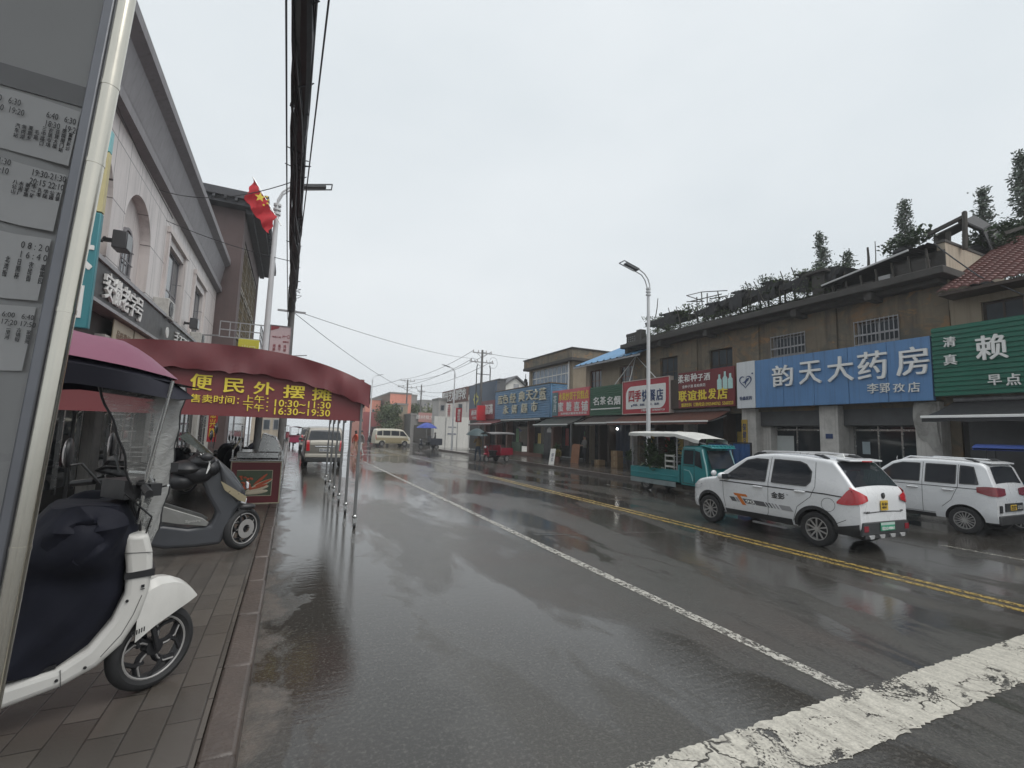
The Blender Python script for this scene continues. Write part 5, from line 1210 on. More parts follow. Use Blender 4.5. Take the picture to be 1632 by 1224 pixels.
for sd_ in (1, -1):
    b = MB(SEAM); c2.seam(b, [(-.485, 1.42), (-.485, .36)], sd_); c2.seam(b, [(.48, 1.0), (.46, .7), (.44, .36)], sd_); c2.seam(b, [(-1.095, 1.40), (-1.10, .95), (-.98, .66), (-.82, .5)], sd_); c2.seam(b, [(-1.62, .92), (.6, .925)], sd_, .014); c2.seam(b, [(-.70, .36), (.7, .36)], sd_); b.build('panel_seam', C2)
    c2.handle(-.30, .86, sd_, CHROME); c2.handle(-.93, .86, sd_, CHROME); c2.mirror(.42, 1.02, sd_)
    b = MB(pm('tail_lamp_dark', (.20, .02, .025), .16, coat=.5)); wrap_lamp(c2, b, sd_, [(-1.40, .86, .965), (-1.50, .83, .98), (-1.56, .81, .985)], [(.05, -.008, .80, .985), (.005, .012, .80, .985), (-.022, .05, .80, .98), (-.012, .30, .81, .965), (-.012, .42, .83, .95)]); b.build('tail_lamp', C2)
    b = MB(CHROME); yy = sd_*.52; b.tube([(-1.36, yy, 1.45), (-1.26, yy, 1.51), (-.2, yy, 1.53), (-.05, yy, 1.46)], .016, 8); b.mat(DARKTRIM).tube([(-1.38, yy, 1.45), (-1.28, yy, 1.51), (-1.16, yy, 1.52)], [.03, .026, .016], 8); b.build('roof_rail', C2)
    b = MB(DARKTRIM); c2.side(b, [(-.7, .26), (.7, .26)], [(-.7, .34), (.7, .34)], sd_, eps=.008); b.build('sill_trim', C2)
b = MB(DARKTRIM).box(-1.70, -1.5, -.62, .62, .24, .42); b.build('rear_bumper_trim', C2, bev=.02)
b = MB(DARKTRIM).box(-1.685, -1.66, -.40, .34, .50, .66); b.mat(PLY).box(-1.69, -1.684, -.10, .16, .52, .63); b.mat(BLACK).text('皖·金D\n65520', (-1.69, .03, .575), w=.2, h=.08, ext=.001, off=.01, **RR); b.mat(WHITEP).text('D·2218', (-1.686, -.25, .575), w=.2, h=.07, ext=.001, **RR); b.build('number_plate', C2)
b = MB(BLACK).box(-1.69, -1.665, -.57, -.5, .48, .62).box(-1.69, -1.665, .5, .57, .48, .62); b.build('bumper_vent', C2)
b = MB(WHITEC); b.prism([(-1.40, -.52, 1.455), (-1.58, -.48, 1.43), (-1.58, .48, 1.43), (-1.40, .52, 1.455)], (0, 0, .035)); b.build('spoiler', C2, bev=.012)
b = MB(CHROME).ball((-1.655, 0, .88), .008, .035, .03, 10, 6); b.build('badge', C2)

# ---- silver people carrier beyond the canopy
SILV = pm('silver_beige_paint', (.165, .155, .135), .32, metal=.35, var=.04, coat=.4)
C3 = thing('parked_car', 'silver beige people carrier seen from behind beyond the canopy posts', 'car', (1.42, 24.75, 0), R(90))
prof = [(-2.05, .42), (-2.07, .75), (-2.03, 1.10), (-1.98, 1.2), (-1.86, 1.62), (-1.76, 1.76), (-1.3, 1.81), (0, 1.82), (.6, 1.76), (1.3, 1.15), (1.45, 1.08), (1.9, .95), (2.1, .7), (2.12, .4)]
c3 = Car(C3, prof, 1.68, .26, 1.14, SILV, lean=.2, nosew=.2, tailw=.06)
c3.body((1.3, -1.35), .32)
for wx in (1.3, -1.35):
    for sd_ in (1, -1): wheel_at(C3, wx, sd_*(.84-.1), .32, .2, sd_, 7)
c3.wins([([(.1, 1.16), (1.1, 1.14)], [(.1, 1.62), (.6, 1.6), (1.1, 1.18)]), ([(-.9, 1.16), (0, 1.16)], [(-.9, 1.64), (0, 1.63)]), ([(-1.85, 1.18), (-1.0, 1.17)], [(-1.85, 1.2), (-1.72, 1.6), (-1.0, 1.63)])])
b = MB(CARGL); c3.top(b, c3.at(1.2), c3.at(1.64), (-.97, -.93), (.97, .93)); b.build('rear_window', C3)
for sd_ in (1, -1):
    b = MB(TAILR); c3.top(b, c3.at(.74), c3.at(1.2), (.86*sd_, .9*sd_), (1.06*sd_, 1.06*sd_), eps=.012); c3.side(b, [(-2.02, .74), (-1.9, .8)], [(-2.02, 1.2), (-1.9, 1.18)], sd_, eps=.01); b.build('tail_lamp', C3); c3.mirror(1.05, 1.2, sd_)
b = MB(pm('pale_tailgate', (.38, .36, .31), .35, coat=.4)); c3.top(b, c3.at(1.0), c3.at(1.19), -.84, .84, eps=.007); b.build('tailgate_band', C3)
b = MB(CHROME).box(-2.085, -2.065, -.4, .4, .93, .97); b.build('tailgate_strip', C3)
b = MB(pm('pale_plate', (.5, .5, .48), .4)).box(-2.10, -2.08, -.22, .22, .72, .86); b.mat(NAVY).text('皖D·6K218', (-2.10, 0, .79), w=.38, h=.09, ext=.002, off=.01, **RR); b.build('number_plate', C3)
b = MB(pm('bumper_strip', (.42, .40, .35), .4)).box(-2.13, -2.0, -.8, .8, .46, .62); b.mat(DARKTRIM).box(-2.12, -2.0, -.78, .78, .26, .46); b.build('rear_bumper', C3, bev=.03)

# ---- beige two-tone minivan crossing ahead
VANP = pm('two_tone_upper', (.58, .55, .45), .35, var=.05, coat=.4); VANL = pm('two_tone_lower', (.30, .25, .15), .4, var=.08, coat=.3)
C4 = thing('minivan', 'beige two-tone minivan crossing the road in the distance', 'van', (10.15, 53.4, 0), R(8))
prof = [(-1.95, .55), (-1.97, .9), (-1.93, 1.3), (-1.85, 1.75), (-1.7, 1.87), (0, 1.92), (.9, 1.86), (1.2, 1.72), (1.72, 1.1), (1.9, 1.0), (2.0, .75), (2.0, .45)]
c4 = Car(C4, prof, 1.58, .3, 1.1, VANP, lean=.14, nosew=.16, tailw=.05); c4.body((1.32, -1.25), .29)
for wx in (1.32, -1.25):
    for sd_ in (1, -1): wheel_at(C4, wx, sd_*(.79-.09), .29, .17, sd_, 6)
c4.wins([([(.75, 1.18), (1.5, 1.14)], [(.75, 1.68), (1.1, 1.66), (1.5, 1.2)]), ([(-.25, 1.18), (.65, 1.18)], [(-.25, 1.7), (.65, 1.69)]), ([(-1.15, 1.18), (-.35, 1.18)], [(-1.15, 1.7), (-.35, 1.7)]), ([(-1.8, 1.2), (-1.25, 1.18)], [(-1.8, 1.6), (-1.25, 1.7)])])
for sd_ in (1, -1):
    b = MB(VANL); c4.side(b, [(-1.93, .62), (-1.62, .62)], [(-1.93, .95), (-1.62, .95)], sd_, eps=.004); c4.side(b, [(-1.62, .64), (-.9, .64)], [(-1.62, .95), (-.9, .95)], sd_, eps=.004); c4.side(b, [(-.9, .34), (.96, .34)], [(-.9, .95), (.96, .95)], sd_, eps=.004); c4.side(b, [(.96, .66), (1.9, .62)], [(.96, .95), (1.9, .9)], sd_, eps=.004); b.build('lower_panel', C4)
    b = MB(SEAM); c4.seam(b, [(.7, 1.75), (.7, .36)], sd_); c4.seam(b, [(-.3, 1.75), (-.3, .36)], sd_); c4.seam(b, [(1.55, 1.15), (1.5, .5)], sd_); b.build('panel_seam', C4); c4.mirror(1.5, 1.2, sd_)
    b = MB(LAMPC); c4.side(b, [(1.72, .72), (1.96, .7)], [(1.72, .92), (1.96, .86)], sd_, eps=.01); b.build('headlight', C4)
    b = MB(TAILR); c4.side(b, [(-1.95, .8), (-1.88, .8)], [(-1.95, 1.25), (-1.88, 1.25)], sd_, eps=.01); b.build('tail_lamp', C4)
b = MB(CARGL); c4.top(b, c4.acc[7]+.02, c4.acc[8]-.02, -.93, .93); b.build('windscreen', C4)
# ------------------------------------------------------------------ scooters on the left pavement
def side_frame(P0, psi):
    """local (forward, height) of a picture point on the upright centre plane of a scooter"""
    d = V((sin(psi), cos(psi), 0)); nr = V((d.y, -d.x, 0)); P0 = V(P0)
    def f(px, py, off=0.0):
        r = ray(px, py); t = (P0+nr*off-CAM).dot(nr)/r.dot(nr); p = CAM+r*t
        return (p-P0).dot(d), p.z-P0.z
    return f
WHS = pm('white_scooter_plastic', (.60, .59, .56), .32, var=.06, scale=3, coat=.35, dirt=.22)
DGS = pm('dark_grey_fairing', (.045, .048, .055), .35, var=.2, scale=4, coat=.3, dirt=.3)
NAVYQ = NT('navy_quilt'); _t = NAVYQ; _c = _t.coord()
_p = _t.bsdf(Base_Color=_t.mix(_t.noise(_c, 6, 5), (.004, .0045, .009), (.013, .0145, .027)), Roughness=.72, Specular_IOR_Level=.3)
_t.link(_t.bump(_t.noise(_c, 5, 3, .5, .3), .45, .03), _p.inputs['Normal']); NAVYQ = NAVYQ.m
PURP = pm('purple_canopy_cloth', (.20, .065, .11), .5, var=.15, scale=2, bump=.15, bscale=20)
UNDER = pm('canopy_lining', (.012, .012, .022), .6)
def film_mat(name, tint, op=.16):
    t = NT(name); co = t.coord()
    n1 = t.noise(t.coord(scale=(1, 1, 3)), 7, 4, .6, 1.2)
    g = t.n('BsdfPrincipled', {'Base Color': (*tint, 1), 'Roughness': .08, 'Specular IOR Level': .7})
    t.link(t.bump(n1, .4, .02), g.inputs['Normal'])
    tr = t.n('BsdfTransparent', {'Color': (.80, .81, .80, 1)})
    fr = t.n('Fresnel', {'IOR': 1.35}); t.link(t.bump(n1, .3, .02), fr.inputs['Normal'])
    crease_glint = t.ramp(t.noise(t.coord(scale=(3, 3, 26), rot=(.5, .3, 0)), 2.6, 3, .5, .6), [(.60, 0.0), (.64, .9), (.68, 0.0)])  # thin pale streaks mixed in to stand for highlights on creases
    k = t.math('ADD', t.math('ADD', t.math('MULTIPLY', fr.outputs[0], .8), op), t.math('MULTIPLY', crease_glint, .5), True)
    ms = t.n('MixShader', {0: k, 1: tr.outputs[0], 2: g.outputs[0]}); t.link(ms.outputs[0], t.out.inputs[0]); return t.m
FILM = film_mat('clear_plastic_film', (.34, .34, .33), .30); SMOKE = film_mat('smoked_screen', (.05, .06, .05), .45)
MIRG = pm('mirror_glass', (.35, .36, .38), .05, metal=.9)
def spoke_wheel(parent, x, y, r, wd, rot=0.0, style=5, name='wheel'):
    """scooter wheel: rounded tyre, rim ring, swept spokes; rot = steer about the upright axis"""
    mt = MX.Translation((x, y, r)) @ MX.Rotation(rot, 4, 'Z') @ MX.Rotation(R(90), 4, 'X'); ri = r*.74; h = wd/2
    b = MB(RUBBER); prof = [(ri, -h*.75)]+[(ri+(r-ri)*(.35+.65*sin(pi*k/8)), -h*cos(pi*k/8)) for k in range(9)]+[(ri, h*.75)]
    b.lathe(prof, 36, mt, close=True); o = b.build(name, parent); b = MB(BLACK)
    b.lathe([(ri*1.0, -h*.72), (ri*.90, -h*.5), (ri*.90, h*.5), (ri*1.0, h*.72)], 36, mt); b.mat(ALLOY)
    for s_ in (-1, 1): b.lathe([(ri*1.0, s_*h*.74), (ri*.965, s_*h*.80), (ri*.93, s_*h*.72)], 36, mt)
    b.mat(BLACK).lathe([(0, -h*.8), (ri*.26, -h*.7), (ri*.28, 0), (ri*.26, h*.7), (0, h*.8)], 18, mt); b.xf = mt
    for k in range(style):
        a = 2*pi*k/style; pts = [V((cos(a+.55*t*t)*ri*lerp(.2, .94, t), sin(a+.55*t*t)*ri*lerp(.2, .94, t), 0)) for t in (0, .33, .66, 1)]
        pts2 = [V((cos(a+.35-.75*t)*ri*lerp(.5, .94, t), sin(a+.35-.75*t)*ri*lerp(.5, .94, t), 0)) for t in (0, .5, 1)]
        b.mat(BLACK).tube(pts, [.022*r/.24]*4, 6); b.tube([p+V((0, 0, h*.4)) for p in pts2], .013*r/.24, 6); b.mat(ALLOY)
        for s_ in (-1, 1): b.tube([p+V((0, 0, s_*.022*r/.24)) for p in pts], .0055*r/.24, 5)
    b.xf = None; b.build('rim', o); return o
def scooter_mirror(parent, base, c, r=.07, rx=(0, -1, 0)):
    b = MB(BLACK); base, c = V(base), V(c); b.tube([base, base.lerp(c, .6)+V((0, 0, .01)), c-V((0, 0, r*.8))], .007, 6)
    b.ball(c, .022, r*1.05, r*.95, 14, 8); b.mat(MIRG).ball(c-V((.010, 0, 0)), .014, r*.9, r*.8, 14, 8); b.build('mirror', parent)

# ---- the white scooter with purple canopy nearest the camera
PSI = R(75); P0 = V((-.68, 3.68, .15)); f = side_frame(P0, PSI)
SC = thing('canopy_scooter', 'white scooter with purple rain canopy, clear side film and navy apron', 'scooter', P0, pi/2-PSI)
ST = R(26)
spoke_wheel(SC, 0, 0, .24, .10, ST, 5); spoke_wheel(SC, -1.30, 0, .24, .11, 0, 5)
mt = MX.Rotation(ST, 4, 'Z')
b = MB(WHS); b.xf = mt; rows = []
for k in range(15):                                 # beak-shaped front mudguard, steered with the wheel
    t = k/14; x = lerp(-.15, .215, t); zt = plerp([(-.15, .60), (-.08, .645), (-.02, .66), (.05, .648), (.12, .61), (.17, .565), (.215, .50)], x); zl = plerp([(-.15, .33), (-.05, .39), (.08, .445), (.215, .485)], x); w_ = lerp(.088, .055, max(0, (t-.5)/.5)**2)
    zt = max(zt, zl+.015); rows.append([(x, -w_*1.08, zl), (x, -w_*1.05, lerp(zl, zt, .5)), (x, -w_*.85, lerp(zl, zt, .85)), (x, -w_*.35, zt), (x, w_*.35, zt), (x, w_*.85, lerp(zl, zt, .85)), (x, w_*1.05, lerp(zl, zt, .5)), (x, w_*1.08, zl)])
b.grid(rows); b.add(rows[-1], [tuple(range(8))])
o = b.build('front_mudguard', SC)
b = MB(BLACK); b.xf = mt
for y in (-.062, .062): b.tube([(0, y, .24), (-.05, y*.9, .42), (-.14, y*.5, .7)], .016, 8)
b.build('fork', SC)
def prism_side(b, pts, y0, y1): b.prism([(x, y0, z) for x, z in pts][::-1], (0, y1-y0, 0)); return b
out = [(-.085, .95), (-.055, .84), (-.045, .73), (-.055, .60), (-.085, .47), (-.15, .34), (-.25, .245), (-.39, .18), (-.64, .13), (-1.0, .13)]
inn = [(-1.0, .235), (-.64, .245), (-.42, .275), (-.30, .35), (-.21, .48), (-.165, .62), (-.17, .75), (-.20, .95)]
b = MB(WHS); prism_side(b, out+inn, -.17, .17); b.build('leg_shield', SC, bev=.03, seg=3)
b = MB(BLACK); prism_side(b, [(-.035, .745), (-.175, .735), (-.175, .70), (-.035, .705)], -.176, .176); b.build('strap', SC)
b = MB(BLACK); q = MB(BLACK); prism_side(b, [(-.42, .281), (-1.0, .242), (-1.0, .255), (-.42, .30)], -.15, .15)
for k in range(7): b.box(-.95+k*.075, -.92+k*.075, -.14, .14, .255, .272)
b.build('foot_mat', SC)
b = MB(SEAM)
for pts_ in ([(-.39, .185), (-.40, .275)], [(-.085, .60), (-.115, .50), (-.16, .40), (-.24, .30)], [(-.055, .84), (-.19, .85)]):
    for p_, q_ in zip(pts_, pts_[1:]): b.bar((p_[0], -.1705, p_[1]), (q_[0], -.1705, q_[1]), .004, .003)
b.build('panel_seam', SC)
b = MB(BLACK)
for k in range(6): b.box(-.115+k*.011, -.109+k*.011, -.1765, -.1705, .375+k*.004, .40+k*.004)
b.box(-.095, -.075, -.1765, -.1705, .635, .638).box(-.093, -.077, -.1765, -.1705, .645, .66)
for s_, z_ in ((-.41, .225), (-.15, .58), (-.30, .26)): b.cyl((s_, -.168, z_), (s_, -.176, z_), .008, n=8)
b.build('sticker', SC)
for pts_ in ([(-.22, -.24, 1.2), (-.08, -.2, 1.05), (-.10, -.08, .9)], [(-.22, .2, 1.2), (-.06, .1, 1.06), (-.1, .02, .9)]): MB(BLACK).tube(pts_, .005, 5).build('brake_cable', SC)
# rear body, seat, box
b = MB(WHS); prism_side(b, [(-.92, .2), (-.95, .62), (-1.1, .66), (-1.65, .66), (-1.78, .58), (-1.62, .42), (-1.3, .50), (-1.08, .40), (-1.0, .2)], -.16, .16); b.build('rear_body', SC, bev=.04, seg=3)
b = MB(BLACK); prism_side(b, [(-.9, .67), (-.93, .75), (-1.2, .77), (-1.6, .80), (-1.66, .72), (-1.6, .67)], -.15, .15); b.build('seat', SC, bev=.03, seg=3)
b = MB(DGS); prism_side(b, [(-1.5, .82), (-1.5, 1.12), (-1.82, 1.12), (-1.85, .82)], -.19, .19); b.build('top_box', SC, bev=.04)
# handlebar, mirrors, instruments
b = MB(BLACK); hz_ = 1.21; b.xf = MX.Translation((-.2, 0, 0)) @ mt @ MX.Translation((.2, 0, 0))
b.tube([(-.28, -.36, hz_), (-.22, -.2, hz_+.03), (-.19, 0, hz_+.01), (-.22, .2, hz_+.03), (-.28, .36, hz_)], .014, 8); b.tube([(-.30, -.40, hz_), (-.25, -.26, hz_+.02)], .02, 8); b.tube([(-.30, .40, hz_), (-.25, .26, hz_+.02)], .02, 8)
b.box(-.28, -.12, -.12, .12, hz_-.06, hz_+.05); b.tube([(-.12, 0, .8), (-.19, 0, hz_)], .03, 8); b.box(-.24, -.18, -.3, -.22, hz_-.03, hz_+.04); b.mat(STEEL).tube([(-.17, -.34, hz_+.03), (-.12, -.25, hz_+.02), (-.14, -.18, hz_)], .007, 6).tube([(-.16, -.2, hz_+.0), (-.15, -.1, hz_+.08), (-.2, 0, hz_+.09)], .012, 6)
b.build('handlebar', SC)
scooter_mirror(SC, (-.33, -.25, hz_+.05), (-.47, -.30, 1.43), .085); scooter_mirror(SC, (-.24, .25, hz_+.05), (-.30, .42, 1.45), .085)
# navy quilted apron hung from the bars
b = MB(NAVYQ); rows = []
for k in range(25):
    z = lerp(.265, 1.13, k/24); t = k/24; row = []
    for j in range(44):
        a = 2*pi*j/44; fo = 1+.035*sin(a*4+z*7+sin(z*9))+.022*sin(a*11-z*13+2*sin(a*2))+.018*sin(z*31+a*3)*(z > .75)
        rx_ = lerp(.235, .27, t) if t < .8 else lerp(.27, .16, (t-.8)/.2); ry_ = lerp(.18, .235, t)+(.08*sin(pi*min(1, max(0, (t-.55)/.4))) if abs(sin(a)) > .5 else 0)
        cx_ = plerp([(.26, -.62), (.36, -.52), (.48, -.45), (.62, -.405), (.8, -.40), (1.2, -.36)], z); row.append((cx_+rx_*fo*cos(a), ry_*fo*sin(a), z+.012*sin(a*3)))
    rows.append(row)
b.grid(rows, wrap=True); b.add(rows[-1], [tuple(range(44))])
q_ = [[(-.36+(.17-.03*k)*cos(a)+.02*sin(3*a+k), -.235-.055*sin(pi*k/6)-.012*sin(5*a), .99+(.15-.022*k)*sin(a)*(1 if sin(a) > 0 else 1.5)) for a in [2*pi*j/26 for j in range(26)]] for k in range(6)]; b.grid(q_, wrap=True); b.add(q_[-1], [tuple(range(26))]); b.ball((-.36, .28, 1.06), .15, .08, .11, 16, 10); b.build('apron', SC)
# canopy
RD = [(-1.6, 1.98), (-1.2, 2.13), (-.85, 2.19)]+[f(*q) for q in ((119, 526), (193, 543), (237, 567), (266, 589), (283, 603))]
HM = [(-1.6, 1.76), (-1.0, 1.90)]+[f(q[0], q[1], q[2]) for q in ((112, 565, .37), (190, 581, .33), (245, 594, .24), (283, 604, .1))]
def canopy_rows(dz, sc=1.0):
    rows = []
    for i in range(23):
        s_ = lerp(-1.6, RD[-1][0], i/22); rid = plerp(RD, s_); hw = plerp([(-1.6, .30), (-1.2, .38), (-.6, .38), (-.25, .33), (RD[-2][0], .16), (RD[-1][0], .04)], s_)*sc
        hem = min(rid-.004, plerp(HM, s_)); row = []
        for j in range(17):
            k = lerp(-1, 1, j/16); row.append((s_, hw*k, rid-(rid-hem)*abs(k)**1.9+dz+.008*sin(i*1.1)*(1-abs(k))))
        rows.append(row)
    return rows
b = MB(PURP); b.grid(canopy_rows(0)); b.build('canopy_cloth', SC)
b = MB(UNDER); b.grid(canopy_rows(-.035, .97)); rr = canopy_rows(-.035, .985); tp_ = f(335, 622); b.add([rr[-3][0], rr[-1][8], rr[-3][16], (tp_[0], 0, tp_[1])], [(0, 3, 1), (1, 3, 2)])
for e in (0, 16): b.grid([[r_[e] for r_ in rr], [(r_[e][0]+.10*(i/22)**3, r_[e][1]*.9, r_[e][2]-.11*min(1, max(.25, (.2-r_[e][0])/.3))) for i, r_ in enumerate(rr)]])
b.build('canopy_lining', SC)
for pts_, r_ in (([(.04, .20, 1.84), (-.02, .17, 1.3), (-.10, .1, .98)], .011), ([(-1.35, 0, 2.0), (-1.45, 0, 1.4), (-1.5, 0, .7)], .015), ([(-.05, -.2, 1.86), (-.12, -.15, 1.3), (-.14, -.1, 1.0)], .011)): MB(STEEL).tube(pts_, r_, 8).build('canopy_strut', SC)
# clear film: hem from the near side round to the front, drawn down to a point
lf = [f(150, 600), f(167, 640), f(192, 703), (f(208, 777)), f(221.6, 836), f(231, 878)]; rt = [f(302, 622), f(294, 650), f(282, 715), f(272, 775), f(252, 845), f(233, 880)]
b = MB(FILM); rows = []
for k in range(26):
    t = k/25; zl = lerp(lf[0][1], lf[-1][1], t); row = []
    L_ = (plerp([(-p[1], p[0]) for p in lf], -zl), zl); r_ = (plerp([(-p[1], p[0]) for p in rt], -zl), zl)
    for j in range(15):
        u = j/14; y = lerp(-.26, .20, u)*(1-t)**.75-.06*sin(pi*u)*(1-t); row.append((lerp(L_[0], r_[0], u)+.05*sin(pi*u)*(1-t)+.006*sin(k*1.3+j*.8), y, zl-.02*sin(u*pi)+.006*sin(j*2.2)))
    rows.append(row)
b.grid(rows); b.build('clear_film', SC)
b = MB(BLACK); b.tube([r_[0] for r_ in rows], .0065, 6); b.tube([r_[-1] for r_ in rows], .0065, 6); b.tube(rows[0], .006, 6); b.ball(rows[-1][7], .022, n=8, k=6); b.build('film_binding', SC)
b = MB(BLACK); bx_ = rows[13][-1]; b.box(bx_[0]-.03, bx_[0]+.03, bx_[1]-.03, bx_[1]+.02, bx_[2]-.03, bx_[2]+.03); b.tube([(bx_[0], bx_[1], bx_[2]), (-.16, .05, 1.15)], .006, 6); b.build('film_clamp', SC)

# ---- dark maxi scooter behind it
PSI2 = R(80); P2 = V((-.49, 7.24, .15)); g = side_frame(P2, PSI2)
MS = thing('maxi_scooter', 'dark grey maxi scooter with black apron and tall smoked windscreen', 'scooter', P2, pi/2-PSI2)
spoke_wheel(MS, 0, 0, .265, .12, R(36), 6); spoke_wheel(MS, -1.42, 0, .25, .13, 0, 6)
G2 = lambda pts: [g(*p) for p in pts]
b = MB(DGS); prism_side(b, G2([(341, 726), (371, 752), (388, 778), (391, 792), (383, 802), (374, 812), (366, 832), (357, 848), (351, 864), (310, 869), (262, 872), (225, 866), (215, 838), (262, 833), (300, 838), (335, 834), (344, 815), (330, 790), (318, 760), (322, 735)])[::-1], -.15, .15); b.build('fairing', MS, bev=.045, seg=3)
b = MB(DGS); prism_side(b, G2([(345, 728), (388, 780), (376, 800), (352, 770)])[::-1], -.2, .2); b.build('nose_panel', MS, bev=.05, seg=3)
GLD = pm('champagne_trim', (.34, .29, .19), .3, metal=.5, var=.2); b = MB(GLD)
for y0, y1 in ((-.215, -.2), (.2, .215)): prism_side(b, G2([(350, 764), (357, 768), (390, 788), (388, 797), (378, 794), (356, 778)])[::-1], y0, y1)
b.build('trim_strip', MS); b = MB(LAMPC)
for y0, y1 in ((-.214, -.195), (.195, .214)): prism_side(b, G2([(383, 787), (391, 791), (389, 800), (381, 798)])[::-1], y0, y1)
b.box(*[.0, .03], -.08, .08, .78, .86); b.build('headlight', MS, bev=.01)
b = MB(pm('silver_side_panel', (.24, .24, .23), .38, metal=.4, var=.15, dirt=.3))
for y0, y1 in ((-.178, -.15), (.15, .178)): prism_side(b, G2([(215, 795), (262, 804), (322, 822), (332, 829), (328, 835), (285, 832), (215, 822)])[::-1], y0, y1)
b.build('side_panel', MS, bev=.008); b = MB(pm('grey_lettering', (.40, .40, .38), .4)); c = g(307, 827); b.text('Sport', (c[0], -.181, c[1]), w=.16, h=.04, ext=.002, off=.02, **FRT); b.build('lettering', MS)
b = MB(BLACK); prism_side(b, G2([(180, 770), (225, 778), (262, 795), (262, 806), (215, 797), (165, 788)])[::-1], -.15, .15); b.build('seat', MS, bev=.035, seg=3)
b = MB(DGS); prism_side(b, G2([(150, 785), (215, 796), (215, 830), (190, 838), (160, 815), (140, 795)])[::-1], -.14, .14); b.build('tail', MS, bev=.04, seg=3)
b = MB(BLACK); cA = [g(313, 752), g(290, 765), g(322, 735), g(300, 745), g(335, 745)]
for (x, z), (rx_, ry_, rz_) in zip(cA, ((.20, .26, .15), (.16, .24, .12), (.16, .25, .10), (.2, .3, .1), (.12, .22, .12))): b.ball((x, -.04, z), rx_, ry_, rz_, 16, 10)
b.build('apron', MS)
b = MB(SMOKE); rows = []
for k in range(9):
    t = k/8; A_, B_ = g(288, 700), g(338, 708); C_, D_ = g(300, 688), g(325, 690); row = []
    for j in range(11):
        u = lerp(-1, 1, j/10); base = lerp(g(341, 722)[0], g(300, 690)[0], t); z = lerp(g(341, 724)[1], g(300, 688)[1], t); row.append((base-.10*u*u-.0, .24*u*(1-.25*t), z-.06*u*u*t))
    rows.append(row)
b.grid(rows); b.build('windscreen', MS)
b = MB(BLACK); hx, hz2 = g(325, 726); b.tube([(hx-.08, -.36, hz2), (hx, -.2, hz2+.02), (hx+.04, 0, hz2), (hx, .2, hz2+.02), (hx-.08, .36, hz2)], .016, 8); b.ball((hx+.02, -.36, hz2+.0), .07, .05, .05, 10, 6); b.build('handlebar', MS)
m1, s1 = g(343, 682), g(338, 714); scooter_mirror(MS, (s1[0], -.22, s1[1]), (m1[0], -.26, m1[1]), .075); scooter_mirror(MS, (s1[0], .22, s1[1]), (m1[0]-.02, .30, m1[1]-.1), .075)
b = MB(BLACK)
for y in (-.07, .07): b.tube([(0, y, .265), (-.06, y, .5), (-.12, y*.7, .72)], .02, 8)
b.ball((-.02, 0, .54), .16, .075, .05, 12, 8); b.build('fork', MS)
b = MB(ALLOY); b.lathe([(.05, 0), (.12, 0), (.12, .006), (.05, .006)], 20, MX.Translation((0, 0, .265)) @ MX.Rotation(R(36), 4, 'Z') @ MX.Translation((0, -.07, 0)) @ MX.Rotation(R(90), 4, 'X')); b.build('brake_disc', MS)
b = MB(WHITEP); 
for k in range(3): b.tube([(hx-.05+.03*k, -.30, hz2+.04), (hx+.02*k, -.34, hz2-.02), (hx+.06, -.33, hz2-.03-.05*k), (hx+.03, -.34, hz2-.2)], .005, 5)
b.build('tied_cord', MS)

# ---- parked scooters farther along the pavement: one built, the rest copied
def plain_scooter(label, loc, rz, col, group):
    s = thing('parked_scooter', label, 'scooter', loc, rz, group)
    spoke_wheel(s, .0, 0, .22, .09, .35, 5); spoke_wheel(s, -1.25, 0, .22, .1, 0, 5)
    b = MB(col); prism_side(b, [(-.05, .95), (.06, .80), (.05, .55), (-.10, .30), (-.3, .2), (-.75, .18), (-.75, .27), (-.34, .30), (-.2, .45), (-.13, .62), (-.16, .95)], -.16, .16); b.build('leg_shield', s, bev=.04, seg=2)
    b = MB(col); prism_side(b, [(-.72, .2), (-.78, .60), (-1.5, .68), (-1.66, .58), (-1.3, .46), (-.95, .36), (-.86, .2)], -.15, .15); b.build('rear_body', s, bev=.05, seg=2)
    b = MB(BLACK); prism_side(b, [(-.70, .64), (-.74, .73), (-1.45, .80), (-1.5, .70)], -.14, .14); b.build('seat', s, bev=.03)
    b = MB(col); b.ball((0, 0, .40), .26, .07, .10, 12, 8); b.build('front_mudguard', s); b = MB(BLACK)
    for y in (-.07, .07): b.tube([(0, y, .22), (-.08, y, .8)], .018, 6)
    b.build('fork', s); b = MB(BLACK); b.tube([(-.22, -.34, 1.0), (-.12, -.1, 1.05), (-.12, .1, 1.05), (-.22, .34, 1.0)], .016, 6); b.ball((-.08, 0, .98), .11, .13, .09, 10, 6); b.build('handlebar', s)
    MB(LAMPC).ball((.02, 0, .90), .05, .08, .05, 10, 6).build('headlight', s); scooter_mirror(s, (-.16, -.22, 1.03), (-.2, -.30, 1.25), .07); scooter_mirror(s, (-.16, .22, 1.03), (-.2, .30, 1.25), .07); return s
GRP = 'scooters parked along the pavement'
BKS = pm('black_scooter_plastic', (.02, .021, .024), .3, var=.2, coat=.4, dirt=.2)
p1 = plain_scooter('black scooter parked just behind the stainless food cart', (-.95, 14.0, .15), R(12), BKS, GRP)
MB(NAVYQ).ball((-.28, 0, .72), .26, .26, .34, 14, 10).build('apron', p1)
def recolour(o, a, b_):
    for ch in o.children:
        recolour(ch, a, b_)
        if ch.type == 'MESH' and any(m_ == a for m_ in ch.data.materials):
            ch.data = ch.data.copy()
            for i, m_ in enumerate(ch.data.materials):
                if m_ == a: ch.data.materials[i] = b_
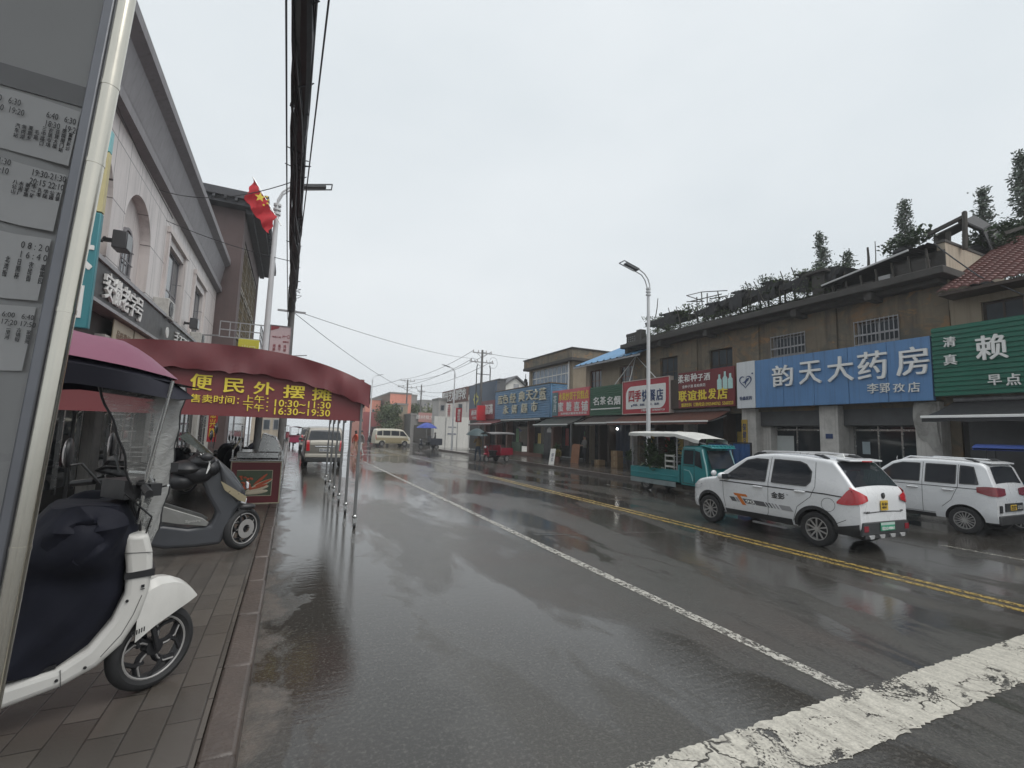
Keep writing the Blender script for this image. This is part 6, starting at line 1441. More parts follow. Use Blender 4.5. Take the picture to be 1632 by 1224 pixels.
for (x, y, a, lb, cm) in ((-1.25, 15.1, 20, 'second black scooter behind the food cart, left of the white one', None), (-.55, 16.2, 5, 'white scooter with upright mirrors parked behind the food cart', WHS), (-1.5, 17.3, 15, 'grey scooter in the row beyond the food cart', DGS), (-.8, 18.6, 10, 'last dark red scooter of the row, beside the utility pole', pm('dark_red_plastic', (.12, .02, .02), .35, coat=.3)), (-2.1, 13.2, 25, 'black scooter parked nearest the shop fronts under the stall canopy', None)):
    c = clone(p1); c.location = (x, y, .15); c.rotation_euler.z = R(a); c['label'] = lb
    if cm: recolour(c, BKS, cm)
# ------------------------------------------------------------------ three-wheelers
TEAL = pm('teal_truck_paint', (.025, .22, .235), .34, var=.12, scale=3, coat=.35, dirt=.25)
TARPW = pm('white_tarpaulin', (.56, .56, .53), .6, var=.12, scale=2.5, dirt=.3, bump=.2, bscale=12)
CRATE = pm('white_plastic_crate', (.5, .5, .47), .5, var=.12, dirt=.25)
TK = thing('cargo_truck', 'teal three-wheeled cargo truck with white canopy selling plants', 'truck', (11.65, 11.85, 0), R(-90))
b = MB(TEAL)
for y in (-.60, .57): b.box(-1.70, .55, y, y+.03, .42, .78); b.box(-1.7, .55, y-.008, y+.038, .56, .60); b.box(-1.7, .55, y-.008, y+.038, .75, .78)
b.box(-1.73, -1.70, -.6, .6, .42, .78); b.box(.55, .58, -.6, .6, .42, .95); b.box(-1.7, .55, -.57, .57, .40, .44); b.build('cargo_bed', TK, bev=.006)
b = MB(pm('galvanised_skirt', (.30, .36, .37), .45, metal=.4, var=.2, dirt=.3))
for y in (-.62, .60): b.box(-1.70, .45, y, y+.02, .25, .40)
for k in range(4): b.box(-1.6+k*.55, -1.56+k*.55, -.63, -.62, .25, .40)
b.build('side_skirt', TK)
for x, y in ((-1.0, -.48), (-1.0, .48), (1.35, 0)): wheel_at(TK, x, y, .25, .14, -1 if y <= 0 else 1, 6)
b = MB(BLACK); b.box(-1.5, 1.3, -.3, .3, .3, .4); b.build('chassis', TK)
b = MB(IRON)
for x in (-1.66, .48):
    for y in (-.57, .57): b.bar((x, y, .78), (x, y, 1.88), .035)
for y in (-.57, .57): b.bar((-1.7, y, 1.86), (.55, y, 1.86), .03); b.bar((.5, y, 1.84), (1.55, y*.85, 1.62), .025)
for x in (-1.66, -.9, -.2, .48): b.bar((x, -.57, 1.88), (x, .57, 1.88), .03)
b.build('canopy_frame', TK)
b = MB(TARPW); rows = []
for i in range(31):
    x = lerp(-1.76, 1.40, i/30); zr = 1.98 if x < .5 else lerp(1.98, 1.74, (x-.5)/1.12); wv = .02*sin(i*1.3); ww_ = .66 if x < .5 else lerp(.66, .58, (x-.5)/1.12)
    rows.append([(x, -ww_-.01, zr-.16+wv*.7), (x, -ww_, zr-.06), (x, -.5, zr-.015+wv*.3), (x, -.2, zr+.01-wv*.5), (x, .2, zr+.01), (x, .5, zr-.015), (x, ww_, zr-.06), (x, ww_+.01, zr-.16-wv*.7)])
b.grid(rows); b.build('canopy_sheet', TK)
# cab
def cab_ring(x, zt, w_): return [(x, -w_, .36), (x, -w_*1.0, .9), (x, -w_*.93, zt-.12), (x, -w_*.8, zt), (x, w_*.8, zt), (x, w_*.93, zt-.12), (x, w_, .9), (x, w_, .36)]
b = MB(TEAL); rs = [cab_ring(.66, 1.52, .58), cab_ring(.75, 1.56, .585), cab_ring(1.3, 1.57, .585), cab_ring(1.48, 1.54, .58)]
rs += [[(lerp(1.48, 1.74, 1-((p[2]-.36)/1.18)**2.2) if p[2] > .4 else 1.74, p[1]*(.97), p[2] if p[2] < 1.4 else p[2]-.02) for p in cab_ring(1.48, 1.54, .58)]]
b.grid(rs, smooth=False); b.add(rs[0], [tuple(range(8))]); b.add(rs[-1], [tuple(range(8))[::-1]]); b.build('cab', TK, bev=.03)
b = MB(TEAL); b.prism([(1.40, -.56, 1.575), (1.40, .56, 1.575), (1.78, .5, 1.50), (1.78, -.5, 1.50)], (0, 0, .03))
for k in range(7): b.box(1.42, 1.76, -.5+k*.155, -.46+k*.155, 1.53, 1.60)
b.build('sun_visor', TK, bev=.01)
b = MB(CARGL)
b.add([(1.772, -.5, .92), (1.772, .5, .92), (1.56, .46, 1.44), (1.56, -.46, 1.44)], [(0, 1, 2, 3)]); b.build('windscreen', TK)
for s_ in (-1, 1):
    b = MB(CARGL); b.add([(.78, s_*.592, 1.0), (1.16, s_*.592, 1.0), (1.16, s_*.568, 1.42), (.78, s_*.568, 1.42)], [(0, 1, 2, 3)]); b.add([(1.22, s_*.592, .98), (1.5, s_*.592, .90), (1.40, s_*.568, 1.38), (1.22, s_*.570, 1.42)], [(0, 1, 2, 3)]); b.build('side_window', TK)
    b = MB(SEAM); 
    for p, q in (((.74, .42), (.74, 1.46)), ((1.19, .42), (1.19, 1.46)), ((.74, .95), (1.19, .95)), ((.74, .42), (1.19, .42)), ((.74, 1.46), (1.19, 1.46))): b.bar((p[0], s_*.59 if p[1] < 1 else s_*.575, p[1]), (q[0], s_*.59 if q[1] < 1 else s_*.57, q[1]), .012)
    b.build('door_seam', TK)
    b = MB(pm('pale_teal_trim', (.25, .42, .42), .3, coat=.4)); b.tube([(1.50, s_*.575, 1.46), (1.56, s_*.59, 1.25), (1.64, s_*.595, 1.0), (1.68, s_*.595, .75), (1.68, s_*.59, .5)], .022, 8); b.tube([(.8, s_*.592, .82), (1.0, s_*.594, .8), (1.1, s_*.594, .66), (1.14, s_*.594, .5)], .01, 6); b.build('door_trim', TK)
    b = MB(LAMPC); b.ball((1.77, s_*.42, .80), .05, .11, .09, 12, 8); b.build('headlight', TK)
b = MB(pm('red_seat_cover', (.32, .02, .03), .6, var=.3)); b.ball((.88, -.50, 1.12), .16, .07, .13, 12, 8); b.build('seat_cover', TK)
b = MB(DARKTRIM).box(1.70, 1.80, -.5, .5, .34, .46); b.build('bumper', TK, bev=.02)
rk = thing('crate_rack', 'white wire rack of seedling trays standing in the teal truck', 'rack', (0, 0, 0)); b = MB(CRATE)
WT = WM(TK)
rk.location = WT @ V((.12, -.36, .44)); rk.rotation_euler.z = R(-90)
for x in (-.2, .2):
    for y in (-.17, .17): b.bar((x, y, 0), (x, y, .82), .02)
for k in range(5): b.box(-.2, .2, -.17, .17, .06+k*.17, .075+k*.17); b.box(-.2, .2, -.172, -.16, .075+k*.17, .12+k*.17)
b.build('frame', rk)
b = MB(LEAFD)
for k in range(5): leafy(b, (0, 0, .09+k*.17), .16, .02, 14, .09)
b.build('seedlings', rk)
for i, (x, y, h, L, lb) in enumerate(((-1.1, -.2, .2, .62, 'spiky palm in the back of the teal truck'), (-.55, .2, .25, .6, 'taller dark palm in the middle of the teal truck'), (-.45, -.38, .12, .35, 'low bushy plant by the trays in the teal truck'), (.35, .25, .2, .45, 'leafy plant at the cab end of the truck bed'))):
    p = pot_plant(lb, WT @ V((x, y, .44)), .13, .18, 170, L*1.1, LEAFD, 'plants in the teal truck')
for k in range(3):
    tr = thing('plant_tray', 'small white tray of pots on the near edge of the truck bed', 'tray', WT @ V((-.75+k*.2, -.46, .44)), group='white trays on the truck bed'); MB(CRATE).box(-.07, .07, -.07, .07, 0, .38).build('tray', tr, bev=.01)

def trike(label, loc, rz, col, cat='tricycle', canopy=None, box=.5, name='cargo_tricycle', fr=BLACK):
    t = thing(name, label, cat, loc, rz)
    for x, y, r in ((-.6, -.42, .24), (-.6, .42, .24), (.85, 0, .24)): wheel_at(t, x, y, r, .1, -1 if y < 0 else 1, 6)
    b = MB(col); 
    for y in (-.5, .46): b.box(-1.15, .05, y, y+.04, .45, .45+box*.7)
    b.box(-1.15, -1.11, -.46, .46, .45, .45+box*.7).box(.01, .05, -.46, .46, .45, .45+box); b.box(-1.11, .01, -.46, .46, .42, .46); b.build('cargo_box', t, bev=.01)
    b = MB(col); b.prism([(.75, -.16, .35), (.75, .16, .35), (.88, .12, 1.0), (.88, -.12, 1.0)], (.06, 0, 0)); b.ball((.88, 0, .5), .24, .08, .08, 10, 6); b.build('front_shield', t, bev=.02)
    b = MB(fr); b.box(-.3, .8, -.14, .14, .3, .38); b.tube([(.85, 0, .24), (.78, 0, .9), (.72, 0, 1.05)], .03, 8); b.tube([(.6, -.34, 1.08), (.7, 0, 1.05), (.6, .34, 1.08)], .018, 6); b.build('frame', t)
    b = MB(BLACK); b.box(.05, .42, -.22, .22, .62, .72); b.box(.08, .36, -.16, .16, .38, .62); b.build('seat', t, bev=.03)
    MB(LAMPC).ball((.97, 0, .92), .04, .09, .07, 10, 6).build('headlight', t)
    if canopy:
        b = MB(fr)
        for x, y in ((-1.1, -.44), (-1.1, .44), (.75, -.36), (.75, .36)): b.tube([(x, y, .5), (x*.98, y, 1.75)], .014, 6)
        b.build('canopy_post', t); b = MB(canopy); rows = [[(lerp(-1.3, .98, i/10), y*lerp(1, .85, i/10), 1.76+.09*(1-(y/.55)**2)-.10*max(0, i/10-.6)) for y in (-.55, -.4, -.2, 0, .2, .4, .55)] for i in range(11)]
        b.grid(rows); b.grid([[(x, y, z-.05) for x, y, z in r] for r in rows]); b.build('canopy', t)
    return t
REDP = pm('red_trike_paint', (.22, .012, .03), .35, var=.15, coat=.4, dirt=.2); BLP = pm('blue_trike_paint', (.015, .05, .16), .4, var=.2, coat=.3, dirt=.2)
GRYC = pm('grey_canopy_vinyl', (.16, .15, .15), .5, var=.2); BLC = pm('blue_canopy_vinyl', (.03, .06, .22), .5, var=.2)
trike('red passenger tricycle with grey canopy near the right hand kerb', aZ(797, 738, 0)+V((0, .8, 0)), R(-152), REDP, canopy=GRYC, box=.6)
trike('blue tricycle with blue vinyl canopy cut off by the right edge', (14.9, 4.2, 0), R(-80), pm('teal_blue_paint', (.015, .11, .2), .4, coat=.3, dirt=.2), canopy=BLC, box=.8)
trike('teal cargo tricycle in front of the white hoarding, left of the orange barrier', aZ(702, 711, 0), R(150), TEAL, box=.6)
trike('dark blue cargo tricycle behind the walker with the umbrella', aZ(740, 713, 0), R(170), BLP, box=.7)
trike('crimson tricycle with canopy far down the left lane', (.35, 47, 0), R(95), pm('crimson_paint', (.30, .02, .07), .4, coat=.3), canopy=pm('pink_canopy', (.3, .1, .16), .5), box=.6)
trike('second red tricycle, farthest along the left kerb', (-.6, 60, .15), R(80), REDP, canopy=GRYC, box=.6)
UC = trike('dark vending tricycle under the big blue umbrella', aZ(684, 716, 0), R(185), pm('dark_cart_paint', (.04, .045, .06), .5, dirt=.3), box=.9)
def umbrella(name, label, cat, loc, r, col, zc, tilt=0.0, ribs=8, dome=.34):
    u = thing(name, label, cat, loc, .3, rx=tilt); b = MB(col); rows = []
    for k in range(9):
        t = k/8; row = []
        for j in range(ribs*4):
            a = 2*pi*j/(ribs*4); dip = .06*r*abs(sin(a*ribs/2))*t*t; row.append((r*t*cos(a), r*t*sin(a), zc+r*dome*(1-t**1.9)-.0+dip*.6-.04*r*t))
        rows.append(row)
    b.grid(rows, wrap=True); b.build('canopy', u); b = MB(STEEL); b.cyl((0, 0, zc-.85*min(1.2, zc)), (0, 0, zc+r*.34+.06), .011, n=6)
    for j in range(ribs): a = 2*pi*j/ribs+pi/ribs; b.tube([(0, 0, zc+r*.30), (r*.5*cos(a), r*.5*sin(a), zc+r*.22), (r*.97*cos(a), r*.97*sin(a), zc-.03*r)], .005, 4)
    b.build('ribs', u); return u
umbrella('parasol', 'big blue parasol with white band over the vending tricycle', 'umbrella', aZ(680, 716, 0)+V((0, .3, .6)), 1.05, pm('blue_parasol_cloth', (.04, .07, .32), .6, var=.5, scale=3), 1.5, dome=.5)
ob = thing('road_barrier', 'orange plastic road barrier in front of the white hoarding', 'barrier', aZ(717, 713, 0), R(4)); b = MB(pm('orange_plastic', (.50, .10, .05), .5, var=.15, dirt=.2))
for x in (-.72, .02): b.prism([(x, -.2, 0), (x, .2, 0), (x, .2, .25), (x, .09, .45), (x, .09, .85), (x, -.09, .85), (x, -.09, .45), (x, -.2, .25)], (.7, 0, 0))
b.build('shell', ob, bev=.02)
rs_ = clone(p1); rs_.location = (14.4, 10.6, 0); rs_.rotation_euler.z = R(-70); rs_['label'] = 'red scooter half hidden behind the white compact car'; rs_['group'] = 'scooters by the right hand shops'; recolour(rs_, BKS, REDP)
rs2 = clone(p1); rs2.location = aZ(587, 708, 0); rs2.rotation_euler.z = R(200); rs2['label'] = 'black scooter waiting left of the beige minivan'; rs2['group'] = 'scooters on the far road'

# ------------------------------------------------------------------ people
SKIN = pm('skin', (.36, .21, .15), .55, var=.1); HAIR = pm('black_hair', (.012, .011, .011), .5, var=.3)
def person(label, loc, rz, top, leg, h=1.68, stride=.0, arm='down', shoe=None, lean=0.0):
    P = thing('person', label, 'person', loc, rz); s = h/1.7
    vs = []; es = []; rad = []
    def nd(p, r, par=None):
        vs.append(V(p)*s); rad.append(r if isinstance(r, tuple) else (r, r))
        if par is not None: es.append((par, len(vs)-1))
        return len(vs)-1
    pel = nd((0, 0, .93), (.13, .10)); wai = nd((.01+lean*.1, 0, 1.10), (.125, .095), pel); che = nd((.01+lean*.25, 0, 1.30), (.15, .11), wai); nk = nd((.0+lean*.32, 0, 1.45), .06, che)
    hb = nd((.025+lean*.36, 0, 1.53), .075, nk); ht = nd((.02+lean*.38, 0, 1.62), (.088, .08), hb); nd((.015+lean*.38, 0, 1.68), .06, ht)
    hands = []
    for sd_ in (-1, 1):
        hp_ = nd((0, sd_*.09, .86), .095, pel); kx = stride*.55*sd_; kn = nd((kx+.03, sd_*.10, .49), .062, hp_); ax = stride*sd_-(.05 if stride*sd_ < 0 else 0)
        an = nd((ax, sd_*.10, .10 if stride*sd_ >= 0 else .13), .042, kn); to = nd((ax+.15, sd_*.11, .04), (.04, .035), an)
        sh = nd((lean*.28, sd_*.185, 1.39), .062, che)
        if arm == 'hold' and sd_ == 1: el = nd((.08, sd_*.26, 1.16), .045, sh); wr = nd((.24, sd_*.16, 1.28), .032, el); hd = nd((.28, sd_*.13, 1.33), (.034, .022), wr); ud = V((.2, -.1, .6))
        elif arm == 'front': el = nd((.06, sd_*.25, 1.12), .045, sh); wr = nd((.26, sd_*.13, 1.08), .032, el); hd = nd((.33, sd_*.10, 1.08), (.034, .022), wr); ud = V((.8, -.2*sd_, -.1))
        else: sw = -stride*.5*sd_; el = nd((sw*.4-.02, sd_*.24, 1.12), .045, sh); wr = nd((sw+.05, sd_*.25, .87), .032, el); hd = nd((sw+.07, sd_*.25, .80), (.036, .022), wr); ud = V((.15, 0, -1))
        hands.append((V(vs[hd]), ud.normalized(), sd_))
    me = bpy.data.meshes.new('body'); me.from_pydata([tuple(v) for v in vs], es, []); o = bpy.data.objects.new('body', me); COL.objects.link(o)
    o.modifiers.new('skin', 'SKIN').use_smooth_shade = True
    for i, r in enumerate(rad):
        d = me.skin_vertices[0].data[i]; d.radius = (r[0]*s, r[1]*s); d.use_root = (i == 0)
    sb = o.modifiers.new('sub', 'SUBSURF'); sb.levels = 2; sb.render_levels = 2
    bpy.context.view_layer.update(); dg = bpy.context.evaluated_depsgraph_get(); m2 = bpy.data.meshes.new_from_object(o.evaluated_get(dg)); bpy.data.objects.remove(o)
    mats = [top, leg, SKIN, shoe or BLACK]; b = MB(); [b.mat(x) for x in mats]
    idx = {}
    b.v = [v.co.copy() for v in m2.vertices]
    for p in m2.polygons:
        c = p.center/s; k = 0
        if c.z < .09 or (c.z < .12 and abs(stride) < .01): k = 3
        elif c.z < .95 and abs(c.y) < .205: k = 1
        if c.z > 1.46: k = 2
        for hp3, ud, sd_ in hands:
            if (p.center-hp3).length < .10*s: k = 2
        b.f.append(list(p.vertices)); b.mi.append(k); b.sm.append(True)
    b.mat(SKIN)
    for hp3, ud, sd_ in hands:                       # palm ends in four curled fingers and a thumb from its side
        sidev = ud.cross(V((0, 1, 0.01))).normalized()
        for q, L in ((-.030, .062), (-.010, .075), (.010, .071), (.029, .055)):
            p0 = hp3+ud*.02+sidev*q; b.tube([p0, p0+ud*L*.55*s+V((0, -sd_*.006, 0)), p0+ud*L*.85*s+V((0, -sd_*.028, 0))], [.010, .009, .006], 5)
        p0 = hp3-ud*.01+sidev*.032; b.tube([p0, p0+sidev*.028+ud*.02+V((0, -sd_*.012, 0)), p0+sidev*.034+ud*.045+V((0, -sd_*.02, 0))], [.011, .010, .007], 5)
    hc = V((.02+lean*.38, 0, 1.60))*s
    b.ball(hc+V((.092, 0, -.01)), .016, .012, .02, 8, 6)
    for y in (-.085, .085): b.ball(hc+V((-.005, y, 0)), .02, .012, .03, 8, 6)
    b.mat(BLACK)
    for y in (-.033, .033): b.ball(hc+V((.078, y, .015)), .008, .012, .007, 8, 4)
    b.mat(pm('lips', (.24, .09, .08), .5)).ball(hc+V((.083, 0, -.048)), .008, .024, .006, 8, 4); b.build('body', P)
    b = MB(HAIR); rows = []
    for i in range(7):
        a = pi*.56*i/6; rows.append([hc+V((-.012+.100*sin(a)*cos(t)*(1 if cos(t) < .3 else 1-.45*max(0, (i-3)/3)), .094*sin(a)*sin(t), .012+.105*cos(a)))*1 for t in [2*pi*j/18 for j in range(18)]])
    b.grid(rows, wrap=True); b.build('hair', P); return P
OCH = pm('ochre_jacket', (.22, .15, .06), .7, var=.2); JEAN = pm('blue_grey_trousers', (.05, .07, .10), .75, var=.2); ORS = pm('orange_rainwear', (.50, .07, .03), .5, var=.15); GREYT = pm('grey_top', (.17, .16, .15), .75, var=.2); DKT = pm('dark_trousers', (.03, .03, .035), .75); WTR = pm('white_trousers', (.55, .55, .53), .7)
up_ = aZ(761, 735, 0)
person('person in ochre jacket walking in the road under a dark umbrella', up_, R(95), OCH, JEAN, 1.66, .16, 'hold')
umbrella('umbrella', 'dark green umbrella held up by the walker in the road', 'umbrella', up_+V((-.05, .2, 1.0)), .70, pm('dark_teal_umbrella', (.03, .055, .06), .5, var=.25), .62, .06, dome=.6)
person('person in orange rainwear walking beyond the canopy posts', aZ(565, 725, 0), R(20), ORS, ORS, 1.66, .26)
person('person in white trousers half hidden by the nearest canopy post', aZ(574.5, 728, 0), R(200), GREYT, WTR, 1.68, .18)
person('person in grey top standing in the sweets shop doorway', (16.25, 24.25, .13), R(180), GREYT, DKT, 1.66, 0, 'front')
person('vendor in dark clothes standing beside the vending tricycle', aZ(694, 716, 0)+V((0, .3, 0)), R(160), DKT, DKT, 1.66, 0, 'front')
person('person in red jacket standing before the white hoarding', aZ(703, 712, 0)+V((-.3, 1.6, 0)), R(200), REDS, DKT, 1.6, .0)

# ------------------------------------------------------------------ far end of the street
PINKB = pm('salmon_render', (.66, .27, .20), .85, var=.12, scale=1, streak=.2); REDB2 = pm('dull_red_render', (.34, .09, .09), .85, var=.15, scale=1, streak=.2); GREYB = pm('grey_render', (.25, .24, .23), .85, var=.2, scale=1, streak=.3)
WHB = pm('white_render', (.66, .65, .61), .8, var=.08, scale=1, streak=.25)
def block(name, label, cat, xa, xb, yt, Y, depth, mt, roof=None, zb=0.0, wins=(), over=.08):
    p, q = aY(xa, yt, Y), aY(xb, yt, Y); h = max(p.z, q.z)
    T = thing(name, label, cat, ((p.x+q.x)/2, Y, 0)); MB(mt).box(p.x, q.x, Y, Y+depth, zb, h).build('wall', T, world=True)
    MB(roof or GREYB).box(p.x-over, q.x+over, Y-over, Y+depth+over, h, h+.25).build('roof', T, world=True)
    for (x0, x1, y0, y1) in wins:
        a, c = aY(x0, y0, Y), aY(x1, y1, Y); o = MB(IRON).box(a.x, c.x, Y-.04, Y, c.z, a.z).build('window', T, world=True); MB(GLASS2).box(a.x+.08, c.x-.08, Y-.05, Y-.041, c.z+.08, a.z-.08).build('pane', o, world=True)
    return T, p, q, h
T, p, q, h = block('salmon_building', 'tall salmon pink building behind the far lamp post', 'building', 622, 656, 629, 78, 24, PINKB)
b = MB(pm('dark_side_wall', (.22, .15, .12), .85, var=.2)).box(p.x-.02, p.x, 78, 102, 0, h); b.build('side_wall', T, world=True)  # side wall in a darker brown than the pink front
T, p, q, h = block('salmon_building', 'salmon building with dull red lower storey left of the green tree', 'building', 583, 607, 638, 84, 20, PINKB, wins=((593, 597, 652, 657),))
a_ = aY(595, 657, 84); MB(REDB2).box(p.x-.3, q.x+.3, 83.7, 83.99, 0, a_.z).build('lower_storey', T, world=True)
block('far_house', 'tan house with red shutters in front of the tall salmon building', 'house', 632, 650, 646, 70, 10, TAN, wins=((634, 637, 649, 657), (639, 642, 648, 657)))
T, p, q, h = block('far_shop', 'low far shop with washed-out pinkish signboards', 'shop', 655, 690, 663, 66, 9, GREYB)
b = MB(pm('washed_pink_sign', (.46, .24, .22), .6, var=.3, scale=3)).box(aY(667, 660, 65.8).x, aY(690, 660, 65.8).x, 65.7, 65.8, aY(680, 673, 65.8).z, aY(680, 658, 65.8).z); b.mat(WHITEP).text('建材批发', ((aY(678, 660, 65.7)).x, 65.7, aY(678, 665, 65.7).z), w=2.6, h=.6, ext=.02, **FRT); b.build('signboard', T, world=True)
MB(DARKC).box(p.x+.5, q.x-.2, 65.9, 66, .2, 2.6).build('shop_front', T, world=True)
block('distant_flats', 'grey distant flats on the skyline behind the far shop', 'building', 672, 700, 640, 110, 14, GREYB, wins=((676, 679, 643, 647), (683, 686, 643, 647), (690, 693, 643, 647)))
block('stair_tower', 'narrow grey stair tower between salmon building and trees', 'building', 655, 665, 631, 92, 8, GREYB)
# building with the brown school sign; white hoarding in front
T, p, q, h = block('school_building', 'grey two-storey building under a large brown school sign', 'building', 700, 748, 640, 56, 3, pm('pale_grey_render', (.44, .42, .40), .85, var=.2, scale=1, streak=.35), wins=((702, 708, 645, 655), (712, 718, 645, 655), (730, 737, 643, 656)))
SB = thing('roof_sign', 'large brown rooftop school sign with white characters', 'sign', (17, 55, 6)); A0, A1 = aX(705, 629, 17.2), aX(745, 613.5, 17.2)
b = MB(pm('brown_sign_panel', (.13, .06, .045), .6, var=.25)).box(17.2, 17.35, A1.y, A0.y, 5.2, A1.z-.15); b.build('board', SB, world=True)
b = MB(WHITEP).text('阳光艺培训学校', (17.2, (A0.y+A1.y)/2, (5.2+A1.z)/2), w=(A0.y-A1.y)*.92, h=1.25, ext=.03, off=.02, **RGT); b.build('lettering', SB, world=True); MB(IRON).bar((17.4, A1.y+.5, 4), (17.4, A1.y+.5, 6), .08).bar((17.4, A0.y-.5, 4), (17.4, A0.y-.5, 6), .08).build('post', SB, world=True)
HW = thing('hoarding', 'white painted hoarding wall across the side of the far junction', 'wall', (16.5, 52, 0)); p, q = aY(692, 663, 52), aY(747, 690, 52); b = MB(WHB).box(p.x, q.x+.2, 52, 52.15, 0, p.z); b.mat(IRON)
for k in range(4): x = lerp(p.x, q.x, k/3); b.box(x-.03, x+.03, 51.96, 52, 0, p.z)
b.build('panel', HW, world=True); b = MB(NAVY); b.box(16.2, 17.2, 51.97, 51.99, 1.5, 1.6).box(16.2, 17.2, 51.97, 51.99, 2.3, 2.36); b.build('stripes', HW, world=True)
DBB = thing('roof_sign', 'dark blue rooftop board with yellow leaf emblem beside the tall utility pole', 'sign', (17, 44, 5)); A0, A1 = aX(749, 616, 17), aX(790, 616, 17)
MB(pm('slate_blue_panel', (.055, .085, .13), .5, var=.2)).box(17, 17.15, A1.y, A0.y, 3.4, A0.z).build('board', DBB, world=True)
b = MB(pm('leaf_yellow', (.45, .42, .10), .5)); c = V((16.99, lerp(A1.y, A0.y, .72), 5.2))
for k in range(7): a = k*.9; b.ball(c+V((0, .55*cos(a), .45*sin(a))), .01, .3, .14, 8, 4, MX.Rotation(-a, 3, 'X'))
b.build('emblem', DBB, world=True); MB(DARKC).box(17.15, 19, A1.y, A0.y, .13, 3.4).build('base_wall', DBB, world=True)
RB = thing('shop_sign', 'bright red box sign with white lettering left of the maroon awning', 'shop sign', (15.8, 42, 3.5)); A0, A1 = aX(757, 660, 16), aX(772, 660, 16)
MB(pm('bright_red_sign', (.52, .02, .03), .45)).box(15.2, 16.2, A1.y-.3, A1.y, 2.9, 4.25).build('end_panel', RB, world=True); b = MB(REDS).box(16, 16.2, A1.y+.01, A0.y+1.6, 3.0, 4.1); b.build('board', RB, world=True); MB(WHITEP).text('通讯数码', (16, (A1.y+A0.y+1.6)/2, 3.7), w=3.0, h=.5, ext=.02, off=.02, **RGT).text('手机维修', (16, (A1.y+A0.y+1.6)/2, 3.2), w=2.2, h=.24, ext=.02, **RGT).build('lettering', RB, world=True)
MR = thing('shop_sign', 'maroon shop sign with a white character at the left end of the blue sign', 'shop sign', (16, 39.5, 3.8)); MB(MAROON).box(16, 16.2, 37.95, 41.2, 2.99, 4.7).build('board', MR, world=True); MB(WHITEP).text('福满', (16, 39.3, 3.9), w=1.9, h=.9, ext=.04, off=.02, **RGT).build('lettering', MR, world=True)
for nm, lb, x0, x1, y0, y1, mt, tx, tm in (('hanging_sign', 'white vertical sign left of the far street lamp', 711, 720, 643, 666, WHB, '专业装修设计', REDS), ('hanging_sign', 'red vertical sign on the far street lamp', 727, 735.5, 650, 673, REDS, '诚信经营', WHITEP)):
    p, q = aY(x0, y0, 46.6), aY(x1, y1, 46.6); S = thing(nm, lb, 'sign', ((p.x+q.x)/2, 46.6, q.z)); MB(mt).box(p.x, q.x, 46.6, 46.66, q.z, p.z).build('board', S, world=True); MB(tm).text('\n'.join(tx), ((p.x+q.x)/2, 46.6, (p.z+q.z)/2), w=.32, h=(p.z-q.z)*.86, ext=.01, off=.02, **FRT).build('lettering', S, world=True)
    MB(IRON).bar(((p.x+q.x)/2, 46.64, p.z+.05), (15.1, 46.75, p.z+.05), .04).build('bracket', S, world=True)
# white gabled house
GH = thing('gabled_house', 'white gabled house with grey tiled roof behind the supermarket', 'house', (26, 60, 0)); Y = 60
l, tp, r_ = aY(778, 618, Y), aY(822, 601, Y), aY(838, 614, Y); mx_ = tp.x
b = MB(WHB); b.prism([(mx_-2.6, Y, 0), (mx_+2.6, Y, 0), (mx_+2.6, Y, tp.z-2.0), (mx_, Y, tp.z-.15), (mx_-2.6, Y, tp.z-2.0)], (0, 12, 0)); b.build('wall', GH, world=True)
b = MB(pm('grey_roof_tile', (.10, .10, .105), .7, var=.3, scale=3))
for s_ in (-1, 1): b.prism([(mx_, Y-.4, tp.z), (mx_+s_*3.1, Y-.4, tp.z-2.25), (mx_+s_*3.1, Y-.4, tp.z-2.05), (mx_, Y-.4, tp.z+.2)], (0, 13, 0))
b.build('roof', GH, world=True); o = MB(IRON).box(mx_-.3, mx_+.5, Y-.04, Y, tp.z-1.9, tp.z-1.0).build('window', GH, world=True)
GH2 = thing('dark_roof_house', 'low house with stepped dark tiled roof beside the white gabled house', 'house', (24, 56, 0)); l, r_ = aY(768, 618, 57), aY(805, 604, 57)
MB(WHB).box(l.x, r_.x, 57, 66, 0, l.z-.6).build('wall', GH2, world=True); b = MB(pm('dark_roof_tile', (.07, .07, .075), .7, var=.3, scale=3))
for k in range(4): xa_, xb_ = lerp(l.x-.3, r_.x, k/4), lerp(l.x-.3, r_.x, (k+1)/4); zt_ = lerp(l.z, r_.z, (k+.5)/4); b.box(xa_, xb_, 56.7, 66, l.z-.6, zt_); b.box(xa_-.1, xb_+.1, 56.6, 66, zt_, zt_+.15)
b.build('roof', GH2, world=True)
# more houses along the left beyond the hall
block('left_shops', 'row of low shops on the left beyond the brown hall', 'building', 402, 452, 655, 62, 40, CREAM, wins=((420, 430, 668, 685), (436, 444, 668, 685)))

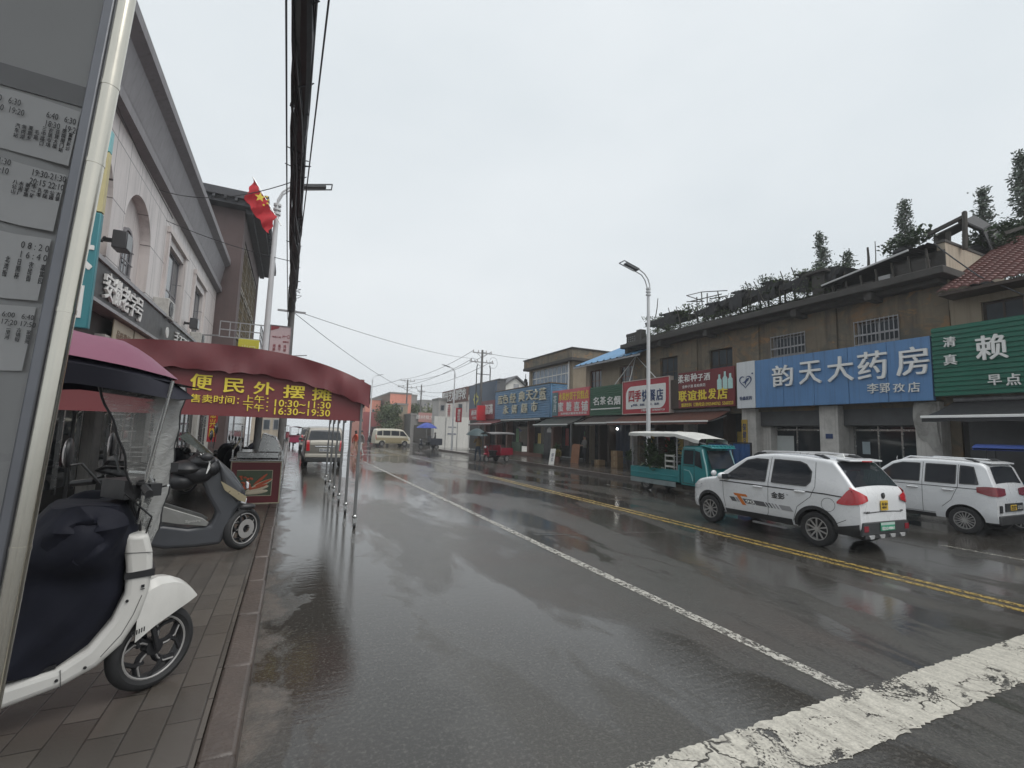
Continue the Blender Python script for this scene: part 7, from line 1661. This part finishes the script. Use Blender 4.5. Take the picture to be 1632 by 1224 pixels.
# ------------------------------------------------------------------ far utility poles and wires
def upole(label, top, zt, arms, extra=False):
    U = thing('utility_pole', label, 'utility pole', (top.x, top.y, 0)); MB(CONC).cyl((0, 0, 0), (0, 0, zt), .16, .10, 12).build('pole', U)
    for z, w_ in arms:
        b = MB(IRON); b.bar((-w_, 0, z), (w_, 0, z), .09); b.bar((0, 0, z-.5), (w_*.6, 0, z), .04); b.bar((0, 0, z-.5), (-w_*.6, 0, z), .04); o = b.build('crossarm', U)
        for x in (-w_*.92, -w_*.4, w_*.4, w_*.92): MB(pm('porcelain', (.3, .27, .25), .3) if 'porc' not in MATS else MATS['porc']).lathe([(0, 0), (.05, .02), (.05, .1), (.03, .12), (.045, .16), (.02, .24), (0, .24)], 8, MX.Translation((x, 0, z+.05))).build('insulator', o)
    if extra:
        b = MB(BLACK)
        for x in (-.55, .85): b.tube([(x, -.1, 4.2), (x, -.1, 8.0), (x*.9, -.1, 8.3)], .05, 6)
        b.bar((-.6, -.1, 7.4), (.9, -.1, 7.4), .06); ring = [(1.15+.42*cos(t), -.1, 8.6+.55*sin(t)) for t in [2*pi*k/16 for k in range(17)]]; b.tube(ring, .012, 5); b.tube([(-1+.3*cos(t), -.1, 8.4+.5*sin(t)) for t in [pi*k/10 for k in range(11)]], .012, 5); b.build('cable_risers', U)
    return U
MATS['porc'] = pm('porcelain', (.3, .27, .25), .3)
t1 = aX(769, 558, 16.3); upole('tall utility pole with double crossarms behind the red box sign', t1, t1.z, ((t1.z-.3, 1.0), (t1.z-1.2, 1.2)), True)
t2 = aZ(650, 605, 9.6); upole('utility pole with two crossarms above the beige minivan', t2, 9.6, ((9.4, 1.1), (8.4, 1.5)))
t3 = aZ(672, 613, 9.4); upole('plain utility pole with short arm right of the double-armed one', t3, 9.4, ((8.2, .6),))
for k, (x1, z1, x2, z2) in enumerate(((-.9, -.1, -.9, 9.6), (.9, -.1, .9, 9.6), (-1.1, -1.0, -1.3, 8.6), (1.1, -1.0, 1.3, 8.6))):
    wire(('upper left', 'upper right', 'lower left', 'lower right')[k]+' span of four power wires between the two double-armed poles', sag((t1.x+x1, t1.y, t1.z+z1), (t2.x+x2, t2.y, z2), .6, 18), .022)
wire('long power wire leaving the far double-armed pole to the left', sag((t2.x-.9, t2.y, 9.6), (2, t2.y+30, 8), .6), .03)
wire('power wire from the far double-armed pole to the plain pole', sag((t2.x+1.3, t2.y, 8.6), (t3.x, t3.y, 8.4), .3), .03)
wire('power wire from the plain pole to the school building', sag((t3.x, t3.y, 8.4), (19, 57, 7.2), .4), .025)
wire('telephone wire leaving the tall pole to the right above the roofs', sag((t1.x, t1.y, t1.z-.2), (30, 52, 11.5), .3), .02)

# ------------------------------------------------------------------ trees
BARK = pm('bark', (.07, .055, .04), .85, var=.4, scale=8, bump=.6)
CONI = pm('conifer_needles', (.075, .10, .07), .6, var=.6, scale=5); BROAD = pm('broad_leaf', (.065, .09, .03), .6, var=.6, scale=3); BROADL = pm('yellowish_leaf', (.10, .12, .035), .6, var=.5, scale=3)  # conifer green lightened towards grey, haze put into the colour
def conifer(label, foot, H, r, seed):
    rn = random.Random(seed); T = thing('conifer', label, 'tree', foot, group='slender conifers behind the roof'); b = MB(BARK); b.tube([(0, 0, 0), (.05, .03, H*.4), (0, .05, H*.75), (.02, 0, H)], [.16, .11, .06, .01], 8)
    f_ = MB(CONI); nb = int(H*13)
    for i in range(nb):
        z = H*(.25+.75*(i/nb)**.9); L = min(r, .05+.21*(H-z))*rn.uniform(.7, 1.08); a = rn.uniform(0, 2*pi); d = V((cos(a), sin(a), rn.uniform(.25, .7))); e = V((0, 0, z))+d*L
        b.tube([(0, 0, z), V((0, 0, z))+d*L*.6, e], [.022, .014, .006], 4, caps=False)
        for k in range(int(22+L*26)):
            c = V((0, 0, z)).lerp(e, rn.uniform(.15, 1.05))+V((rn.gauss(0, .09), rn.gauss(0, .09), rn.gauss(0, .08))); u = V((rn.gauss(0, 1), rn.gauss(0, 1), rn.gauss(0, .7))).normalized()*rn.uniform(.05, .11); v = u.cross(V((rn.gauss(0, 1), rn.gauss(0, 1), rn.gauss(0, 1)))).normalized()*rn.uniform(.02, .04)
            f_.add([c-u, c+v, c+u, c-v], [(0, 1, 2, 3)])
    b.build('trunk', T); f_.build('crown', T); return T
for i, (x, yt, X, r, lb) in enumerate(((1307, 371, 23.5, .95, 'leftmost slender conifer above the roof rubble'), (1440, 320, 24.5, 1.05, 'middle slender conifer, tallest above the flat roof'), (1565, 300, 25, 1.0, 'thin conifer behind the slanting roof shelter'), (1627, 244, 23, 1.5, 'tall dense conifer cut by the right edge'), (1350, 401, 23.5, .8, 'short bushy conifer beside the leftmost one'))):
    p = aX(x, yt, X); conifer(lb, (p.x, p.y, 0), p.z, r, 20+i)
def broad(label, foot, H, r, mt, seed, n=1700, lf=.17):
    rn = random.Random(seed); T = thing('tree', label, 'tree', foot); b = MB(BARK); b.tube([(0, 0, 0), (.05, 0, H*.3), (0, .05, H*.55)], [.2, .15, .1], 8); cl = []
    for k in range(11):
        a = rn.uniform(0, 2*pi); rr = r*rn.uniform(.2, .85); z = H*rn.uniform(.38, .9); rr *= 1-.5*max(0, (z/H-.6)/.4); c = V((cos(a)*rr, sin(a)*rr, z)); cl.append((c, r*rn.uniform(.3, .5))); b.tube([(0, 0, H*.3), V((c.x*.5, c.y*.5, lerp(H*.35, c.z, .5))), c], [.08, .05, .02], 5, caps=False)
    b.build('trunk', T); f_ = MB(mt)
    for i in range(n):
        c, q = rn.choice(cl); d = V((rn.gauss(0, 1), rn.gauss(0, 1), rn.gauss(0, .8))).normalized()*q*rn.uniform(.5, 1.1); p = c+d; u = V((rn.gauss(0, 1), rn.gauss(0, 1), rn.gauss(0, 1))).normalized()*lf*rn.uniform(.6, 1.4); v = u.cross(V((rn.gauss(0, 1), rn.gauss(0, 1), rn.gauss(0, 1)))).normalized()*lf*.5; f_.add([p-u, p+v, p+u, p-v], [(0, 1, 2, 3)])
    f_.build('crown', T); return T
p = aZ(618, 701, 0); 
broad('round green street tree in front of the salmon buildings', (aY(618, 690, 68).x, 68, 0), 5.4, 2.5, BROAD, 5, 2600)
broad('smaller green tree right of the far pole, before the stair tower', (aY(657, 690, 80).x, 80, 0), 7.0, 2.2, BROAD, 6, 1500)
broad('yellowish tree crown between the far shop and the school building', (aY(690, 690, 84).x, 84, 0), 6.8, 3.4, BROADL, 7, 1600, .22)
broad('low purple-grey bush at the left of the round tree', (aY(597, 690, 72).x, 72, 0), 2.2, 1.2, pm('greyish_leaf', (.10, .08, .09), .7, var=.5), 8, 500)

# ------------------------------------------------------------------ makeshift garden on the long roof
BAMB = pm('weathered_bamboo', (.05, .045, .038), .75, var=.4, scale=6); SHEET = pm('tarred_sheet', (.03, .03, .032), .75, var=.4, scale=3, dirt=.3); POLY = pm('pale_plastic_sheet', (.5, .5, .5), .5, var=.15)
def bamboo(label, q0, q1, X, r=.02):
    o = MB(BAMB).tube([aX(*q0, X), aX((q0[0]+q1[0])/2+.6, (q0[1]+q1[1])/2, X), aX(*q1, X)], [r*1.2, r, r*.8], 6).build('bamboo_pole'); tag(o, label, 'pole', 'bamboo poles on the flat roof')
zz = lambda pts, k, ox, oy: [(x/k+ox, y/k+oy) for x, y in pts]
BL = ['leaning pole with strings at the left corner of the flat roof', 'second short pole from the left corner of the flat roof', 'leaning pole in front of the left roof planter', 'upright pole at the left foot of the bamboo trellis', 'steep pole crossing the left end of the trellis', 'left one of a leaning pair over the middle plant rack', 'right one of a leaning pair over the middle plant rack', 'shorter of two tall slanted poles left of the roof pillar', 'tallest slanted pole just left of the roof pillar', 'thin upright stake on the slanting shed roof', 'stout weathered post beside the stake on the shed roof', 'thick post at the peak of the slanting roof shelter']
for lb, a_, c_, k, ox, oy, X, r in zip(BL, [(300, 490), (412, 515), (485, 560), (545, 520), (612, 520), (1008, 360), (1112, 400), (1255, 260), (1360, 270), (668, 760), (622, 765), (1248, 640)], [(318, 350), (395, 420), (452, 410), (548, 400), (565, 395), (965, 225), (1025, 225), (1222, 150), (1303, 122), (663, 590), (615, 630), (1245, 395)], [4.636]*9+[4.08]*3, [980]*9+[1232]*3, [400]*9+[240]*3, [16.3, 16.4, 16.2, 16.4, 16.3, 16.3, 16.2, 16.4, 16.3, 16.6, 16.6, 17.5], [.022]*9+[.015, .04, .06]):
    bamboo(lb, (a_[0]/k+ox, a_[1]/k+oy), (c_[0]/k+ox, c_[1]/k+oy), X, r)
tl = thing('bamboo_trellis', 'flat bamboo trellis frame over the left half of the roof garden', 'trellis', aX(1120, 490, 16.8)); b = MB(BAMB)
for a_, c_, X, X2 in (((530, 330), (640, 303), 16.2, 17.6), ((640, 303), (830, 292), 17.6, 17.6), ((530, 330), (640, 365), 16.2, 16.2), ((560, 372), (790, 318), 16.3, 16.9), ((530, 375), (660, 372), 16.1, 16.4), ((605, 340), (610, 480), 16.4, 16.4), ((682, 312), (682, 400), 16.8, 16.8), ((760, 300), (775, 400), 17.2, 17.2), ((640, 303), (645, 400), 17.6, 17.6), ((700, 355), (830, 330), 16.3, 16.3)):
    b.bar(aX(a_[0]/4.636+980, a_[1]/4.636+400, X), aX(c_[0]/4.636+980, c_[1]/4.636+400, X2), .035)
b.build('poles', tl, world=True)
def rack(label, x0, x1, y0, y1, X, seed, leaf=LEAFD, tilt=.0):
    rn = random.Random(seed); p, q = aX(x0, y1, X), aX(x1, y0, X); ya, yb, z0, z1 = q.y, p.y, min(p.z, q.z), max(p.z, q.z); zr = 6.72
    T = thing('plant_rack', label, 'plant rack', (X, (ya+yb)/2, zr)); b = MB(SHEET); n = 4
    zm = lerp(z0, z1, .45)
    b.prism([(X-.1, ya, zm+.1+tilt), (X-.1, yb, zm+.1-tilt), (X-.1, yb-.1, zm-.14-tilt), (X-.1, ya+.15, zm-.10+tilt)], (1.3, 0, .12)); b.prism([(X, ya+.2, zm+.3), (X, lerp(ya, yb, .6), zm+.34), (X, lerp(ya, yb, .6), zm+.28), (X, ya+.2, zm+.25)], (1.0, 0, .1))
    for k in range(3): b.box(X-.05+k*.3, X+.2+k*.3, lerp(ya, yb, .2+.25*k), lerp(ya, yb, .42+.25*k), zm-.02, zm+.26)
    b.build('planks', T, world=True); b = MB(BAMB)
    for k in range(n): y = lerp(ya+.1, yb-.1, k/(n-1)); b.bar((X+rn.uniform(0, .2), y, zr), (X+rn.uniform(0, .2), y+rn.uniform(-.12, .12), zm+rn.uniform(0, .3)), .05)
    b.bar((X, ya, zr+.3), (X, yb, zm), .035); b.bar((X+.1, ya+.1, zr), (X-.05, yb-.3, zm+.2), .03)
    for k in range(3): y = rn.uniform(ya, yb); b.tube([(X-.1, y, zm+.2), (X-.15, y+.15, zm-.15), (X-.12, y+.3, zm-.1-rn.uniform(0, .2))], .012, 5)
    b.mat(SHEET); rows = [[(X-.12+.02*sin(j*2+k), lerp(ya+.2, lerp(ya, yb, .6), j/8), zm+.05-(.12+.10*sin(j*1.3+seed)**2)*k) for j in range(9)] for k in range(4)]; b.grid(rows); b.mat(BAMB); b.build('legs', T, world=True); f_ = MB(leaf); 
    for k in range(9): leafy(f_, (X+rn.uniform(-.1, .9), rn.uniform(ya, yb), rn.choice((zm-.25, zm+.15, zm+.22, zr+.1))), .3, .22, 60, .15, .7, .03)
    f_.build('plants', T, world=True)
rack('leftmost plant rack, near the lattice corner of the roof', 1030, 1085, 500, 520, 16.5, 1, LEAFL)
rack('plant rack under the bamboo trellis', 1108, 1148, 483, 506, 16.4, 2)
rack('tall cluttered plant rack right of the trellis', 1148, 1192, 462, 490, 16.4, 3, LEAFL, .05)
rack('long sagging plant rack left of the roof pillar', 1190, 1245, 448, 476, 16.4, 4, LEAFD, .06)
rack('plant rack under the leaning poles beside the roof pillar', 1245, 1300, 436, 462, 16.4, 5, LEAFL, .05)
rack('dark plank rack between the pillar and the slanting shed', 1300, 1345, 428, 452, 16.4, 6, LEAFD, .08)
RP = thing('roof_pillar', 'stubby brick pillar with flat cap on the roof edge', 'pillar', aX(1306, 445, 16.3)); c = aX(1306, 446, 16.3); b = MB(DARKC).box(16.2, 16.62, c.y-.2, c.y+.2, 6.72, 7.62); b.box(16.05, 16.77, c.y-.36, c.y+.36, 7.62, 7.7); b.build('shaft', RP, world=True)
SHD = thing('roof_shed', 'slanting corrugated shed roof propped on the right of the flat roof', 'shed', (16.8, 8.6, 6.72)); l, r_ = aX(1330, 452, 16.3), aX(1480, 391, 16.3); b = MB(SHEET); rows = []
for X_, dz in ((16.1, 0), (17.0, .05), (18.3, .2)): rows.append([(X_, lerp(l.y+.3, r_.y-.1, i/60), lerp(l.z-.05, r_.z, (i/60)**.85)+dz+(.03 if i % 2 else 0)) for i in range(61)])
b.grid(rows, smooth=False); b.grid([[(x, y, z-.04) for x, y, z in r0] for r0 in rows], smooth=False); b.mat(POLY).bar((16.08, l.y+.3, l.z-.03), (16.08, r_.y+.4, r_.z-.05), .05); b.build('roof_sheet', SHD, world=True); b = MB(BAMB)
for k in range(7): y = lerp(l.y, r_.y, k/6); b.bar((16.25, y, 6.72), (16.25, y+.05, lerp(l.z, r_.z, k/6)-.1), .05)
b.mat(DARKC).box(17.4, 17.6, r_.y+.2, l.y-.6, 6.72, 7.3).box(16.3, 17.2, r_.y+.1, r_.y+.8, 6.72, 7.2); b.mat(POLY).box(16.4, 17, lerp(l.y, r_.y, .45), lerp(l.y, r_.y, .6), 6.9, 7.02); b.build('props', SHD, world=True)
PG = thing('roof_shelter', 'timber roof shelter with slanting sheets at the top right of the roof', 'shelter', aX(1540, 380, 18.5)); b = MB(BAMB)
k_, ox, oy = 4.08, 1232, 240; Q_ = lambda x, y, X: aX(x/k_+ox, y/k_+oy, X)
for a_, c_, X, X2 in (((1010, 545), (1240, 430), 17.8, 17.8), ((1055, 560), (1240, 470), 19, 19), ((1215, 455), (1365, 520), 17.8, 20), ((1245, 400), (1250, 590), 17.9, 17.9), ((1140, 530), (1140, 600), 18, 18), ((1360, 510), (1362, 620), 19.6, 19.6), ((1060, 560), (1065, 620), 18.5, 18.5), ((1500, 540), (1620, 500), 20, 20.5)): b.bar(Q_(*a_, X), Q_(*c_, X2), .1)
b.build('timbers', PG, world=True); b = MB(SHEET)
b.prism([Q_(1240, 465, 18), Q_(1310, 430, 20.5), Q_(1415, 490, 20.5), Q_(1365, 520, 18.4)], (0, 0, .06)); b.prism([Q_(1370, 530, 19), Q_(1450, 505, 20.5), Q_(1510, 580, 20.5), Q_(1420, 640, 19)], (.1, 0, -.25)); b.prism([Q_(1050, 560, 18.4), Q_(1230, 470, 18.4), Q_(1230, 500, 18.8), Q_(1060, 590, 18.8)], (.3, 0, .04)); b.build('sheets', PG, world=True)
def rooftop_plants(label, pts, X, n, ll, leaf):
    T = thing('rooftop_plant', label, 'plant', aX(*pts[0], X)); f_ = MB(leaf)
    for q in pts: leafy(f_, aX(*q, X), .35, .4, n, ll, .5, .05)
    f_.build('foliage', T, world=True); MB(SHEET).ball(aX(pts[0][0], pts[0][1]+4, X), .3, .3, .2, 8, 6).build('tub', T, world=True)
rooftop_plants('leafy vegetables spilling over the shed roof, below the middle conifer', [(1440, 398), (1455, 392), (1425, 405), (1470, 385)], 18.5, 110, .2, LEAFD)
rooftop_plants('green creeper under the timber shelter on the roof', [(1560, 395), (1580, 400), (1600, 405)], 19.5, 110, .22, LEAFD)
rooftop_plants('weeds by the lattice corner of the roof', [(1060, 515), (1090, 508), (1100, 500)], 16.8, 80, .18, LEAFL)
rooftop_plants('dark shrub at the right end of the roof beside the tall conifer', [(1610, 390), (1625, 380), (1600, 380), (1632, 395)], 21, 170, .25, LEAFD)
wire('pale slack wire strung from the roof corner down across the tiled roof', [aX(1488, 388, 16.5), aX(1520, 412, 16.2), aX(1560, 440, 16), aX(1632, 470, 15.9)], .018)

for src, loc, rz, lb, cm in ((C2, (15.2, 72, 0), R(100), 'small white car parked behind the minivan at the far junction', None), (C3, (1.5, 41, 0), R(90), 'dark grey people carrier farther up the left lane', pm('dark_grey_paint', (.06, .062, .065), .3, coat=.4))):
    c = clone(src); c.location = loc; c.rotation_euler.z = rz; c['label'] = lb
    if cm: recolour(c, SILV, cm)

VN = thing('roof_vine', 'ragged dry vines trailing along the edge of the long flat roof', 'vine', (16.3, 14, 6.72)); vr_ = random.Random(4); b = MB(BAMB); f_ = MB(LEAFL)
for k in range(150):
    y = vr_.uniform(9.6, 18.9); x = vr_.uniform(16.1, 16.7); z = vr_.uniform(6.74, 7.05); q = V((x, y, z)); pts = [q]
    for j in range(4): q = q+V((vr_.uniform(-.1, .1), vr_.uniform(-.28, .28), vr_.uniform(-.05, .14))); pts.append(q)
    b.tube(pts, .007, 4, caps=False)
    for p in pts: leafy(f_, p, .1, .1, 4, .10, .6, .025)
b.build('stems', VN, world=True); f_.build('foliage', VN, world=True)
# ------------------------------------------------------------------ thin rain haze over the street
hz = NT('rain_haze')
pv = hz.n('VolumePrincipled', {'Color': (.93, .95, .97, 1), 'Density': .0017, 'Anisotropy': .2})
hz.link(pv.outputs[0], hz.out.inputs['Volume'])
tag(MB(hz.m).box(-110, 130, -20, 260, -1.2, 26).build('haze'), kind='stuff')
